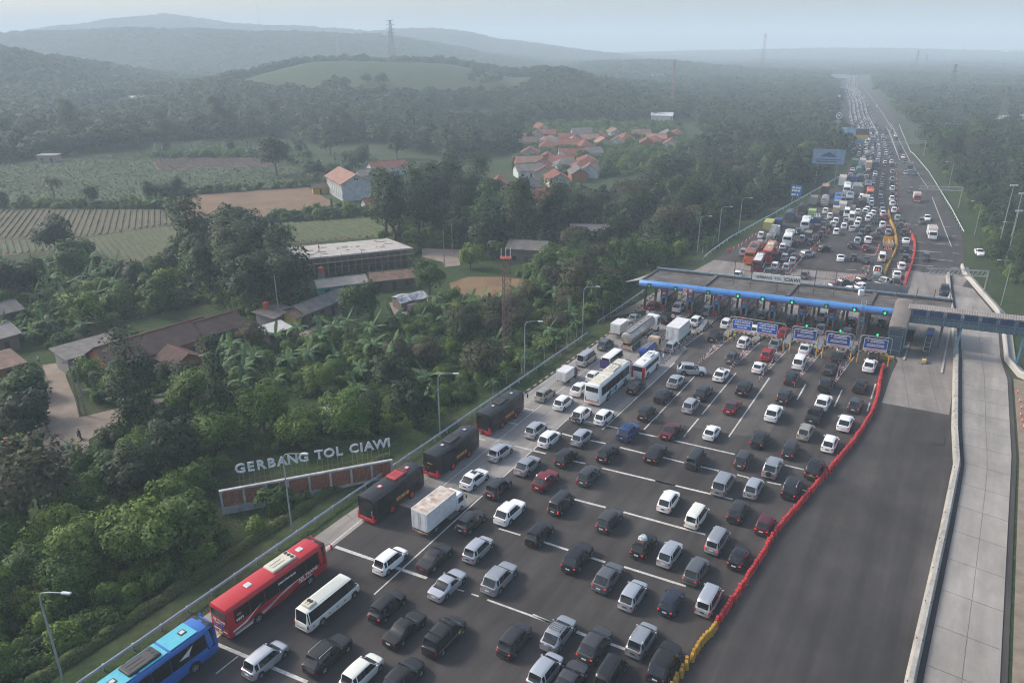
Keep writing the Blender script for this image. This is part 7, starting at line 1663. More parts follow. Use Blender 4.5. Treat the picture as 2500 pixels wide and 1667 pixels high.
HOUSES=[(-41,170.8,24,11,5.5,2.7,'gable','pale','turq','long low shed with patched roof and turquoise front before the building site',{'rise':.9}),(-29.5,175.5,20,10,6,2.8,'gable','rust','wood','low shed with rusty dark roof right of the turquoise fronted one',{'rise':1.1}),(-42.5,154.5,60,13,5.6,2.9,'gable','grey','wood','long grey roofed stall house open to the lane',{'rise':1.1}),(-45.6,148.2,60,3.6,3.6,2.6,'gable','rust','yellow','tiny kiosk with yellow front at the end of the grey roofed stall house',{'rise':.8}),(-50.3,149.5,60,6,5.2,2.4,'shed','grey','grey','small grey roofed hut behind the leaning utility pole',{'rise':.5}),(-67,129.2,52,20,8.5,3.4,'gable','brown','orange','long brown tiled house with orange gable beside the village path',{'rise':2.2}),(-60.2,124.3,142,6,5,2.8,'gable','brown','orange','small brown roofed porch house in front of the long brown tiled house',{'rise':1.3}),(-58.5,138.2,52,8,6.5,3.6,'gable','brown','wood','dark open barn with red ridge at the far end of the brown house',{'rise':1.8}),(-77.8,127.2,50,10,6,3.4,'shed','grey','grey','flat grey block house left of the long brown tiled house',{'rise':.5}),(-124,170,55,14,9,3.6,'gable','white','grey','white sheet roofed house cut by the left edge beside the bananas',{'rise':1.2}),(-110.5,147.5,55,11,7,3,'gable','grey','wood','dark shed with weathered grey roof at the left edge',{'rise':1.2}),(-101.5,133.5,55,9,7,3.2,'gable','pale','wood','pale roofed hut at the left edge above the red roofed one',{'rise':1.2}),(-92.5,120.5,50,9,7,2.6,'shed','rust','orange','red rusty roofed hut at the left edge beside the dirt path',{'rise':.6}),(4.6,199.2,-12,10,8,4.2,'gable','grey','wood','brown timber house with grey roof beyond the mast',{'rise':1.3}),(10.6,193.2,-14,6,5,3.4,'shed','pale','wood','pale roofed lean-to right of the brown timber house',{'rise':.6}),(23.4,219.6,-4,11,8,4.3,'gable','pale','cream','cream house with pale roof behind the balustrade',{'rise':1}),(-57,346,30,17,8,4,'gable','red','white','long red tiled house behind the white two-storey house',{'rise':2.2}),(-60,328,30,15,8,3.6,'gable','grey','white','long grey roofed house in front of the long red tiled one',{'rise':1.8}),(14.5,270,2,12,11,3.8,'gable','red','cream','big red tiled house alone among the trees left of the verge',{'rise':3.6}),(-235.5,387,5,9,6,3.4,'shed','pale','pink','small pink flat hut at the far edge of the green field',{'rise':.2}),(-77,300.5,20,6,5,2.6,'gable','brown','yellow','tiny yellow hut left of the white two-storey house',{'rise':1.1}),(-51,268.5,35,5.5,4.5,2.6,'gable','red','white','little red roofed annex before the white two-storey house',{'rise':1.4}),(-47.9,140.7,50,5,4,2,'shed','white','wood','low white canopy beside the dry brown tree',{'rise':.3}),(-5.5,303.8,87,9.8,8.3,3.4,'gable','red','orange','red tiled village house, first from left in the first village row from the front',{'rise':2.3,'base':-1,'group':'village houses beside the motorway'}),(6.2,297.4,77,11.2,7.8,3.4,'gable','grey','cream','grey roofed village house, second from left in the first village row from the front',{'rise':2.3,'base':-1,'group':'village houses beside the motorway'}),(7.4,340.6,14,11.8,9.5,3.4,'gable','grey','white','grey roofed village house, third from left in the first village row from the front',{'rise':2.3,'base':-1,'group':'village houses beside the motorway'}),(15,334.9,79,9.9,8.5,3.4,'gable','red','cream','red tiled village house, fourth from left in the first village row from the front',{'rise':2.3,'base':-1,'group':'village houses beside the motorway'}),(19,318.3,97,12.9,8.6,3.4,'gable','red','cream','red tiled village house, fifth from left in the first village row from the front',{'rise':2.3,'base':-1,'group':'village houses beside the motorway'}),(29.1,332.1,94,11.3,7.3,3.4,'gable','grey','orange','grey roofed village house, sixth from left in the first village row from the front',{'rise':2.3,'base':-1,'group':'village houses beside the motorway'}),(32.5,352.3,9,9.2,8.1,3.4,'hip','red','cream','red tiled village house, seventh from left in the first village row from the front',{'rise':2.3,'base':-1,'group':'village houses beside the motorway'}),(35.1,340.6,80,10.8,8.2,3.4,'gable','rust','white','rusty roofed village house, eighth from left in the first village row from the front',{'rise':2.3,'base':-1,'group':'village houses beside the motorway'}),(8,366,12,12.6,7.3,3.4,'gable','clay','orange','pinkish tiled village house, first from left in the second village row from the front',{'rise':2.3,'base':-1,'group':'village houses beside the motorway'}),(13.7,353.8,73,9.4,7.7,3.4,'gable','red','white','red tiled village house, second from left in the second village row from the front',{'rise':2.3,'base':-1,'group':'village houses beside the motorway'}),(17.5,378.4,85,10.5,8.8,3.4,'gable','red','orange','red tiled village house, third from left in the second village row from the front',{'rise':2.3,'base':-1,'group':'village houses beside the motorway'}),(24.2,367.4,-10,11.6,8.5,3.4,'gable','red','orange','red tiled village house, fourth from left in the second village row from the front',{'rise':2.3,'base':-1,'group':'village houses beside the motorway'}),(25.3,381.7,78,10.1,7.7,3.4,'hip','grey','orange','grey roofed village house, fifth from left in the second village row from the front',{'rise':2.3,'base':-1,'group':'village houses beside the motorway'}),(26.1,358.3,16,12.8,8,3.4,'hip','grey','white','grey roofed village house, sixth from left in the second village row from the front',{'rise':2.3,'base':-1,'group':'village houses beside the motorway'}),(30.7,394.7,5,12.8,8.3,3.4,'gable','red','white','red tiled village house, seventh from left in the second village row from the front',{'rise':2.3,'base':-1,'group':'village houses beside the motorway'}),(36.8,370.6,95,11.8,8.8,3.4,'hip','red','white','red tiled village house, eighth from left in the second village row from the front',{'rise':2.3,'base':-1,'group':'village houses beside the motorway'}),(9.5,399.7,84,11.5,8.9,3.4,'gable','red','cream','red tiled village house, first from left in the third village row from the front',{'rise':2.3,'base':-1,'group':'village houses beside the motorway'}),(20.9,427.4,6,11.3,8.6,3.4,'hip','red','cream','red tiled village house, second from left in the third village row from the front',{'rise':2.3,'base':-1,'group':'village houses beside the motorway'}),(26.3,440.1,5,11.9,9.5,3.4,'gable','grey','white','grey roofed village house, third from left in the third village row from the front',{'rise':2.3,'base':-1.1,'group':'village houses beside the motorway'}),(33.7,436.4,-11,12.9,8.2,3.4,'gable','red','white','red tiled village house, fourth from left in the third village row from the front',{'rise':2.3,'base':-1.1,'group':'village houses beside the motorway'}),(40.7,399.7,13,11.4,8.5,3.4,'gable','grey','white','grey roofed village house, fifth from left in the third village row from the front',{'rise':2.3,'base':-1,'group':'village houses beside the motorway'}),(40.7,430.9,106,10.6,7.7,3.4,'hip','red','orange','red tiled village house, sixth from left in the third village row from the front',{'rise':2.3,'base':-1,'group':'village houses beside the motorway'}),(77.8,441.9,81,11.2,7.8,3.4,'gable','red','orange','red tiled village house, seventh from left in the third village row from the front',{'rise':2.3,'base':-1,'group':'village houses beside the motorway'}),(90.5,436.4,79,12.3,8,3.4,'gable','red','white','red tiled village house, eighth from left in the third village row from the front',{'rise':2.3,'base':-1,'group':'village houses beside the motorway'}),(10,447.4,12,10.9,7.5,3.4,'gable','rust','white','rusty roofed village house, first from left in the fourth village row from the front',{'rise':2.3,'base':-1.1,'group':'village houses beside the motorway'}),(20.4,451.1,7,9.4,8.4,3.4,'hip','clay','white','pinkish tiled village house, second from left in the fourth village row from the front',{'rise':2.3,'base':-1.1,'group':'village houses beside the motorway'}),(23.3,458.7,80,10.7,7.6,3.4,'hip','clay','white','pinkish tiled village house, third from left in the fourth village row from the front',{'rise':2.3,'base':-1.1,'group':'village houses beside the motorway'}),(35.7,447.4,84,12.8,9.3,3.4,'gable','clay','white','pinkish tiled village house, fourth from left in the fourth village row from the front',{'rise':2.3,'base':-1.1,'group':'village houses beside the motorway'}),(38.4,458.8,80,10.7,7.8,3.4,'gable','red','cream','red tiled village house, fifth from left in the fourth village row from the front',{'rise':2.3,'base':-1.1,'group':'village houses beside the motorway'}),(53.1,445.6,96,9.1,8.7,3.4,'gable','clay','cream','pinkish tiled village house, sixth from left in the fourth village row from the front',{'rise':2.3,'base':-1.1,'group':'village houses beside the motorway'}),(61,445.6,76,9.1,8.3,3.4,'gable','clay','white','pinkish tiled village house, seventh from left in the fourth village row from the front',{'rise':2.3,'base':-1,'group':'village houses beside the motorway'}),(83.6,453.1,77,11,9.1,3.4,'hip','red','white','red tiled village house, eighth from left in the fourth village row from the front',{'rise':2.3,'base':-1,'group':'village houses beside the motorway'}),(3.2,468.4,-18,11.6,8.5,3.4,'gable','rust','orange','rusty roofed village house, first from left in the fifth village row from the front',{'rise':2.3,'base':-1.2,'group':'village houses beside the motorway'}),(16,482.2,84,11.1,7.8,3.4,'gable','red','white','red tiled village house, second from left in the fifth village row from the front',{'rise':2.3,'base':-1.1,'group':'village houses beside the motorway'}),(33.4,466.5,3,10.4,8.9,3.4,'gable','red','white','red tiled village house, third from left in the fifth village row from the front',{'rise':2.3,'base':-1.1,'group':'village houses beside the motorway'}),(44.5,470.3,2,12.7,9.2,3.4,'gable','grey','white','grey roofed village house, fourth from left in the fifth village row from the front',{'rise':2.3,'base':-1.1,'group':'village houses beside the motorway'}),(46.5,462.6,16,10.9,8.7,3.4,'gable','clay','white','pinkish tiled village house, fifth from left in the fifth village row from the front',{'rise':2.3,'base':-1.1,'group':'village houses beside the motorway'}),(54.9,478.3,101,12.3,8.7,3.4,'hip','red','white','red tiled village house, sixth from left in the fifth village row from the front',{'rise':2.3,'base':-1,'group':'village houses beside the motorway'}),(69.1,468.5,108,9.6,8.2,3.4,'hip','red','cream','red tiled village house, seventh from left in the fifth village row from the front',{'rise':2.3,'base':-1,'group':'village houses beside the motorway'}),(86.8,462.6,-6,11.3,9,3.4,'gable','clay','white','pinkish tiled village house, eighth from left in the fifth village row from the front',{'rise':2.3,'base':-.9,'group':'village houses beside the motorway'}),(19.5,524.1,108,11.7,7.1,3.4,'gable','red','white','red tiled village house, first from left in the sixth village row from the front',{'rise':2.3,'base':-.7,'group':'village houses beside the motorway'}),(23.1,490.3,-7,9.5,7.3,3.4,'gable','red','orange','red tiled village house, second from left in the sixth village row from the front',{'rise':2.3,'base':-1.1,'group':'village houses beside the motorway'}),(44.8,496.5,9,12.7,7.4,3.4,'gable','grey','white','grey roofed village house, third from left in the sixth village row from the front',{'rise':2.3,'base':-.9,'group':'village houses beside the motorway'}),(65.8,494.6,104,9.9,8.4,3.4,'gable','rust','white','rusty roofed village house, fourth from left in the sixth village row from the front',{'rise':2.3,'base':-.8,'group':'village houses beside the motorway'}),(81.4,486.4,2,11.3,8.9,3.4,'gable','rust','orange','rusty roofed village house, fifth from left in the sixth village row from the front',{'rise':2.3,'base':-.8,'group':'village houses beside the motorway'}),(97.6,482.3,87,11.4,8.2,3.4,'gable','grey','orange','grey roofed village house, sixth from left in the sixth village row from the front',{'rise':2.3,'base':-.8,'group':'village houses beside the motorway'}),(104.6,488.4,87,11.3,8.7,3.4,'hip','red','cream','red tiled village house, seventh from left in the sixth village row from the front',{'rise':2.3,'base':-.8,'group':'village houses beside the motorway'}),(214.3,1163.1,5,16,12,9,'gable','white','white','tall white house among trees on the far hillside',{'rise':3.6,'base':1.4,'over':.5}),(115.4,596.1,-15,16,10,5,'gable','white','white','white gabled building at the foot of the tall radio mast',{'rise':2,'base':-.6,'over':.5}),(-44.8,708.5,20,40,10,4,'gable','white','white','long pale roofed sheds in the far trees',{'rise':1.6,'base':8,'over':.5}),(-114.3,567.4,-15,16,10,4,'gable','white','white','pale house half hidden in the far trees behind the fields',{'rise':1.6,'base':.6,'over':.5}),(-357.7,748.5,5,14,10,4,'gable','white','white','far pale house between the dark tree crowns at left',{'rise':1.6,'base':3.5,'over':.5}),(-252.6,528,5,9,6,3,'gable','white','white','small white roofed hut at the back of the green field',{'rise':1.2,'base':-.5,'over':.5}),(588,1683.9,20,50,16,5,'gable','white','white','far long white roof left of the distant motorway',{'rise':2,'base':-2.4,'over':.5}),(857.9,2136.2,-15,36,14,5,'gable','white','white','far angled white roof beside the distant motorway',{'rise':2,'base':-2.5,'over':.5}),(451.2,901.7,-15,18,12,5,'gable','white','white','far white house right of the distant motorway',{'rise':2,'base':-1.1,'over':.5}),(649.8,1311.2,5,60,14,5,'gable','white','white','far row of pale roofs behind the right woods',{'rise':2,'base':.2,'over':.5}),(623.2,1100.3,5,30,14,5,'gable','grey','white','far grey roof near the tall right pylon',{'rise':2,'base':-2.1,'over':.5}),(725.6,1179.2,20,50,14,5,'gable','white','white','far long pale roof at the right edge',{'rise':2,'base':-1.8,'over':.5}),(344.3,527.6,5,24,14,8,'gable','white','white','pale yellowish building in the trees at the right edge',{'rise':3.2,'base':-1.2,'over':.5}),(341.7,585.5,-15,26,8,4,'gable','white','white','low white row in the trees right of the motorway',{'rise':1.6,'base':-1.5,'over':.5}),(200.7,553.6,-15,26,14,6,'gable','white','white','white warehouse left of the far queue',{'rise':2.4,'base':-1,'over':.5}),(170.4,484.5,20,20,12,5,'gable','white','white','pale roofed house below the warehouse left of the far queue',{'rise':2,'base':-1.1,'over':.5}),(333,824.1,-15,22,10,5,'gable','white','white','small white houses before the dark conifer by the far queue',{'rise':2,'base':-1.4,'over':.5}),(2066.8,3298.4,20,90,30,14,'gable','white','white','faint white building on the right horizon',{'rise':5.6,'base':20.4,'over':.5}),(845.5,1559.4,5,34,14,5,'gable','white','white','far pale roof cluster near the middle of the right woods',{'rise':2,'base':-2,'over':.5}),(873.7,1521.7,-15,36,14,5,'gable','white','white','far grey white roof right of the tall pylon',{'rise':2,'base':-2.8,'over':.5}),(493.8,778.9,20,20,10,5,'gable','white','white','white roof between the legs of the near right pylon',{'rise':2,'base':.3,'over':.5})]
TANKS=[(-52.4,150.2,1.9,'red orange water tank beside the small grey roofed hut'),(-48.25,181.63,.6,'orange water tank standing before the building site'),(-85.91,319.06,2,'orange water tank near the palm left of the white house')]
GROUND_SHEETS=[('path','path',('path','trodden_path',(.19,.15,.12),(.27,.22,.18),.5)),('path','lane2',('path','trodden_path',0,0,0)),('path','lane3',('path','trodden_path',0,0,0)),('path','lane4',('path','trodden_path',0,0,0)),('path','lane5',('path','pale_lane',(.28,.27,.25),(.34,.33,.31),.5)),('clearing','earth',('dirt','reddish_earth',(.14,.075,.04),(.2,.13,.06),.25)),('clearing','clear',('dirt','trodden_path',0,0,0)),('field','f1',('field','green_field',(.035,.058,.022),(.075,.095,.036),.12)),('field','f2',('field','green_field',0,0,0)),('field','f3',('field','green_field',0,0,0)),('field','br',('dirt','ploughed_field',(.11,.065,.05),(.16,.1,.075),.1)),('field','rb',('dirt','dry_grass_field',(.125,.072,.042),(.2,.125,.072),.12)),('field','r1',('field','bed_soil',(.075,.056,.034),(.115,.088,.05),.1)),('field','r2',('field','bed_soil',0,0,0)),('field','r3',('field','bed_soil',0,0,0)),('field','f4',('field','straw_field',(.22,.19,.1),(.26,.23,.13),.1))]
CROPM={k:mat('crop_'+k,a,.95,color2=b,scale=1.4,detail=8,bump=1.0)for k,a,b in(('green',(.032,.058,.018),(.075,.11,.036)),('brown',(.055,.058,.025),(.10,.092,.04)),('soil',(.10,.06,.045),(.17,.11,.08)))}
ROW_FIELDS=[('crop_rows','r1',-24,1.9,'brown'),('crop_rows','r2',-35,1.7,'green'),('crop_rows','r3',-35,1.8,'green'),('crop_rows','br',8,2.4,'soil')]
PYLONS=[(-134,890,36.3,43.5,7.8,[(.99,.45),(.9,.55),(.8,.6),(.7,.6)],'tall lattice pylon standing on the bare hilltop'),(-327,1500,14.4,52.1,5.2,[],'far thin mast left of the hilltop trees'),(-535,2300,40.7,59.4,4.2,[],'faint mast on the far ridge left of the hilltop'),(-812,2600,104.5,84.2,3.4,[],'very tall thin mast on the highest far ridge'),(133,650,.3,43.1,3,[],'tall slim radio mast left of the far motorway'),(134,1000,3.9,22.8,3,[],'red and white mast fading in the haze left of the slim one'),(362,1150,.5,69,5.5,[],'tall red and white lattice mast on the skyline'),(173,1900,5.8,39,3,[],'small faint mast on the skyline ridge'),(447,800,-.4,36.9,6.6,[(.98,.5),(.82,.6)],'tall hazy pylon in the right woods'),(329,520,-1,30,5.4,[(.98,.5),(.82,.6)],'big pylon nearest the right edge'),(763,1500,-.1,45.2,8.1,[(.98,.5),(.82,.6)],'faint pylon beyond the far end of the motorway'),(937,1800,1.8,33.8,6.1,[(.98,.5),(.82,.6)],'faint small pylon right of another on the skyline'),(1470,2600,.6,53.7,3,[],'faint thin mast on the right skyline')]
POLES=[(-69.21,106.77,9.5,'concrete utility pole beside the path bend, left of a pair'),(-68.15,106.52,9.5,'concrete utility pole beside the path bend, right of a pair'),(-49.17,148.33,11,'utility pole rising before the grey roofed stall house'),(-18.14,193.1,10,'utility pole beside the lane right of the building site'),(22.45,204.9,6,'utility pole before the balustrade'),(29.28,181.55,8.5,'grey pole left of the toll canopy awning'),(-17.18,209.52,8,'slim pole behind the parked motorcycles on the lane')]
BOARDS=[(133,319.46,-.5,-20,12.5,6,8.1,'bluegrey','big blue grey billboard with a dark roof shape on the verge beyond the gate'),(190.28,429.38,-.6,-20,12,8,4,'sky','pale blue billboard left of the far queue'),(194.01,425.97,-.1,-20,6.5,5.5,5.8,'brown','brown and ochre billboard beside the pale blue one'),(103.66,272.74,-.2,-25,3.6,4,3,'sign','blue rest area sign with white symbols on the verge'),(509.53,1226.73,-.1,-20,26,6,6.8,'white','far pale board beside the distant motorway'),(-6.49,209.73,-1,-5,4.2,1.1,1.8,'white','small pale board on posts above the lane'),(148.44,198,-1,-5,5,2.2,-.6,'white','red and white kiosk board at the right edge')]
GANTRIES=[((190,395,0),(219,405,0),6.2,'lattice sign gantry over the far right carriageway edge'),((146,269,0),(160,266,0),6,'small sign gantry right of the far carriageway'),((96.5,167.3,0),(109.5,165,0),4.6,'low lattice sign gantry beyond the right end of the canopy')]
RIDERS=[(-64.95,98.84,2.3,(.03,.03,.035),'rider in black on a motorbike at the path bend','dark motorbike with a red tail at the path bend'),(-61.82,107.01,.6,(.02,.02,.025),'rider in black with white helmet entering the path','dark motorbike entering the path from the right'),(-62.11,93.76,-1.2,(.12,.12,.12),'rider in grey with white helmet at the bottom of the path','dark motorbike at the bottom of the path')]
PEOPLE=[(-88.03,127.49,-.97,1,(.6,.6,.6),(.1,.1,.12),'walk','person in white shirt walking at the top of the path'),(-63.86,94.15,-.97,2,(.05,.1,.35),(.05,.05,.08),'stand','person in blue shirt standing at the bottom of the path'),(-68.08,96.96,-.97,1,(.5,.5,.5),(.05,.05,.05),'stand','person in pale shirt beside the boundary wall'),(-50.5,190,4,1,(.16,.09,.05),(.06,.05,.05),'stand','worker standing on the flat roof of the building site'),(43.72,136.49,.02,2,(.45,.65,.06),(.03,.03,.05),'stand','officer in bright green yellow vest before the wide gantry'),(89.73,183.6,.02,2,(.6,.6,.1),(.03,.03,.05),'stand','worker in yellow vest beside the row of cones'),(90,181.5,.02,1,(.4,.4,.45),(.03,.03,.05),'walk','worker in grey shirt beside the loaded pickup'),(94.34,188.67,.02,1,(.05,.05,.06),(.03,.03,.05),'stand','worker in black behind the loaded pickup'),(80.9,197.98,.02,1,(.3,.42,.5),(.05,.05,.08),'stand','person in pale blue shirt beside the turned grey car')]
KEY_TREES=[('olive',-58.08,75.18,6.8,1,'big orange brown tinged tree at the left edge below the boundary wall'),('brown',-50.57,134.51,3.6,1,'dry tan brown tree beside the white canopy'),('bush',-29.99,80.29,3.0,1.2,'dense dark green bush before the terracotta lattice wall'),('shrub',-27.07,81.14,1.7,1,'small pale variegated shrub at the lamp post by the wall'),('fine',-40.09,68.76,4.6,1,'bright leafy tree in the middle of the near roadside grove'),('shrub',-33.57,72.11,1.8,1.3,'young round shrub on the grass, left of two'),('shrub',-30.77,74.98,1.9,1.3,'young round shrub on the grass, right of two'),('conifer',-20.47,99.14,2.6,1,'narrow dark conifer before the pale lane, taller of two'),('conifer',-23.95,96.91,2.2,1,'narrow dark conifer before the pale lane, shorter of two'),('broad',-76.78,105.02,4.8,1,'dense round tree left of the dirt path'),('dark',-70.49,96.44,4.4,1,'dark round tree just above the boundary wall'),('dark',-78.93,204.55,7.0,1,'large dark tree in front of the ploughed field'),('broad',-71.41,177.93,6.0,1.2,'tall leafy tree left of the building site'),('dark',-56.74,162.01,5.5,1,'dark tree touching the left corner of the building site'),('dark',-127.99,204.27,6.5,1,'dark open crowned tree in the furrowed fields'),('pale',-11.0,190.64,4.2,1.2,'bright tree before the brown timber house'),('broad',-19.46,167.57,4.6,1,'dense tree right of the low sheds'),('olive',15.17,161.87,6.2,1,'wide olive green tree left of the toll canopy'),('broad',20.13,153.36,5.0,1,'green tree overhanging the left end of the toll canopy'),('broad',35.46,182.01,6.0,1,'broad green tree behind the canopy awning'),('dark',-107.31,343.91,8.5,1,'large dark tree alone at the field corner'),('dark',-158.7,467.41,6.5,1,'dark tree above the large field corner tree'),('broad',-32.25,146.98,5.2,1,'wide green tree right of the grey roofed stall house'),('dark',-164,890,13.02,1,'big tree on the bare hilltop left of the pylon'),('dark',-96,890,6.82,1,'lone round tree on the hill slope right of the pylon'),('dark',-206,890,6.2,1,'bushy tree on the hilltop left of the big one'),('dark',-25,800,6.82,1,'tree on the grassy knoll left of the village')]
KEY_TREES=[(k,x,y,s,sz,lab)for k,x,y,s,sz,lab in KEY_TREES]
BLOCKED=[FP[k]for k in FP if k not in("lane5","f4")]
BLOCKED2=[[(-71.5,6.5),(-38.5,60.6),(-24.2,84),(-11.4,101.7),(-4,114.5),(14.9,144.5),(29.8,172.5),(41.9,187.9),(54.1,206.7),(72.5,234.8),(86.9,254.9),(103.8,278.6),(129.7,315.3),(189.8,427.9),(242.5,569),(290,566),(236,446),(218,403),(195,344),(158,259),(143,225),(133,206),(128,190),(112,150),(104,118),(130,100),(60,0)],[(-38,78.5),(-15,87),(-16,90.5),(-38.5,82)],[(-62,194),(-36,207),(-20,196),(-22,186),(-46,170),(-54,182)],[(-78,291),(-62,279),(-50,298),(-66,310)]]
BLOCKED+=BLOCKED2
for h_ in HOUSES:
 if h_[1]<420:
  c_,s_=math.cos(R(h_[2])),math.sin(R(h_[2]));BLOCKED.append([(h_[0]+c_*i*(h_[3]/2+.8)-s_*j*(h_[4]/2+.8),h_[1]+s_*i*(h_[3]/2+.8)+c_*j*(h_[4]/2+.8))for i,j in((-1,-1),(1,-1),(1,1),(-1,1))])
VERGES=[[(38.4,189.9),(50.6,208.7),(69,236.8),(83.4,256.9),(100.3,280.6),(126.2,317.3),(186.3,429.9),(221,525),(168,544),(133.3,448.9),(73.2,336.3),(47.3,299.6),(30.4,275.9),(16,255.8),(-2.4,227.7),(-14.6,208.9)],[(137,206),(147,225.7),(162,259.2),(198,344.3),(221,403.6),(238,446),(313,416),(296,373.6),(273,314.3),(237,229.2),(222,195.7),(212,176)],[(148.3,566.8),(231.4,566.8),(203.4,462.3),(162.7,422.8),(72.1,324),(106.7,441.7)]]
HEDGEROWS=[[(-304.5,432),(-348,496.8),(-252.6,509.5),(-186.8,536.7),(-136.6,583.2),(-79.6,509.5),(-104.1,462.3),(-162.5,536.7),(-172.6,494.4),(-229.6,466.6)],[(-201.4,278.3),(-182.8,280),(-158.2,276.7),(-137.8,278.3),(-137.4,303.4),(-130.4,295.8),(-123.7,271.8),(-132.7,267.2),(-152.3,265.6),(-193.9,267.2)],[(-138.2,305.3),(-112.1,313.4),(-88.4,324),(-81.6,311.3),(-95.2,305.3),(-128.8,292.2)],[(-204.2,422.8),(-151.8,432),(-119.8,441.7),(-85.6,324),(-104.5,374.3),(-141.7,402),(-189.7,398.8),(-168.1,357.8),(-137,303.4),(-139.6,303.4)],[(1.3,560.6),(126.1,583.2),(101.7,441.7),(63,347.5),(24,335.4),(.8,347.5)],[(-87.8,254),(-60.6,267.2),(-48.6,261.2),(-37.5,228.7),(-59.3,240.7),(-83.7,245.9)]]
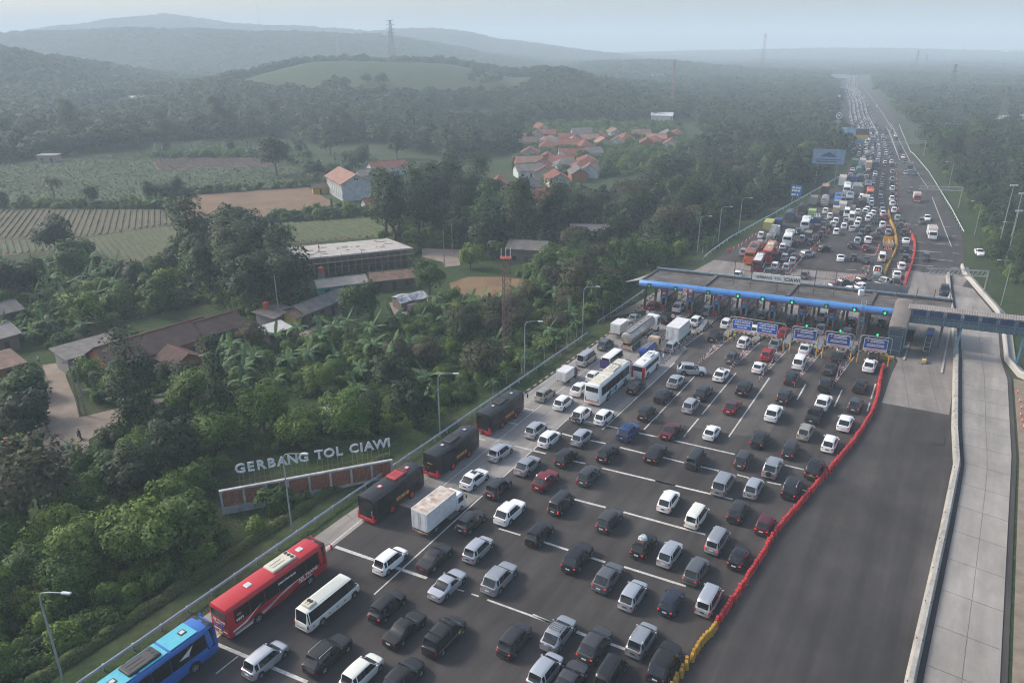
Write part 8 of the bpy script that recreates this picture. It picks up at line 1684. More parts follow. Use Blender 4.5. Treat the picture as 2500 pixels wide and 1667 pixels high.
ZONES=[([(-60.7,70.2),(-55.4,77.7),(-46.6,79.6),(-38.1,77.7),(-33.6,67.2),(-35,59.2),(-39.3,53.1),(-41.4,46.5),(-48.8,46.5)],4.3,'fine fine broad fine shrub bush',3,4.8,'in the near roadside grove'),([(-60.1,90.5),(-53.5,94.7),(-44.2,98.6),(-37.1,82.5),(-38.1,77.7),(-46.6,79.6),(-54.7,81.5)],4.2,'broad fine pale bush dark',2.8,4.2,'between the path and the lattice wall'),([(-60.5,98.6),(-58.5,105.6),(-47.6,111.9),(-32.9,105.6),(-20.5,105.6),(-18.2,99.9),(-36.1,93.5),(-44.2,98.6),(-53.5,94.7)],5.2,'dark broad fine dark conifer bush',3.3,5,'behind the big letters'),([(-76,118.8),(-69.6,124.4),(-54.5,122.5),(-49.1,111.9),(-58.5,105.6),(-64.8,107.2)],4,'pale bush banana dark broad',2.4,3.8,'around the brown tiled house'),([(-53.8,120.6),(-54.8,142),(-44.8,135),(-39.4,144.6),(-27.6,144.6),(-17.5,161.3),(-12.7,149.8),(-18.7,124.4),(-33.1,111.9),(-41.3,110.3)],4.8,'pale bush banana broad bush fine banana',2.4,3.8,'in the thicket below the stall house'),([(-32.7,110.3),(-24.3,124.4),(-15.4,139.6),(-4.6,161.3),(15.6,164.4),(25.2,161.3),(20.9,149.8),(-3.5,117),(-11.1,101.3),(-18.6,102)],5.2,'olive olive bush dark olive banana',3.1,4.5,'in the olive thicket left of the guardrail'),([(-15.5,161.3),(-1.8,181.8),(6.2,189.8),(10.7,167.7),(-2.5,155.4),(-10.8,149.8)],3,'banana bush banana pale',2,3,'by the earth clearing'),([(2.9,198.3),(15.1,202.8),(29.2,181.8),(26.2,161.3),(15.6,164.4),(7.6,167.7)],5,'olive broad broad',4,5.6,'left of the toll canopy'),([(-74.4,164.4),(-95.7,217.6),(-81.9,223),(-71.7,207.6),(-49.5,178.1),(-41.7,152.5),(-57.4,149.8)],7,'dark broad tall dark',5,7.2,'in the dark clump left of the building site'),([(-111.6,144.6),(-134.4,181.8),(-122.6,198.3),(-115.3,207.6),(-89.2,198.3),(-71.2,161.3),(-81.6,149.8),(-89.9,135)],5.2,'banana banana bush dark broad pale bush',3,5,'among the left bananas'),([(-81.7,99.9),(-92.8,118.8),(-84,120.6),(-73.1,105.6),(-69.9,93.5)],4,'dark broad bush',3,4.4,'beside the left boundary wall'),([(-39.4,207.6),(-43.6,240.7),(-28.5,276.7),(-7.1,261.2),(10.3,234.6),(15.8,212.5),(2.9,202.8),(-20.6,194)],8,'tall dark tall dark broad',5.6,8,'in the tall grove before the village'),([(-7.4,276.7),(11.1,254),(17.1,254),(17.4,217.6),(6.9,212.5)],5,'dark broad bush banana',3.6,5,'between grove and red roofed house'),([(15.4,207.6),(22,240.7),(59,313.4),(108.7,360.4),(162.7,422.8),(167.9,405.4),(117.2,324),(59,234.6),(36.3,198.3),(26.8,198.3)],12,'dark broad banana olive dark',5,7.6,'on the slope left of the far verge'),([(-89.4,324),(-95.9,374.3),(-70.5,389.2),(-54,303.4),(-54.3,285.1),(-72.1,313.4)],5,'banana bush dark',3,4.6,'around the white two-storey house'),([(-172.5,353.8),(-137,303.4),(-116.2,254),(-127.1,268.7),(-137.1,276.7)],3.4,'banana bush banana',2.4,3.6,'in the strip between the fields'),([(-304.5,432),(-250.9,451.8),(-202.5,413.9),(-204.2,422.8),(-238.3,386.2),(-265.8,374.3)],11,'banana dark bush broad',5,8,'along the back of the green field'),([(-304.5,432),(-348,496.8),(-252.6,509.5),(-186.8,536.7),(-136.6,583.2),(-79.6,509.5),(-104.1,462.3),(-162.5,536.7),(-172.6,494.4),(-229.6,466.6)],17,'tall dark dark broad',6.5,9,'in the dark belt behind the fields'),([(-201.4,278.3),(-182.8,280),(-158.2,276.7),(-137.8,278.3),(-137.4,303.4),(-130.4,295.8),(-123.7,271.8),(-132.7,267.2),(-152.3,265.6),(-193.9,267.2)],4.6,'bush bush dark banana',2.6,4.2,'in the hedgerow below the green field'),([(-138.2,305.3),(-112.1,313.4),(-88.4,324),(-81.6,311.3),(-95.2,305.3),(-128.8,292.2)],5,'bush bush banana',2.6,4,'in the hedgerow above the dry field'),([(-204.2,422.8),(-151.8,432),(-119.8,441.7),(-85.6,324),(-104.5,374.3),(-141.7,402),(-189.7,398.8),(-168.1,357.8),(-137,303.4),(-139.6,303.4)],6.5,'bush banana banana dark',2.8,4.6,'in the hedges between the upper fields'),([(1.3,560.6),(126.1,583.2),(101.7,441.7),(63,347.5),(24,335.4),(.8,347.5)],15,'broad bush banana pale bush',3,4.6,'among the village houses'),([(-87.8,254),(-60.6,267.2),(-48.6,261.2),(-37.5,228.7),(-59.3,240.7),(-83.7,245.9)],6,'bush bush banana pale',2.4,3.6,'along the edge of the dry field'),([(123.2,181.8),(126.2,174.5),(119.6,144.6),(172.1,217.6),(153.9,217.6),(130.7,198.3)],5.5,'broad dark conifer bush',3,5,'by the floodlight masts'),([(216.6,405.4),(161.5,268.7),(132.2,202.8),(172.1,217.6),(265.4,347.5),(282.2,462.3)],26,'dark broad olive dark',6.5,9,'in the woods right of the far carriageway')]
PALMS=[(10.8,135.2),(8.4,132),(6.1,128.4),(2.2,124.1),(16.1,150),(19.7,152),(21.4,153.3),(13,139.6),(18,150.7),(-3.2,112.2),(-.9,117),(1.8,121.6),(4,123.5),(56,209),(53.7,204.4),(58.7,212.6)]
HEDGE=[(-62,24),(-46.5,48),(-33,69.5),(-21.5,87.5),(-17.5,93)]
GRASS=[[(-66,10),(-36.5,57.6),(-22.2,81),(-9.5,98.7),(-2,111.5),(16.5,141.5),(14,144),(-6,114),(-26,86),(-40,86),(-46,70),(-70,30)],[(35,172),(59,206),(92,254),(136,315),(133,318),(88,258),(52,208),(30,175)],[(113,171),(120,190),(131,207),(140,226),(148,224),(134,198),(128,180)]]
UNDER=[ZONES[i][0]for i in(0,1,2,3,4,5,6,7,8,9,10,11,12,13,23)];CROPS=[FP[k]for k in("f1","f2","f3")]
OPEN=[[(4.6,583.2),(143.2,600.5),(121.9,462.3),(60.8,324),(.7,313.4)],[(-122.9,161.3),(-265.8,374.3),(-212.9,441.7),(-83,462.3),(.8,347.5),(182.2,441.7),(37.2,189.8),(-87.5,115.3)]]
OPEN+=[FP[k]for k in("f1","f2","br","rb","r1","r2","r3","f3","f4")]
# ------------------------------------------------------------------ houses and sheds
def roof_mat(name,c1,c2,wave=5.0,rot=0):
 m=mat(name,c1,.85,color2=c2,scale=.55,detail=9)
 nt=m.node_tree;p=nt.nodes['Principled BSDF'];tc=nt.nodes.new('ShaderNodeTexCoord');w=nt.nodes.new('ShaderNodeTexWave')
 w.bands_direction='X';w.inputs['Scale'].default_value=wave;w.inputs['Distortion'].default_value=.6;nt.links.new(tc.outputs['Object'],w.inputs['Vector'])
 b=nt.nodes.new('ShaderNodeBump');b.inputs['Strength'].default_value=.6;b.inputs['Distance'].default_value=.06
 nt.links.new(w.outputs['Fac'],b.inputs['Height']);nt.links.new(b.outputs['Normal'],p.inputs['Normal']);return m
RM={'red':roof_mat('red_roof_tiles',(.15,.045,.03),(.26,.09,.06)),'brown':roof_mat('brown_roof_tiles',(.055,.032,.028),(.12,.07,.055)),'grey':roof_mat('grey_asbestos_sheet',(.10,.092,.085),(.20,.185,.17)),
      'pale':roof_mat('pale_asbestos_sheet',(.24,.22,.20),(.36,.33,.30)),'clay':roof_mat('pinkish_clay_tiles',(.24,.12,.085),(.36,.21,.16)),'rust':roof_mat('rusty_iron_sheet',(.12,.07,.05),(.24,.15,.11)),'white':roof_mat('white_sheet_roof',(.45,.46,.46),(.58,.58,.56))}
WM={k:grime(mat('wall_'+k,c,.9,var=.1,scale=.8),.4,.7,(.12,.1,.08))for k,c in(('white',(.52,.54,.55)),('cream',(.42,.38,.30)),('orange',(.36,.12,.04)),('grey',(.22,.22,.22)),('wood',(.14,.11,.09)),('turq',(.06,.34,.36)),('pink',(.36,.25,.23)),('yellow',(.45,.32,.05)))}
def house(x,y,rz,w,d,h,style,rm,wm,label,rise=1.8,base=-1.0,cat='house',name='house',group=None,over=.6,wins=True):
 t=thing(name,label,cat,(x,y,base),R(rz),group);a,b_=w/2,d/2
 m=MB();m.b(-a,a,-b_,b_,-.3,h)
 if style=='gable':m.loft([[(-a,-b_,h),(-a,0,h+rise*.98),(-a,b_,h)],[(a,-b_,h),(a,0,h+rise*.98),(a,b_,h)]],True,True)
 link('wall',m.mesh('wall',WM[wm]),t)
 o=over;e=h-o*rise/b_
 if style=='gable':
  for s in(-1,1):
   m=MB();m.loft([[(-a-o,s*(b_+o),e),(a+o,s*(b_+o),e),(a+o,0,h+rise),(-a-o,0,h+rise)],[(-a-o,s*(b_+o),e+.12),(a+o,s*(b_+o),e+.12),(a+o,0,h+rise+.14),(-a-o,0,h+rise+.14)]],True,True);link('roof',m.mesh('roof',RM[rm]),t)
  m=MB();m.tube([(-a-o,0,h+rise+.14),(a+o,0,h+rise+.14)],.14,6);link('ridge',m.mesh('ridge',RM['red' if rm in('brown','red','clay')else rm]),t)
 elif style=='hip':
  k=min(a,b_+.0);m=MB();P=[(-a-o,-b_-o,e),(a+o,-b_-o,e),(a+o,b_+o,e),(-a-o,b_+o,e),(-a+k*.9,0,h+rise),(a-k*.9,0,h+rise)]
  m.add(P,[(0,1,5,4),(1,2,5),(2,3,4,5),(3,0,4),(3,2,1,0)]);link('roof',m.mesh('roof',RM[rm]),t)
 else:                                                # single slope, high side at +y
  m=MB();m.loft([[(-a-o,-b_-o,h+.05),(a+o,-b_-o,h+.05),(a+o,b_+o,h+rise),(-a-o,b_+o,h+rise)],[(-a-o,-b_-o,h+.15),(a+o,-b_-o,h+.15),(a+o,b_+o,h+rise+.1),(-a-o,b_+o,h+rise+.1)]],True,True);link('roof',m.mesh('roof',RM[rm]),t)
  m=MB();m.loft([[(-a,b_-.1,h-.1),(a,b_-.1,h-.1),(a,b_,h-.1),(-a,b_,h-.1)],[(-a,b_-.1,h+rise-.1),(a,b_-.1,h+rise-.1),(a,b_,h+rise-.1),(-a,b_,h+rise-.1)]],True,True);link('wall_top',m.mesh('wall_top',WM[wm]),t)
 if wins:
  n_=max(1,int(w/3.2))
  for k in range(n_):
   xx=-a+w*(k+.5)/n_
   q=MB()
   if k==n_//2:q.b(xx-.45,xx+.45,-b_-.04,-b_+.02,0,2.05);link('door',q.mesh('door',M_DOOR),t)
   else:q.b(xx-.6,xx+.6,-b_-.03,-b_+.02,.95,2.0);link('window',q.mesh('window',M_GLASS),t)
 return t
M_DOOR=mat('dark_timber_door',(.06,.035,.025),.7)
for args in HOUSES:house(*args[:10],**args[10])
t=thing('house','tall white two-storey house with pink tiled gable roof beside the ploughed field','house',(-64.2,294.5,-1),R(118));a,b_=11.0,5.6
m=MB();m.b(-a,a,-b_,b_,-.3,6.8);m.loft([[(-a,-b_,6.8),(-a,0,9.6),(-a,b_,6.8)],[(a,-b_,6.8),(a,0,9.6),(a,b_,6.8)]],True,True);link('wall',m.mesh('wall',WM['white']),t)
for s in(-1,1):
 m=MB();m.loft([[(-a-.8,s*6.4,6.4),(a+.8,s*6.4,6.4),(a+.8,0,9.75),(-a-.8,0,9.75)],[(-a-.8,s*6.4,6.55),(a+.8,s*6.4,6.55),(a+.8,0,9.9),(-a-.8,0,9.9)]],True,True);link('roof',m.mesh('roof',RM['clay']),t)
 for fl in(0,1):
  for k in range(8):
   m=MB();m.b(-a+1.0+k*2.75,-a+2.3+k*2.75,*sorted((s*(b_-.02),s*(b_+.03))),1.0+fl*3.3,2.5+fl*3.3);link('window',m.mesh('window',mat('pale_shutter',(.40,.38,.34),.6)),t)
 for k in range(9):
  m=MB();m.b(-a+.4+k*2.6,-a+.65+k*2.6,*sorted((s*b_,s*(b_+.18))),0,6.6);link('pilaster',m.mesh('pilaster',WM['white']),t)
for y in(-.5,.5):
 m=MB();m.b(a,a+.04,y-.3,y+.3,7.7,8.3);link('vent',m.mesh('vent',M_TRIM),t)
 m=MB();m.b(-a-.04,-a,y-.3,y+.3,7.7,8.3);link('vent',m.mesh('vent',M_TRIM),t)
cs=[(-59.9,194),(-34.6,204),(-26.4,193.6),(-53.6,182.1)]
t=thing('building_site','half built flat concrete building propped on timber scaffolding','building',(-43.5,193,-1));inv=Matrix.Translation((43.5,-193,1))
def cb_(name,mb,m):
 o=link(name,mb.mesh(name,m),t);o.matrix_parent_inverse=inv
M_SLABC=grime(mat('raw_concrete_slab',(.34,.315,.29),.9,color2=(.44,.41,.38),scale=.5,detail=9),.4,.4,(.2,.18,.16));M_TIMBER=mat('scaffold_timber',(.24,.185,.14),.85,var=.3,scale=1)
b=MB();b.prism(cs,3.55,4.0);cb_('roof_slab',b,M_SLABC)
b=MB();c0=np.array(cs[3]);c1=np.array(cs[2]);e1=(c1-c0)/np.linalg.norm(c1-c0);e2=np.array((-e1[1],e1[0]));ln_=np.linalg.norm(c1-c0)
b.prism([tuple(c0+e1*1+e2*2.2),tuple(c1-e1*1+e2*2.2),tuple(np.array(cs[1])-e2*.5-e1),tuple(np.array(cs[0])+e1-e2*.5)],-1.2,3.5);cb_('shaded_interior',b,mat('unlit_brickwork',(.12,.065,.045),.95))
rr=random.Random(3)
for k in range(18):
 for j in range(2):
  p=c0+e1*(ln_*k/17)+e2*(.3+j*1.1-1.1);b=MB();b.tube([(p[0],p[1],-1),(p[0]+rr.uniform(-.1,.1),p[1],4.6 if j==0 and k%3==0 else 3.5)],.06,5);cb_('prop',b,M_TIMBER)
for z in(1.2,2.6,3.3):
 p=c0-e2*.9;q=c1-e2*.9;b=MB();b.tube([(p[0],p[1],z),(q[0],q[1],z+.1)],.06,5);cb_('scaffold_rail',b,M_TIMBER)
for k in range(7):
 p=c0+e1*(ln_*(k+.2)/7.5)-e2*.9;q=p+e1*2.4;b=MB();b.tube([(p[0],p[1],-.9),(q[0],q[1],3.2)],.05,5);cb_('brace',b,M_TIMBER)
p=c0-e2*1.2;q=c1-e2*1.2;b=MB();b.loft([[(p[0],p[1],2.5),(q[0],q[1],2.6),(q[0]+e2[0],q[1]+e2[1],2.6),(p[0]+e2[0],p[1]+e2[1],2.5)],[(p[0],p[1],2.58),(q[0],q[1],2.68),(q[0]+e2[0],q[1]+e2[1],2.68),(p[0]+e2[0],p[1]+e2[1],2.58)]],True,True);cb_('scaffold_planks',b,M_TIMBER)
b=MB()
for k in range(26):
 p=np.array(cs[0])*.5+c1*.5+e1*rr.uniform(-11,11)+e2*rr.uniform(-4,4);b.box((p[0],p[1],4.06),(rr.uniform(.5,2.4),rr.uniform(.15,.7),.1),rr.uniform(0,3))
cb_('loose_boards',b,mat('loose_formwork',(.26,.22,.18),.9,var=.3,scale=1))
for x,y,z,lab in TANKS:
 t=thing('water_tank',lab,'water tank',(x,y,z));b=MB();b.tube([(0,0,0),(0,0,.15),(0,0,1.2),(0,0,1.4)],.62,14);b.tube([(0,0,1.4),(0,0,1.6)],.5,12,0,.2);link('tank',b.mesh('tank',mat('orange_plastic_tank',(.45,.07,.03),.5),40),t)
 b=MB();b.b(-.7,.7,-.7,.7,-z-1.2,0);link('stand',b.mesh('stand',WM['grey']),t)
t=thing('shack','ragged shack under blue and white tarpaulins in the dirt clearing','shack',(-23,160.3,-1),R(35))
b=MB();b.b(-3.4,3.0,-2.2,2.2,0,2.2);link('wall',b.mesh('wall',WM['wood']),t)
b=MB();b.loft([[(-3.8,-2.7,2.0),(-1,-2.8,2.4),(1.2,-2.6,2.1),(3.4,-2.8,2.4)],[(-3.8,-.4,2.9),(-1,0,3.1),(1.2,.1,2.8),(3.4,0,3.0)],[(-3.6,2.5,2.2),(-1,2.7,2.5),(1.2,2.6,2.1),(3.4,2.6,2.3)]],False,False,0,False);link('tarpaulin',b.mesh('tarpaulin',mat('patchwork_tarpaulin',(.05,.07,.13),.7,color2=(.4,.42,.43),scale=1.1,detail=2)),t)
b=MB();b.b(-2.2,-.4,-3.6,-2.4,0,1.7);link('lean_to',b.mesh('lean_to',WM['pink']),t)
t=thing('washing_line','line of red and blue washing at the edge of the dirt clearing','washing',(-20.2,153.4,-1),.5)
b=MB();b.tube([(-2,0,0),(-2,0,1.6)],.04,5);b.tube([(2,0,0),(2,0,1.6)],.04,5);b.tube([(-2,0,1.55),(2,0,1.55)],.015,4);link('line',b.mesh('line',M_TIMBER),t)
for k in range(7):
 b=MB();b.b(-1.7+k*.5,-1.3+k*.5,-.02,.02,.75,1.5);link('cloth',b.mesh('cloth',(mat('red_cloth',(.4,.03,.04),.9),mat('blue_cloth',(.04,.07,.25),.9),mat('grey_cloth',(.3,.3,.32),.9))[k%3]),t)
t=thing('boundary_wall','old white wall with brown pillars curving along the dirt path','wall',(-74,98,-1));inv=Matrix.Translation((74,-98,1))
bp_=[(-76.5,93.5),(-73.6,95.4),(-72.2,98.2),(-71.6,101.6)]
b=MB();wall_along(b,bp_,[(-.12,-1.2),(-.12,.7),(.12,.7),(.12,-1.2)]);o=link('panel',b.mesh('panel',WM['cream']),t);o.matrix_parent_inverse=inv
for x,y in bp_:
 b=MB();b.box((x,y,0),(.5,.5,2.2),.5);o=link('pillar',b.mesh('pillar',WM['orange']),t);o.matrix_parent_inverse=inv
t=thing('balustrade','pale concrete balustrade in front of the grey roofed house','balustrade',(23.5,211.3,-1),R(-10))
b=MB();b.b(-4.4,4.4,-.15,.15,.9,1.1);b.b(-4.4,4.4,-.2,.2,-.4,.1);link('rails',b.mesh('rails',WM['white']),t)
for k in range(15):
 b=MB();b.tube([(-4.2+k*.6,0,.1),(-4.2+k*.6,0,.5),(-4.2+k*.6,0,.9)],.1,6);link('baluster',b.mesh('baluster',WM['white']),t)
for nm,pts,mm_ in GROUND_SHEETS:
 sheet(nm,FP[pts],{'path':-.965,'dirt':-.975,'field':-.97}[mm_[0]],mat(mm_[1],mm_[2],.95,color2=mm_[3],scale=mm_[4],detail=9,bump=.5))
for nm,poly,ang_,gap,m1 in ROW_FIELDS:
 P=np.array(FP[poly]);c=P.mean(0);d=np.array((math.sin(R(ang_)),math.cos(R(ang_))));n_=np.array((d[1],-d[0]));b=MB();rr=random.Random(8)
 ext=np.abs((P-c)@n_).max();lx=np.abs((P-c)@d).max();k=-ext
 while k<ext:
  S_=np.arange(-lx,lx,1.5);Q_=c+n_*k+np.outer(S_,d);ins=poly_dist(Q_[:,0],Q_[:,1],P)<-.4;prev=None
  for p,i_ in zip(Q_,ins):
   if i_:
    hh=rr.uniform(.22,.5);w=gap*rr.uniform(.27,.34)
    ring=[(p[0]-n_[0]*w,p[1]-n_[1]*w,-1.0),(p[0]-n_[0]*w*.6,p[1]-n_[1]*w*.6,-1+hh*.8),(p[0]+n_[0]*w*.5,p[1]+n_[1]*w*.5,-1+hh),(p[0]+n_[0]*w,p[1]+n_[1]*w,-1.0)]
    if prev:b.loft([prev,ring],False,False,0,False)
    prev=ring
   else:prev=None
  k+=gap
 if b.f:tag(b.build(nm,CROPM[m1]),'rows of low crops in the farm field',None,None,'stuff')
# ------------------------------------------------------------------ masts, poles, boards, people
lattice_mast('lattice_mast','rusty slender lattice mast with a red platform rising from the roadside bushes','mast',(-1.1,126.4,-1),20.5,1.7,1.5,16,M_RUSTST,.3,.05,tri=True)
t=thing('mast_platform','red platform with antennas on top of the rusty roadside mast','platform',(-1.1,126.4,19.5));b=MB();b.b(-1,1,-.9,.9,0,.12);link('deck',b.mesh('deck',mat('rusty_red_platform',(.26,.05,.03),.7)),t)
b=MB()
for x in(-.8,0,.8):b.tube([(x,.5,.1),(x,.5,1.7)],.07,5)
link('antennas',b.mesh('antennas',M_WHITE),t)
M_PYL=mat('pylon_steel',(.17,.18,.19),.6,.3)
for i,(x,y,z,h,w,arms,lab)in enumerate(PYLONS):lattice_mast('pylon' if arms else 'radio_mast',lab,'pylon' if arms else 'mast',(x,y,z),h,w,w*(.16 if arms else .35),9,M_PYL if arms else mat('red_white_mast',(.34,.2,.19),.6),.5,.14 if arms else .09,[(h*f,w*a_)for f,a_ in arms]if arms else None)
for k,(x,y,dx,h)in enumerate(((131.5,196.6,0,21),(133.9,196.1,0,19),(132.2,193.2,0,15))):
 t=thing('floodlight_mast',f'tall thin floodlight mast right of the gate, {("tallest", "middle", "shortest")[k]} of the three','mast',(x,y,-1),0,'floodlight masts');b=MB();b.tube([(0,0,0),(0,0,h)],.16,7,0,.09);link('pole',b.mesh('pole',M_LAMPPOST),t)
 b=MB()
 for s in(-.7,0,.7):b.box((s,-.2,h),(.5,.3,.4))
 b.tube([(-1,0,h),(1,0,h)],.06,5);link('floodlights',b.mesh('floodlights',mat('floodlight_glass',(.5,.52,.52),.3)),t)
def utility_pole(x,y,h,label,top=None):
 t=thing('utility_pole',label,'pole',(x,y,-1));b=MB();b.tube([(0,0,0),(0,0,h)],.15,7,0,.1);link('pole',b.mesh('pole',mat('concrete_pole',(.22,.21,.19),.85,var=.2,scale=1)),t)
 b=MB();b.tube([(-.9,0,h-.5),(.9,0,h-.5)],.05,5)
 for s in(-.8,0,.8):b.cyl((s,0,h-.38),.06,.2,6)
 link('cross_arm',b.mesh('cross_arm',M_RUSTST),t)
for x,y,h,lab in POLES:utility_pole(x,y,h,lab)
for x,y,z,rz,w,hh,leg,kind,lab in BOARDS:
 t=thing('billboard',lab,'billboard',(x,y,z),R(rz));b=MB();b.b(-w/2,w/2,-.25,.25,leg,leg+hh)
 link('panel',b.mesh('panel',mat('board_'+kind,{'bluegrey':(.12,.20,.33),'sky':(.10,.28,.52),'brown':(.12,.07,.05),'sign':(.03,.16,.42),'white':(.5,.5,.48)}[kind],.5,color2={'bluegrey':(.22,.30,.42),'sky':(.45,.52,.58),'brown':(.10,.06,.05),'sign':(.03,.16,.42),'white':(.55,.55,.52)}[kind],scale=.35)),t)
 b=MB()
 for sx in(-.3,.3):b.b(sx*w-.12,sx*w+.12,.26,.5,-2,leg+hh*.5)
 link('legs',b.mesh('legs',M_GALVPOST),t)
 q=MB()
 if kind=='bluegrey':
  q.add([(-w*.26,-.27,leg+hh*.5),(w*.26,-.27,leg+hh*.5),(w*.16,-.27,leg+hh*.66),(0,-.27,leg+hh*.84),(-w*.16,-.27,leg+hh*.66)],[(0,1,2,3,4)]);q.b(-w*.4,w*.4,-.28,-.26,leg+hh*.28,leg+hh*.34);q.b(-w*.36,w*.3,-.28,-.26,leg+hh*.12,leg+hh*.2)
  link('print',q.mesh('print',mat('dark_board_print',(.04,.07,.13),.5)),t)
 elif kind=='sign':
  for r_,ws in((.78,(.35,.2,.25)),(.52,(.2,.3,.3)),(.16,(.5,.15))):
   xx=-w*.42
   for wd in ws:q.b(xx,xx+w*wd*.8,-.28,-.26,leg+hh*(r_-.07),leg+hh*(r_+.08));xx+=w*(wd+.02)
  link('print',q.mesh('print',M_WHITE),t)
 elif kind=='brown':q.b(-w/2+.1,w/2-.1,-.28,-.26,leg+.1,leg+hh*.42);link('print',q.mesh('print',mat('ochre_board_print',(.5,.38,.08),.5)),t)
t=thing('round_billboard','round dark and white emblem sign on a pole above the trees by the far queue','sign',(186,441,-1),R(-23));b=MB();b.cyl((0,0,18),1.9,.4,24,0,'Y');link('disc',b.mesh('disc',mat('dark_green_disc',(.03,.08,.06),.5)),t)
b=MB();b.loft([[(math.cos(a)*r_,-.22,18+math.sin(a)*r_)for r_ in(1.75,1.35)]for a in[2*math.pi*k/24 for k in range(25)]],False,False,0,False)
for a in(-1,-.5,.5,1):b.tube([(a*.25,-.24,18.9),(a*.9,-.24,18.2),(a*.8,-.24,17.3)],.09,4)
b.cyl((0,-.22,18.1),.35,.05,10,0,'Y');link('emblem',b.mesh('emblem',M_WHITE),t);b=MB();b.tube([(0,.3,0),(0,.3,18)],.2,6);b.b(-1.6,1.6,.0,.3,14.2,15.2);link('pole',b.mesh('pole',M_GALVPOST),t)
for p0,p1,z,lab in GANTRIES:
 a,c=Vector(p0),Vector(p1);L_=(c-a).length;t=thing('sign_gantry',lab,'gantry',a,math.atan2((c-a).y,(c-a).x));b=MB()
 for zz in(z,z+1.3):
  for yy in(-.4,.4):b.tube([(0,yy,zz),(L_,yy,zz)],.07,4)
 for k in range(int(L_)):b.tube([(k,-.4,z),(k+1,-.4,z+1.3),(k+1,.4,z)],.05,4)
 link('truss',b.mesh('truss',M_GALVPOST),t);b=MB();b.tube([(L_,0,-1),(L_,0,z+1.3)],.18,7);link('leg',b.mesh('leg',M_GALVPOST),t)
def person(x,y,z,rz,shirt,trousers,label,pose='stand',s=1.0,group=None):
 t=thing('person',label,'person',(x,y,z),rz,group);t.scale=(s,)*3;ms=[mat('shirt_%d%d%d'%tuple(int(c*99)for c in shirt),shirt,.9),mat('trousers_%d%d%d'%tuple(int(c*99)for c in trousers),trousers,.9),mat('skin',(.20,.11,.07),.7),mat('hair',(.015,.012,.01),.8)]
 b=MB();hz_=.92 if pose!='ride' else .78
 for s_ in(-1,1):
  leg=[(0,s_*.1,hz_),(.05,s_*.11,hz_*.52),(-.02+.14*s_*(pose=='walk'),s_*.11,.08),(.12+.14*s_*(pose=='walk'),s_*.11,.04)]if pose!='ride' else[(0,s_*.12,hz_),(.38,s_*.2,hz_-.05),(.30,s_*.2,.30),(.42,s_*.2,.28)]
  b.tube(leg,.085,7,1,.05)
  arm=[(0,s_*.2,hz_+.50),(.02,s_*.27,hz_+.25),(.12,s_*.26,hz_+.02)]if pose!='ride' else[(.05,s_*.2,hz_+.48),(.25,s_*.27,hz_+.25),(.5,s_*.26,hz_+.22)]
  b.tube(arm[:2],.055,6,0,.045);b.tube(arm[1:],.043,6,2,.03)
 lean=.12 if pose=='ride' else 0
 def rg(z_,a_,c_,f):return[(lean*f+math.cos(k*math.pi/5)*a_,math.sin(k*math.pi/5)*c_,z_)for k in range(10)]
 b.loft([rg(hz_-.06,.10,.15,0),rg(hz_+.12,.10,.145,.3),rg(hz_+.36,.115,.19,.7),rg(hz_+.52,.09,.19,1),rg(hz_+.57,.05,.07,1)],True,True,0)
 b.loft([rg(hz_+.56,.045,.045,1),rg(hz_+.64,.05,.05,1),rg(hz_+.70,.085,.075,1.2),rg(hz_+.80,.10,.08,1.2)],True,False,2);b.loft([rg(hz_+.76,.105,.085,1.15),rg(hz_+.86,.085,.07,1.1),rg(hz_+.90,.03,.03,1.1)],False,True,3)
 link('body',b.mesh('body',ms,60),t);return t
def motorbike(x,y,z,rz,label,col=(.03,.03,.035)):
 t=thing('motorbike',label,'motorbike',(x,y,z),rz,'motorbikes on the village path');wm_=wheel_mesh(.29,.1)
 for xx in(-.6,.6):o=link('wheel',wm_,t);o.location=(xx,0,.29)
 b=MB();b.rbox(-.6,.25,-.14,.14,.42,.68,.08);b.rbox(.2,.62,-.12,.12,.55,.95,.08);b.b(-.25,.3,-.12,.12,.25,.45);link('body',b.mesh('body',mat('bike_body_%.2f'%col[0],col,.4)),t)
 b=MB();b.rbox(-.55,.2,-.12,.12,.685,.78,.05);link('seat',b.mesh('seat',M_TYRE),t);b=MB();b.tube([(.5,-.33,1.02),(.55,0,.98),(.5,.33,1.02)],.025,5);b.tube([(.5,0,1),(.62,0,.29)],.04,5);link('handlebar',b.mesh('handlebar',M_TRIM),t)
for x,y,rz,sh,lab,lab2 in RIDERS:motorbike(x,y,-.96,rz,lab2);person(x,y,-.96,rz,sh,(.03,.03,.035),lab,'ride')
for x,y,z,rz,sh,tr,pose,lab in PEOPLE:person(x,y,z,rz,sh,tr,lab,pose)
t=thing('scrap_tarpaulin','crumpled turquoise sheet lying among the bushes beside the path','tarpaulin',(-57.0,97,-1),.6);b=MB();rr=random.Random(5)
vs=[(-2+i*.8,-1+j*.7,1.0+rr.uniform(-.3,.3))for i in range(6)for j in range(4)];b.add(vs,[(i*4+j,i*4+j+1,i*4+j+5,i*4+j+4)for i in range(5)for j in range(3)]);link('sheet',b.mesh('sheet',mat('turquoise_sheet',(.05,.25,.36),.5,var=.3,scale=2)),t)
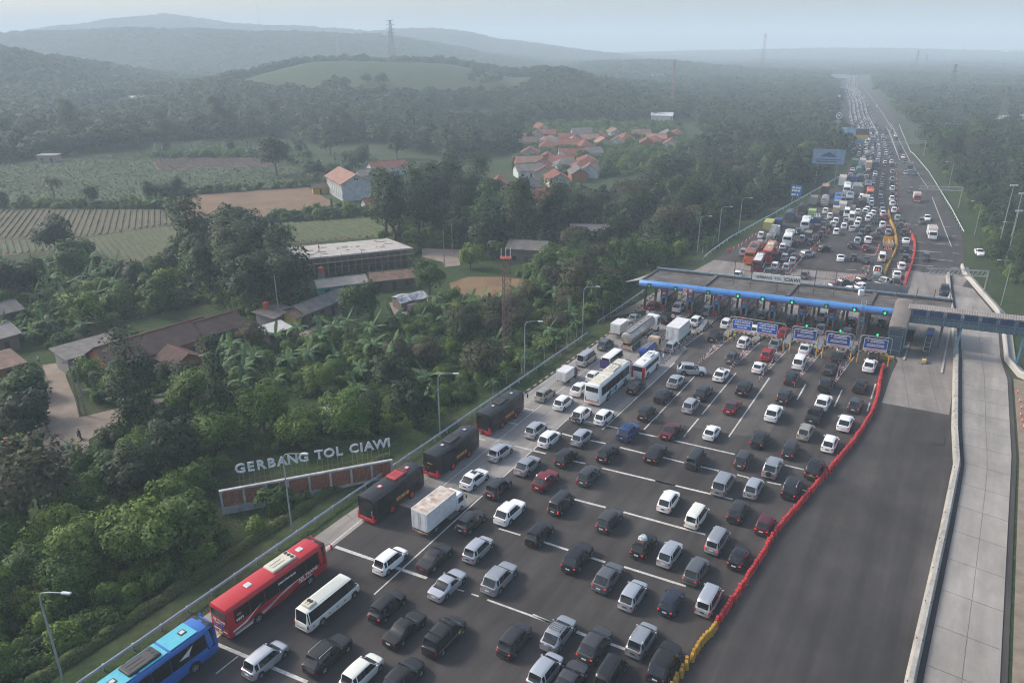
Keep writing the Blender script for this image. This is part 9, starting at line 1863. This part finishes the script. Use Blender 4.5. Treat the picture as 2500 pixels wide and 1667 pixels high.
# ------------------------------------------------------------------ plants
def leaf_material(name,dark,light,trans=.22,rough=.6):
 m=bpy.data.materials.new(name);m.use_nodes=True;nt=m.node_tree;p=nt.nodes['Principled BSDF'];out=nt.nodes['Material Output']
 p.inputs['Roughness'].default_value=rough;p.inputs['Specular IOR Level'].default_value=.25
 at=nt.nodes.new('ShaderNodeAttribute');at.attribute_name='tint'
 oi=nt.nodes.new('ShaderNodeObjectInfo')
 mx=nt.nodes.new('ShaderNodeMix');mx.data_type='RGBA';mx.inputs['A'].default_value=dark+(1,);mx.inputs['B'].default_value=light+(1,);nt.links.new(at.outputs['Fac'],mx.inputs['Factor'])
 hs=nt.nodes.new('ShaderNodeHueSaturation');mr=nt.nodes.new('ShaderNodeMapRange');mr.inputs['To Min'].default_value=.62;mr.inputs['To Max'].default_value=1.3;nt.links.new(oi.outputs['Random'],mr.inputs['Value'])
 mh=nt.nodes.new('ShaderNodeMapRange');mh.inputs['To Min'].default_value=.525;mh.inputs['To Max'].default_value=.475;nt.links.new(oi.outputs['Random'],mh.inputs['Value'])
 nt.links.new(mx.outputs['Result'],hs.inputs['Color']);nt.links.new(mr.outputs[0],hs.inputs['Value']);nt.links.new(mh.outputs[0],hs.inputs['Hue'])
 nt.links.new(hs.outputs['Color'],p.inputs['Base Color'])
 tr=nt.nodes.new('ShaderNodeBsdfTranslucent');nt.links.new(hs.outputs['Color'],tr.inputs['Color'])
 ms=nt.nodes.new('ShaderNodeMixShader');ms.inputs[0].default_value=trans
 nt.links.new(p.outputs[0],ms.inputs[1]);nt.links.new(tr.outputs[0],ms.inputs[2]);nt.links.new(ms.outputs[0],out.inputs['Surface'])
 return m
LF={'green':leaf_material('leaf_green',(.016,.044,.010),(.090,.175,.032)),'dark':leaf_material('leaf_dark',(.010,.024,.009),(.048,.090,.026)),'olive':leaf_material('leaf_olive',(.030,.034,.016),(.095,.095,.042)),
      'bright':leaf_material('leaf_bright',(.026,.068,.008),(.165,.27,.038)),'banana':leaf_material('leaf_banana',(.035,.085,.032),(.13,.22,.085),.3),'hedge':leaf_material('hedge_leaf',(.045,.075,.018),(.16,.20,.06)),'brown':leaf_material('leaf_brown',(.07,.045,.025),(.20,.14,.07)),'pale':leaf_material('crop_leaf',(.03,.062,.022),(.10,.15,.06)),'grass':leaf_material('grass_blade',(.030,.075,.014),(.085,.15,.035))}
M_BARK=mat('bark',(.085,.065,.05),.9,var=.35,scale=2.5)
def leaf_cloud(C,D,size,seed,m,name,flat=.35):
 """quads at points C facing roughly D; light tips, dark hearts come from the light, only the tint varies leaf by leaf"""
 r=np.random.default_rng(seed);n=len(C)
 N=D+r.normal(0,.55,(n,3));N[:,2]+=flat;N/=np.linalg.norm(N,axis=1)[:,None]
 T=np.cross(N,r.normal(0,1,(n,3)));T/=np.linalg.norm(T,axis=1)[:,None]+1e-9;B=np.cross(N,T)
 s=(size*r.uniform(.6,1.4,n))[:,None];asp=r.uniform(.45,.8,n)[:,None]
 V=np.stack([C-T*s,C-B*s*asp-N*s*.18,C+T*s,C+B*s*asp-N*s*.18],1).reshape(-1,3)
 me=bpy.data.meshes.new(name);me.vertices.add(4*n);me.vertices.foreach_set('co',V.ravel().astype(np.float32));me.loops.add(4*n);me.loops.foreach_set('vertex_index',np.arange(4*n,dtype=np.int32))
 me.polygons.add(n);me.polygons.foreach_set('loop_start',np.arange(0,4*n,4,dtype=np.int32));me.polygons.foreach_set('use_smooth',np.ones(n,bool));me.update(calc_edges=True);me.materials.append(m)
 a=me.attributes.new('tint','FLOAT','FACE');a.data.foreach_set('value',np.clip(r.normal(.42,.24,n),0,1).astype(np.float32))
 SN=D*.75+N*.5;SN/=np.linalg.norm(SN,axis=1)[:,None]
 me.normals_split_custom_set(np.repeat(SN,4,0).tolist());return me
def crown_cloud(seed,n,lobes,R_=1.0,zc=1.35,zs=.75,spread=.62):
 r=np.random.default_rng(seed);C=[];D=[]
 L_=[]
 for k in range(lobes):
  a=r.uniform(0,2*np.pi);q=np.sqrt(r.uniform(0,1))*spread;z=r.uniform(-.55,.75)*(1-.5*q)
  L_.append((np.array((math.cos(a)*q,math.sin(a)*q,zc+z*zs)),r.uniform(.26,.46)))
 for k in range(lobes):
  c,rad=L_[k];m=n//lobes;d=r.normal(0,1,(m,3));d[:,2]=np.where(d[:,2]<-.4,-d[:,2],d[:,2]);d/=np.linalg.norm(d,axis=1)[:,None]
  C.append(c+d*rad*r.uniform(.72,1.06,m)[:,None]);dd=d*.8+(c-np.array((0,0,zc-.3)))*.9;D.append(dd/np.linalg.norm(dd,axis=1)[:,None])
 return np.concatenate(C),np.concatenate(D)
def trunk_mesh(seed,h=1.2,r0=.07,limbs=4):
 r=random.Random(seed);b=MB();b.tube([(0,0,-.15),(r.uniform(-.03,.03),.02,h*.4),(r.uniform(-.06,.06),r.uniform(-.05,.05),h*.8),(0,0,h*1.15)],r0,7,0,r0*.45)
 for k in range(limbs):
  a=k*2*math.pi/limbs+r.uniform(-.4,.4);z=h*r.uniform(.45,.8);b.tube([(0,0,z),(math.cos(a)*.25,math.sin(a)*.25,z+.25),(math.cos(a)*.5,math.sin(a)*.5,z+.55)],r0*.5,5,0,r0*.15)
 return b.mesh('trunk',M_BARK,60)
TREES={}
def tree_kind(k,n,lobes,m,size,var,zc=1.35,zs=.75,spread=.62,h=1.2):
 TREES[k]=[]
 for v in range(var):
  sd=v*37+len(TREES)*1001;C,D=crown_cloud(sd,n,lobes,1,zc,zs,spread)
  TREES[k].append((leaf_cloud(C,D,size,sd,LF[m],'crown'),trunk_mesh(sd,h)))
tree_kind('broad',2300,19,'green',.062,5,.95,.85,.64,.9);tree_kind('fine',3600,24,'bright',.046,4,.95,.85,.68,.9);tree_kind('dark',2500,22,'dark',.060,5,1.1,1.05,.58,1.0)
tree_kind('olive',2500,20,'olive',.052,3,.9,.8,.66,.8);tree_kind('brown',1800,14,'brown',.052,1,1.0,.75);tree_kind('tall',2700,26,'dark',.052,4,1.55,1.5,.5,1.4);tree_kind('shrub',1500,10,'bright',.07,3,.55,.5,.5,.4)
tree_kind('conifer',1700,24,'dark',.045,2,1.6,1.9,.30,2.0);tree_kind('bush',1500,12,'green',.075,4,.5,.5,.62,.4);tree_kind('far',620,15,'dark',.105,3,.95,.9,.62,.8);tree_kind('pale',1900,15,'bright',.058,2,.8,.7,.64,.8)
TN={'broad':'broadleaf_tree','fine':'broadleaf_tree','dark':'broadleaf_tree','olive':'broadleaf_tree','brown':'broadleaf_tree','tall':'broadleaf_tree','shrub':'shrub','conifer':'conifer','bush':'bush','pale':'broadleaf_tree'}
def plant(k,x,y,s,label,group=None,z=None,sz=1.0):
 cr,tk=TREES[k][pr.randrange(len(TREES[k]))]
 t=thing(TN[k],label,'shrub' if k in('shrub','bush')else 'tree',(x,y,-1.05 if z is None else z),pr.uniform(0,6.28),group);t.scale=(s,s,s*sz*pr.uniform(.9,1.12))
 link('crown',cr,t);link('trunk',tk,t);return t
def leaf_strip(L_,W_,droop,seed,m):
 """one long banana leaf: two halves folded along the midrib, torn edges, bending down"""
 r=random.Random(seed);b=MB();n_=8;vs=[]
 for k in range(n_+1):
  f=k/n_;x=L_*(f-droop*.28*f*f);z=L_*(.62*f-droop*f*f);w=W_*math.sin(math.pi*min(1,.08+f*.93))**.6*(1+r.uniform(-.12,.08))
  vs+=[(x,-w,z-w*.25),(x,0,z),(x,w,z-w*.25)]
 fs=[]
 for k in range(n_):fs+=[(3*k,3*k+3,3*k+4,3*k+1),(3*k+1,3*k+4,3*k+5,3*k+2)]
 b.add(vs,fs);me=b.mesh('leaf',LF[m]);a=me.attributes.new('tint','FLOAT','FACE');a.data.foreach_set('value',[min(1,max(0,r.gauss(.5,.2)))for _ in fs]);return me
BLEAF=[leaf_strip(2.7,.36,d,i,'banana')for i,d in enumerate((.35,.62,.85,1.05,.15))]
BSTEM=MB().tube([(0,0,-.1),(.03,0,1),(0,0,2.1)],.16,7,0,.09).mesh('stem',mat('banana_stem',(.12,.13,.07),.8,var=.3,scale=2),60)
def banana(x,y,s,label,group,z=-1.0):
 t=thing('banana_plant',label,'banana plant',(x,y,z),pr.uniform(0,6.28),group);t.scale=(s,s,s);link('stem',BSTEM,t)
 for k in range(9):
  o=link('leaf',BLEAF[4 if k==8 else k%4],t);o.location=(0,0,1.95+.03*k);o.rotation_euler=(0,-.55 if k==8 else pr.uniform(-.15,.15),k*2.4+pr.uniform(-.3,.3))
def frond_crown(n_,L_,W_,m,seed):
 r=random.Random(seed);b=MB()
 for k in range(n_):
  a=k*2*math.pi/n_+r.uniform(-.2,.2);up=r.uniform(.2,.9);dr=r.uniform(.7,1.2);prev=None;u=Vector((math.cos(a),math.sin(a),0));sd=Vector((-math.sin(a),math.cos(a),0))
  for j in range(12):
   f=j/11;p=u*L_*f*(1-.15*f)+Vector((0,0,L_*(up*f-dr*f*f)))
   if prev is not None:
    w=W_*(1-.75*f)*(.5+min(.5,f*3))
    for s in(-1,1):b.add([prev,p,p+sd*s*w+u*w*.5-Vector((0,0,w*.45)),prev.lerp(p,.35)+sd*s*w+u*w*.5-Vector((0,0,w*.45))],[(0,1,2,3)])
   prev=p
 me=b.mesh('crown',LF[m]);at=me.attributes.new('tint','FLOAT','FACE');at.data.foreach_set('value',[min(1,max(0,r.gauss(.45,.2)))for _ in me.polygons]);return me
PALMC={'areca':[frond_crown(10,1.9,.5,'green',i)for i in range(2)],'coconut':[frond_crown(16,3.8,.85,'olive',9)]}
PALMT={'areca':MB().tube([(0,0,-.1),(.05,0,1.5),(0,0,3.3)],.11,7,0,.08).mesh('trunk',mat('pale_palm_trunk',(.26,.24,.20),.8,var=.3,scale=3),60),'coconut':MB().tube([(0,0,-.1),(.3,0,3.5),(.2,.1,7.5)],.2,8,0,.13).mesh('trunk',M_BARK,60)}
def palm(kind,x,y,s,label,group=None):
 t=thing('palm_tree',label,'palm',(x,y,-1.05),pr.uniform(0,6.28),group);t.scale=(s,)*3;link('trunk',PALMT[kind],t);o=link('crown',pr.choice(PALMC[kind]),t);o.location=(0,0,3.3)if kind=='areca' else(.2,.1,7.5)
BLOCK=[np.array(p,float)for p in BLOCKED]
for k,x,y,s,sz,lab in KEY_TREES:plant(k,x,y,s,lab,None,None,sz)
PLACEW={'broad':'leafy green tree ','fine':'bright green leafy tree ','dark':'dense dark green tree ','olive':'olive brown leafed tree ','tall':'tall dark tree ','shrub':'round bright shrub ','conifer':'narrow dark conifer ','bush':'low green bush ','pale':'low pale green tree '}
for zi,(poly,gap,mix,smin,smax,place)in enumerate(ZONES):
 P=np.array(poly,float);r=np.random.default_rng(zi+40);got=[];ks=mix.split()
 x0,y0=P.min(0);x1,y1=P.max(0);n_=int(8*(x1-x0)*(y1-y0)/gap**2)+30
 X,Y,KI,SC=r.uniform(x0,x1,n_),r.uniform(y0,y1,n_),r.integers(0,len(ks),n_),r.uniform(smin,smax,n_)
 small=np.array([ks[k]in('bush','banana','areca','shrub')for k in KI]);ok=poly_dist(X,Y,P)<0
 for B in BLOCK:ok&=poly_dist(X,Y,B)>np.where(small,1.2,SC*.55)
 for x,y,k,s,sm in zip(X[ok],Y[ok],KI[ok],SC[ok],small[ok]):
  k=ks[k];g=gap*(.8 if sm else 1);x,y,s=float(x),float(y),float(s)
  if any((x-a)**2+(y-b_)**2<g*g for a,b_ in got):continue
  got.append((x,y))
  if k=='banana':banana(x,y,pr.uniform(.95,1.5),'banana plant with broad drooping leaves '+place,'banana plants '+place)
  else:plant(k,x,y,s*(.55 if k in('bush','shrub')else 1),PLACEW[k]+place,TN[k]+'s '+place)
palm('coconut',-171.2,278.6,1.25,'lone coconut palm standing in the green field')
for x,y in PALMS:palm('areca',x,y,pr.uniform(.95,1.2),'small palm with pale trunk in the line along the guardrail','palms along the guardrail')
r=np.random.default_rng(5);hp=[np.array(p)for p in HEDGE];C=[];D=[]
for a,b_ in zip(hp[:-1],hp[1:]):
 n=int(np.linalg.norm(b_-a)*520);f=r.uniform(0,1,n)[:,None];th=r.uniform(-.2,np.pi+.2,n);d2=(b_-a)/np.linalg.norm(b_-a);nn=np.array((d2[1],-d2[0]));hgt=1.0+.16*np.sin(f[:,0]*np.linalg.norm(b_-a)*1.7)+r.normal(0,.05,n)
 c2=a+(b_-a)*f+nn*(np.cos(th)*.85*r.uniform(.8,1.1,n))[:,None];C.append(np.column_stack([c2,-.75+np.sin(th)*hgt]));D.append(np.column_stack([nn[None,:]*np.cos(th)[:,None],np.sin(th)]))
h_=link('hedge',leaf_cloud(np.concatenate(C),np.concatenate(D),0.12,3,LF['hedge'],'hedge'));tag(h_,'long low clipped hedge running beside the guardrail','hedge')
def scatter(name,polys,dens,size,m,hmin,hmax,seed,label,clump=2.2,margin=.3,up=.5,blocks=True):
 r=np.random.default_rng(seed);CC=[];DD=[]
 for P in polys:
  P=np.array(P,float);x0,y0=P.min(0);x1,y1=P.max(0);n=int((x1-x0)*(y1-y0)*dens);X=r.uniform(x0,x1,n);Y=r.uniform(y0,y1,n);ok=poly_dist(X,Y,P)<-.2
  for B in(BLOCK if blocks else[]):ok&=poly_dist(X,Y,B)>margin
  X,Y=X[ok],Y[ok];n=len(X);k=.5+.5*np.sin(X*clump+3*np.sin(Y*clump*.7))*np.sin(Y*clump*1.1+2*np.sin(X*clump*.5));hgt=hmin+(hmax-hmin)*k*r.uniform(.3,1,n)
  CC.append(np.column_stack([X,Y,land(X,Y)+hgt]));d=r.normal(0,.5,(n,3));d[:,2]=1;DD.append(d/np.linalg.norm(d,axis=1)[:,None])
 o=link(name,leaf_cloud(np.concatenate(CC),np.concatenate(DD),size,seed,LF[m],name,up));tag(o,label,None,None,'stuff')
scatter('undergrowth',UNDER,7.5,.20,'green',.05,1.9,11,'tangled green undergrowth between the trees',.55,.8)
scatter('grass',GRASS,22,.10,'grass',.02,.22,12,'rough grass along the guardrail and verges',.3,.2,.2)
scatter('crops',CROPS,1.3,.40,'pale',.1,.9,13,'leafy vegetable crop covering the fields',.8,.3,.5,False)
# ------------------------------------------------------------------ far woods, one mass per crown shape
def forest(src,pts,name='forest',label='far woods fading into the haze over plain and hills'):
 me=bpy.data.meshes.new(name);P=np.array(pts);me.vertices.add(len(P));me.vertices.foreach_set('co',P[:,:3].ravel().astype(np.float32))
 a=me.attributes.new('sc','FLOAT_VECTOR','POINT');a.data.foreach_set('vector',np.column_stack([P[:,3],P[:,3],P[:,3]*P[:,4]]).ravel().astype(np.float32));a=me.attributes.new('ro','FLOAT_VECTOR','POINT');a.data.foreach_set('vector',np.column_stack([P[:,3]*0,P[:,3]*0,P[:,5]]).ravel().astype(np.float32))
 o=link(name,me);ng=bpy.data.node_groups.new('woods','GeometryNodeTree');ng.interface.new_socket('Geometry',in_out='INPUT',socket_type='NodeSocketGeometry');ng.interface.new_socket('Geometry',in_out='OUTPUT',socket_type='NodeSocketGeometry')
 gi=ng.nodes.new('NodeGroupInput');go=ng.nodes.new('NodeGroupOutput');ip=ng.nodes.new('GeometryNodeInstanceOnPoints');ob=ng.nodes.new('GeometryNodeObjectInfo');ob.inputs['As Instance'].default_value=True
 ob.inputs['Object'].default_value=src
 for nm,sk in(('sc','Scale'),('ro','Rotation')):
  at=ng.nodes.new('GeometryNodeInputNamedAttribute');at.data_type='FLOAT_VECTOR';at.inputs['Name'].default_value=nm
  if sk=='Rotation':
   er=ng.nodes.new('FunctionNodeEulerToRotation');ng.links.new(at.outputs[0],er.inputs[0]);ng.links.new(er.outputs[0],ip.inputs[sk])
  else:ng.links.new(at.outputs[0],ip.inputs[sk])
 ng.links.new(gi.outputs[0],ip.inputs['Points']);ng.links.new(ob.outputs['Geometry'],ip.inputs['Instance']);ng.links.new(ip.outputs[0],go.inputs[0]);md=o.modifiers.new('woods','NODES');md.node_group=ng
 return tag(o,label,None,None,'stuff')
FOREST_SRC=[]
for i,(x,y)in enumerate(((-60,396),(-98,412),(-30,388))):
 t=thing('broadleaf_tree',f'dark round tree in the woods right of the upper fields, {("nearest", "rightmost", "leftmost")[i]} of three','tree',(x,y,-1),i*2.0);t.scale=(7.5,7.5,7.5);link('trunk',TREES['far'][i][1],t);FOREST_SRC.append(link('crown',TREES['far'][i][0],t))
rf=np.random.default_rng(21);pts=[]
y=300.0
while y<4200:
 st=6.4+(y-300)*.0068;xs=np.arange(-.76*y-60,.78*y+60,st);X=xs+rf.uniform(-.48,.48,len(xs))*st;Y=y+rf.uniform(-.5,.5,len(xs))*st
 ok=poly_dist(X,Y,ROAD_POLY)>9
 for B in OPEN:ok&=poly_dist(X,Y,np.array(B,float))>0
 patch=np.sin(X*.017+2*np.sin(Y*.006))*np.sin(Y*.013+X*.004);ok&=(patch>-.72)|(Y>1500)
 hill=np.exp(-((X+130)/150)**2-((Y-850)/150)**2);ok&=(hill<.32)|((rf.random(len(X))<.10)&(Y<850)&(patch>.1))
 X,Y=X[ok],Y[ok];big=st*rf.uniform(.62,1.15,len(X))*np.where(rf.random(len(X))<.12,1.4,1.0)
 pts+=list(zip(X,Y,land(X,Y)-.6,np.maximum(big,3.6),rf.uniform(.8,1.25,len(X))*np.minimum(1,6.2/np.maximum(big,3.6)),rf.uniform(0,6.3,len(X))));y+=st*.86
for P in VERGES:                                       # trees crowding the verges and the village gaps
 P=np.array(P,float);x0,y0=P.min(0);x1,y1=P.max(0);n=int((x1-x0)*(y1-y0)/26);X,Y=rf.uniform(x0,x1,n),rf.uniform(y0,y1,n);ok=poly_dist(X,Y,P)<-1
 for B in BLOCK:ok&=poly_dist(X,Y,B)>2.5
 X,Y=X[ok],Y[ok];pts+=list(zip(X,Y,land(X,Y)-.4,rf.uniform(2.6,5.2,len(X)),rf.uniform(.8,1.25,len(X)),rf.uniform(0,6.3,len(X))))
for i in range(3):forest(FOREST_SRC[i],pts[i::3])
def cover(polys,area,smin,smax,seed,margin):
 r=np.random.default_rng(seed);out=[]
 for P in polys:
  P=np.array(P,float);x0,y0=P.min(0);x1,y1=P.max(0);n=int((x1-x0)*(y1-y0)/area);X,Y=r.uniform(x0,x1,n),r.uniform(y0,y1,n);ok=poly_dist(X,Y,P)<0
  for B in BLOCK:ok&=poly_dist(X,Y,B)>margin
  X,Y=X[ok],Y[ok];out+=list(zip(X,Y,land(X,Y)-.1,r.uniform(smin,smax,len(X)),r.uniform(.7,1.3,len(X)),r.uniform(0,6.3,len(X))))
 return out
bsrc=[plant(k,x,y,1.6,lab)for k,x,y,lab in(('bush',-49.5,75.5,'low bush at the foot of the near grove beside the mown grass'),('pale',-30,118,'small pale green tree in the thicket left of the guardrail'),('shrub',-52,70,'bright round shrub at the edge of the near grove'))]
near_=cover(UNDER,5.0,.9,2.1,31,.8);far_=cover(VERGES+HEDGEROWS,6.0,1.2,2.6,32,1.0)
for i in range(3):forest([o for o in bsrc[i].children if o.name.startswith('crown')][0],near_[i::3]+far_[i::3],'shrubbery','tangled shrubs filling the gaps between trees, hedgerows and verges')
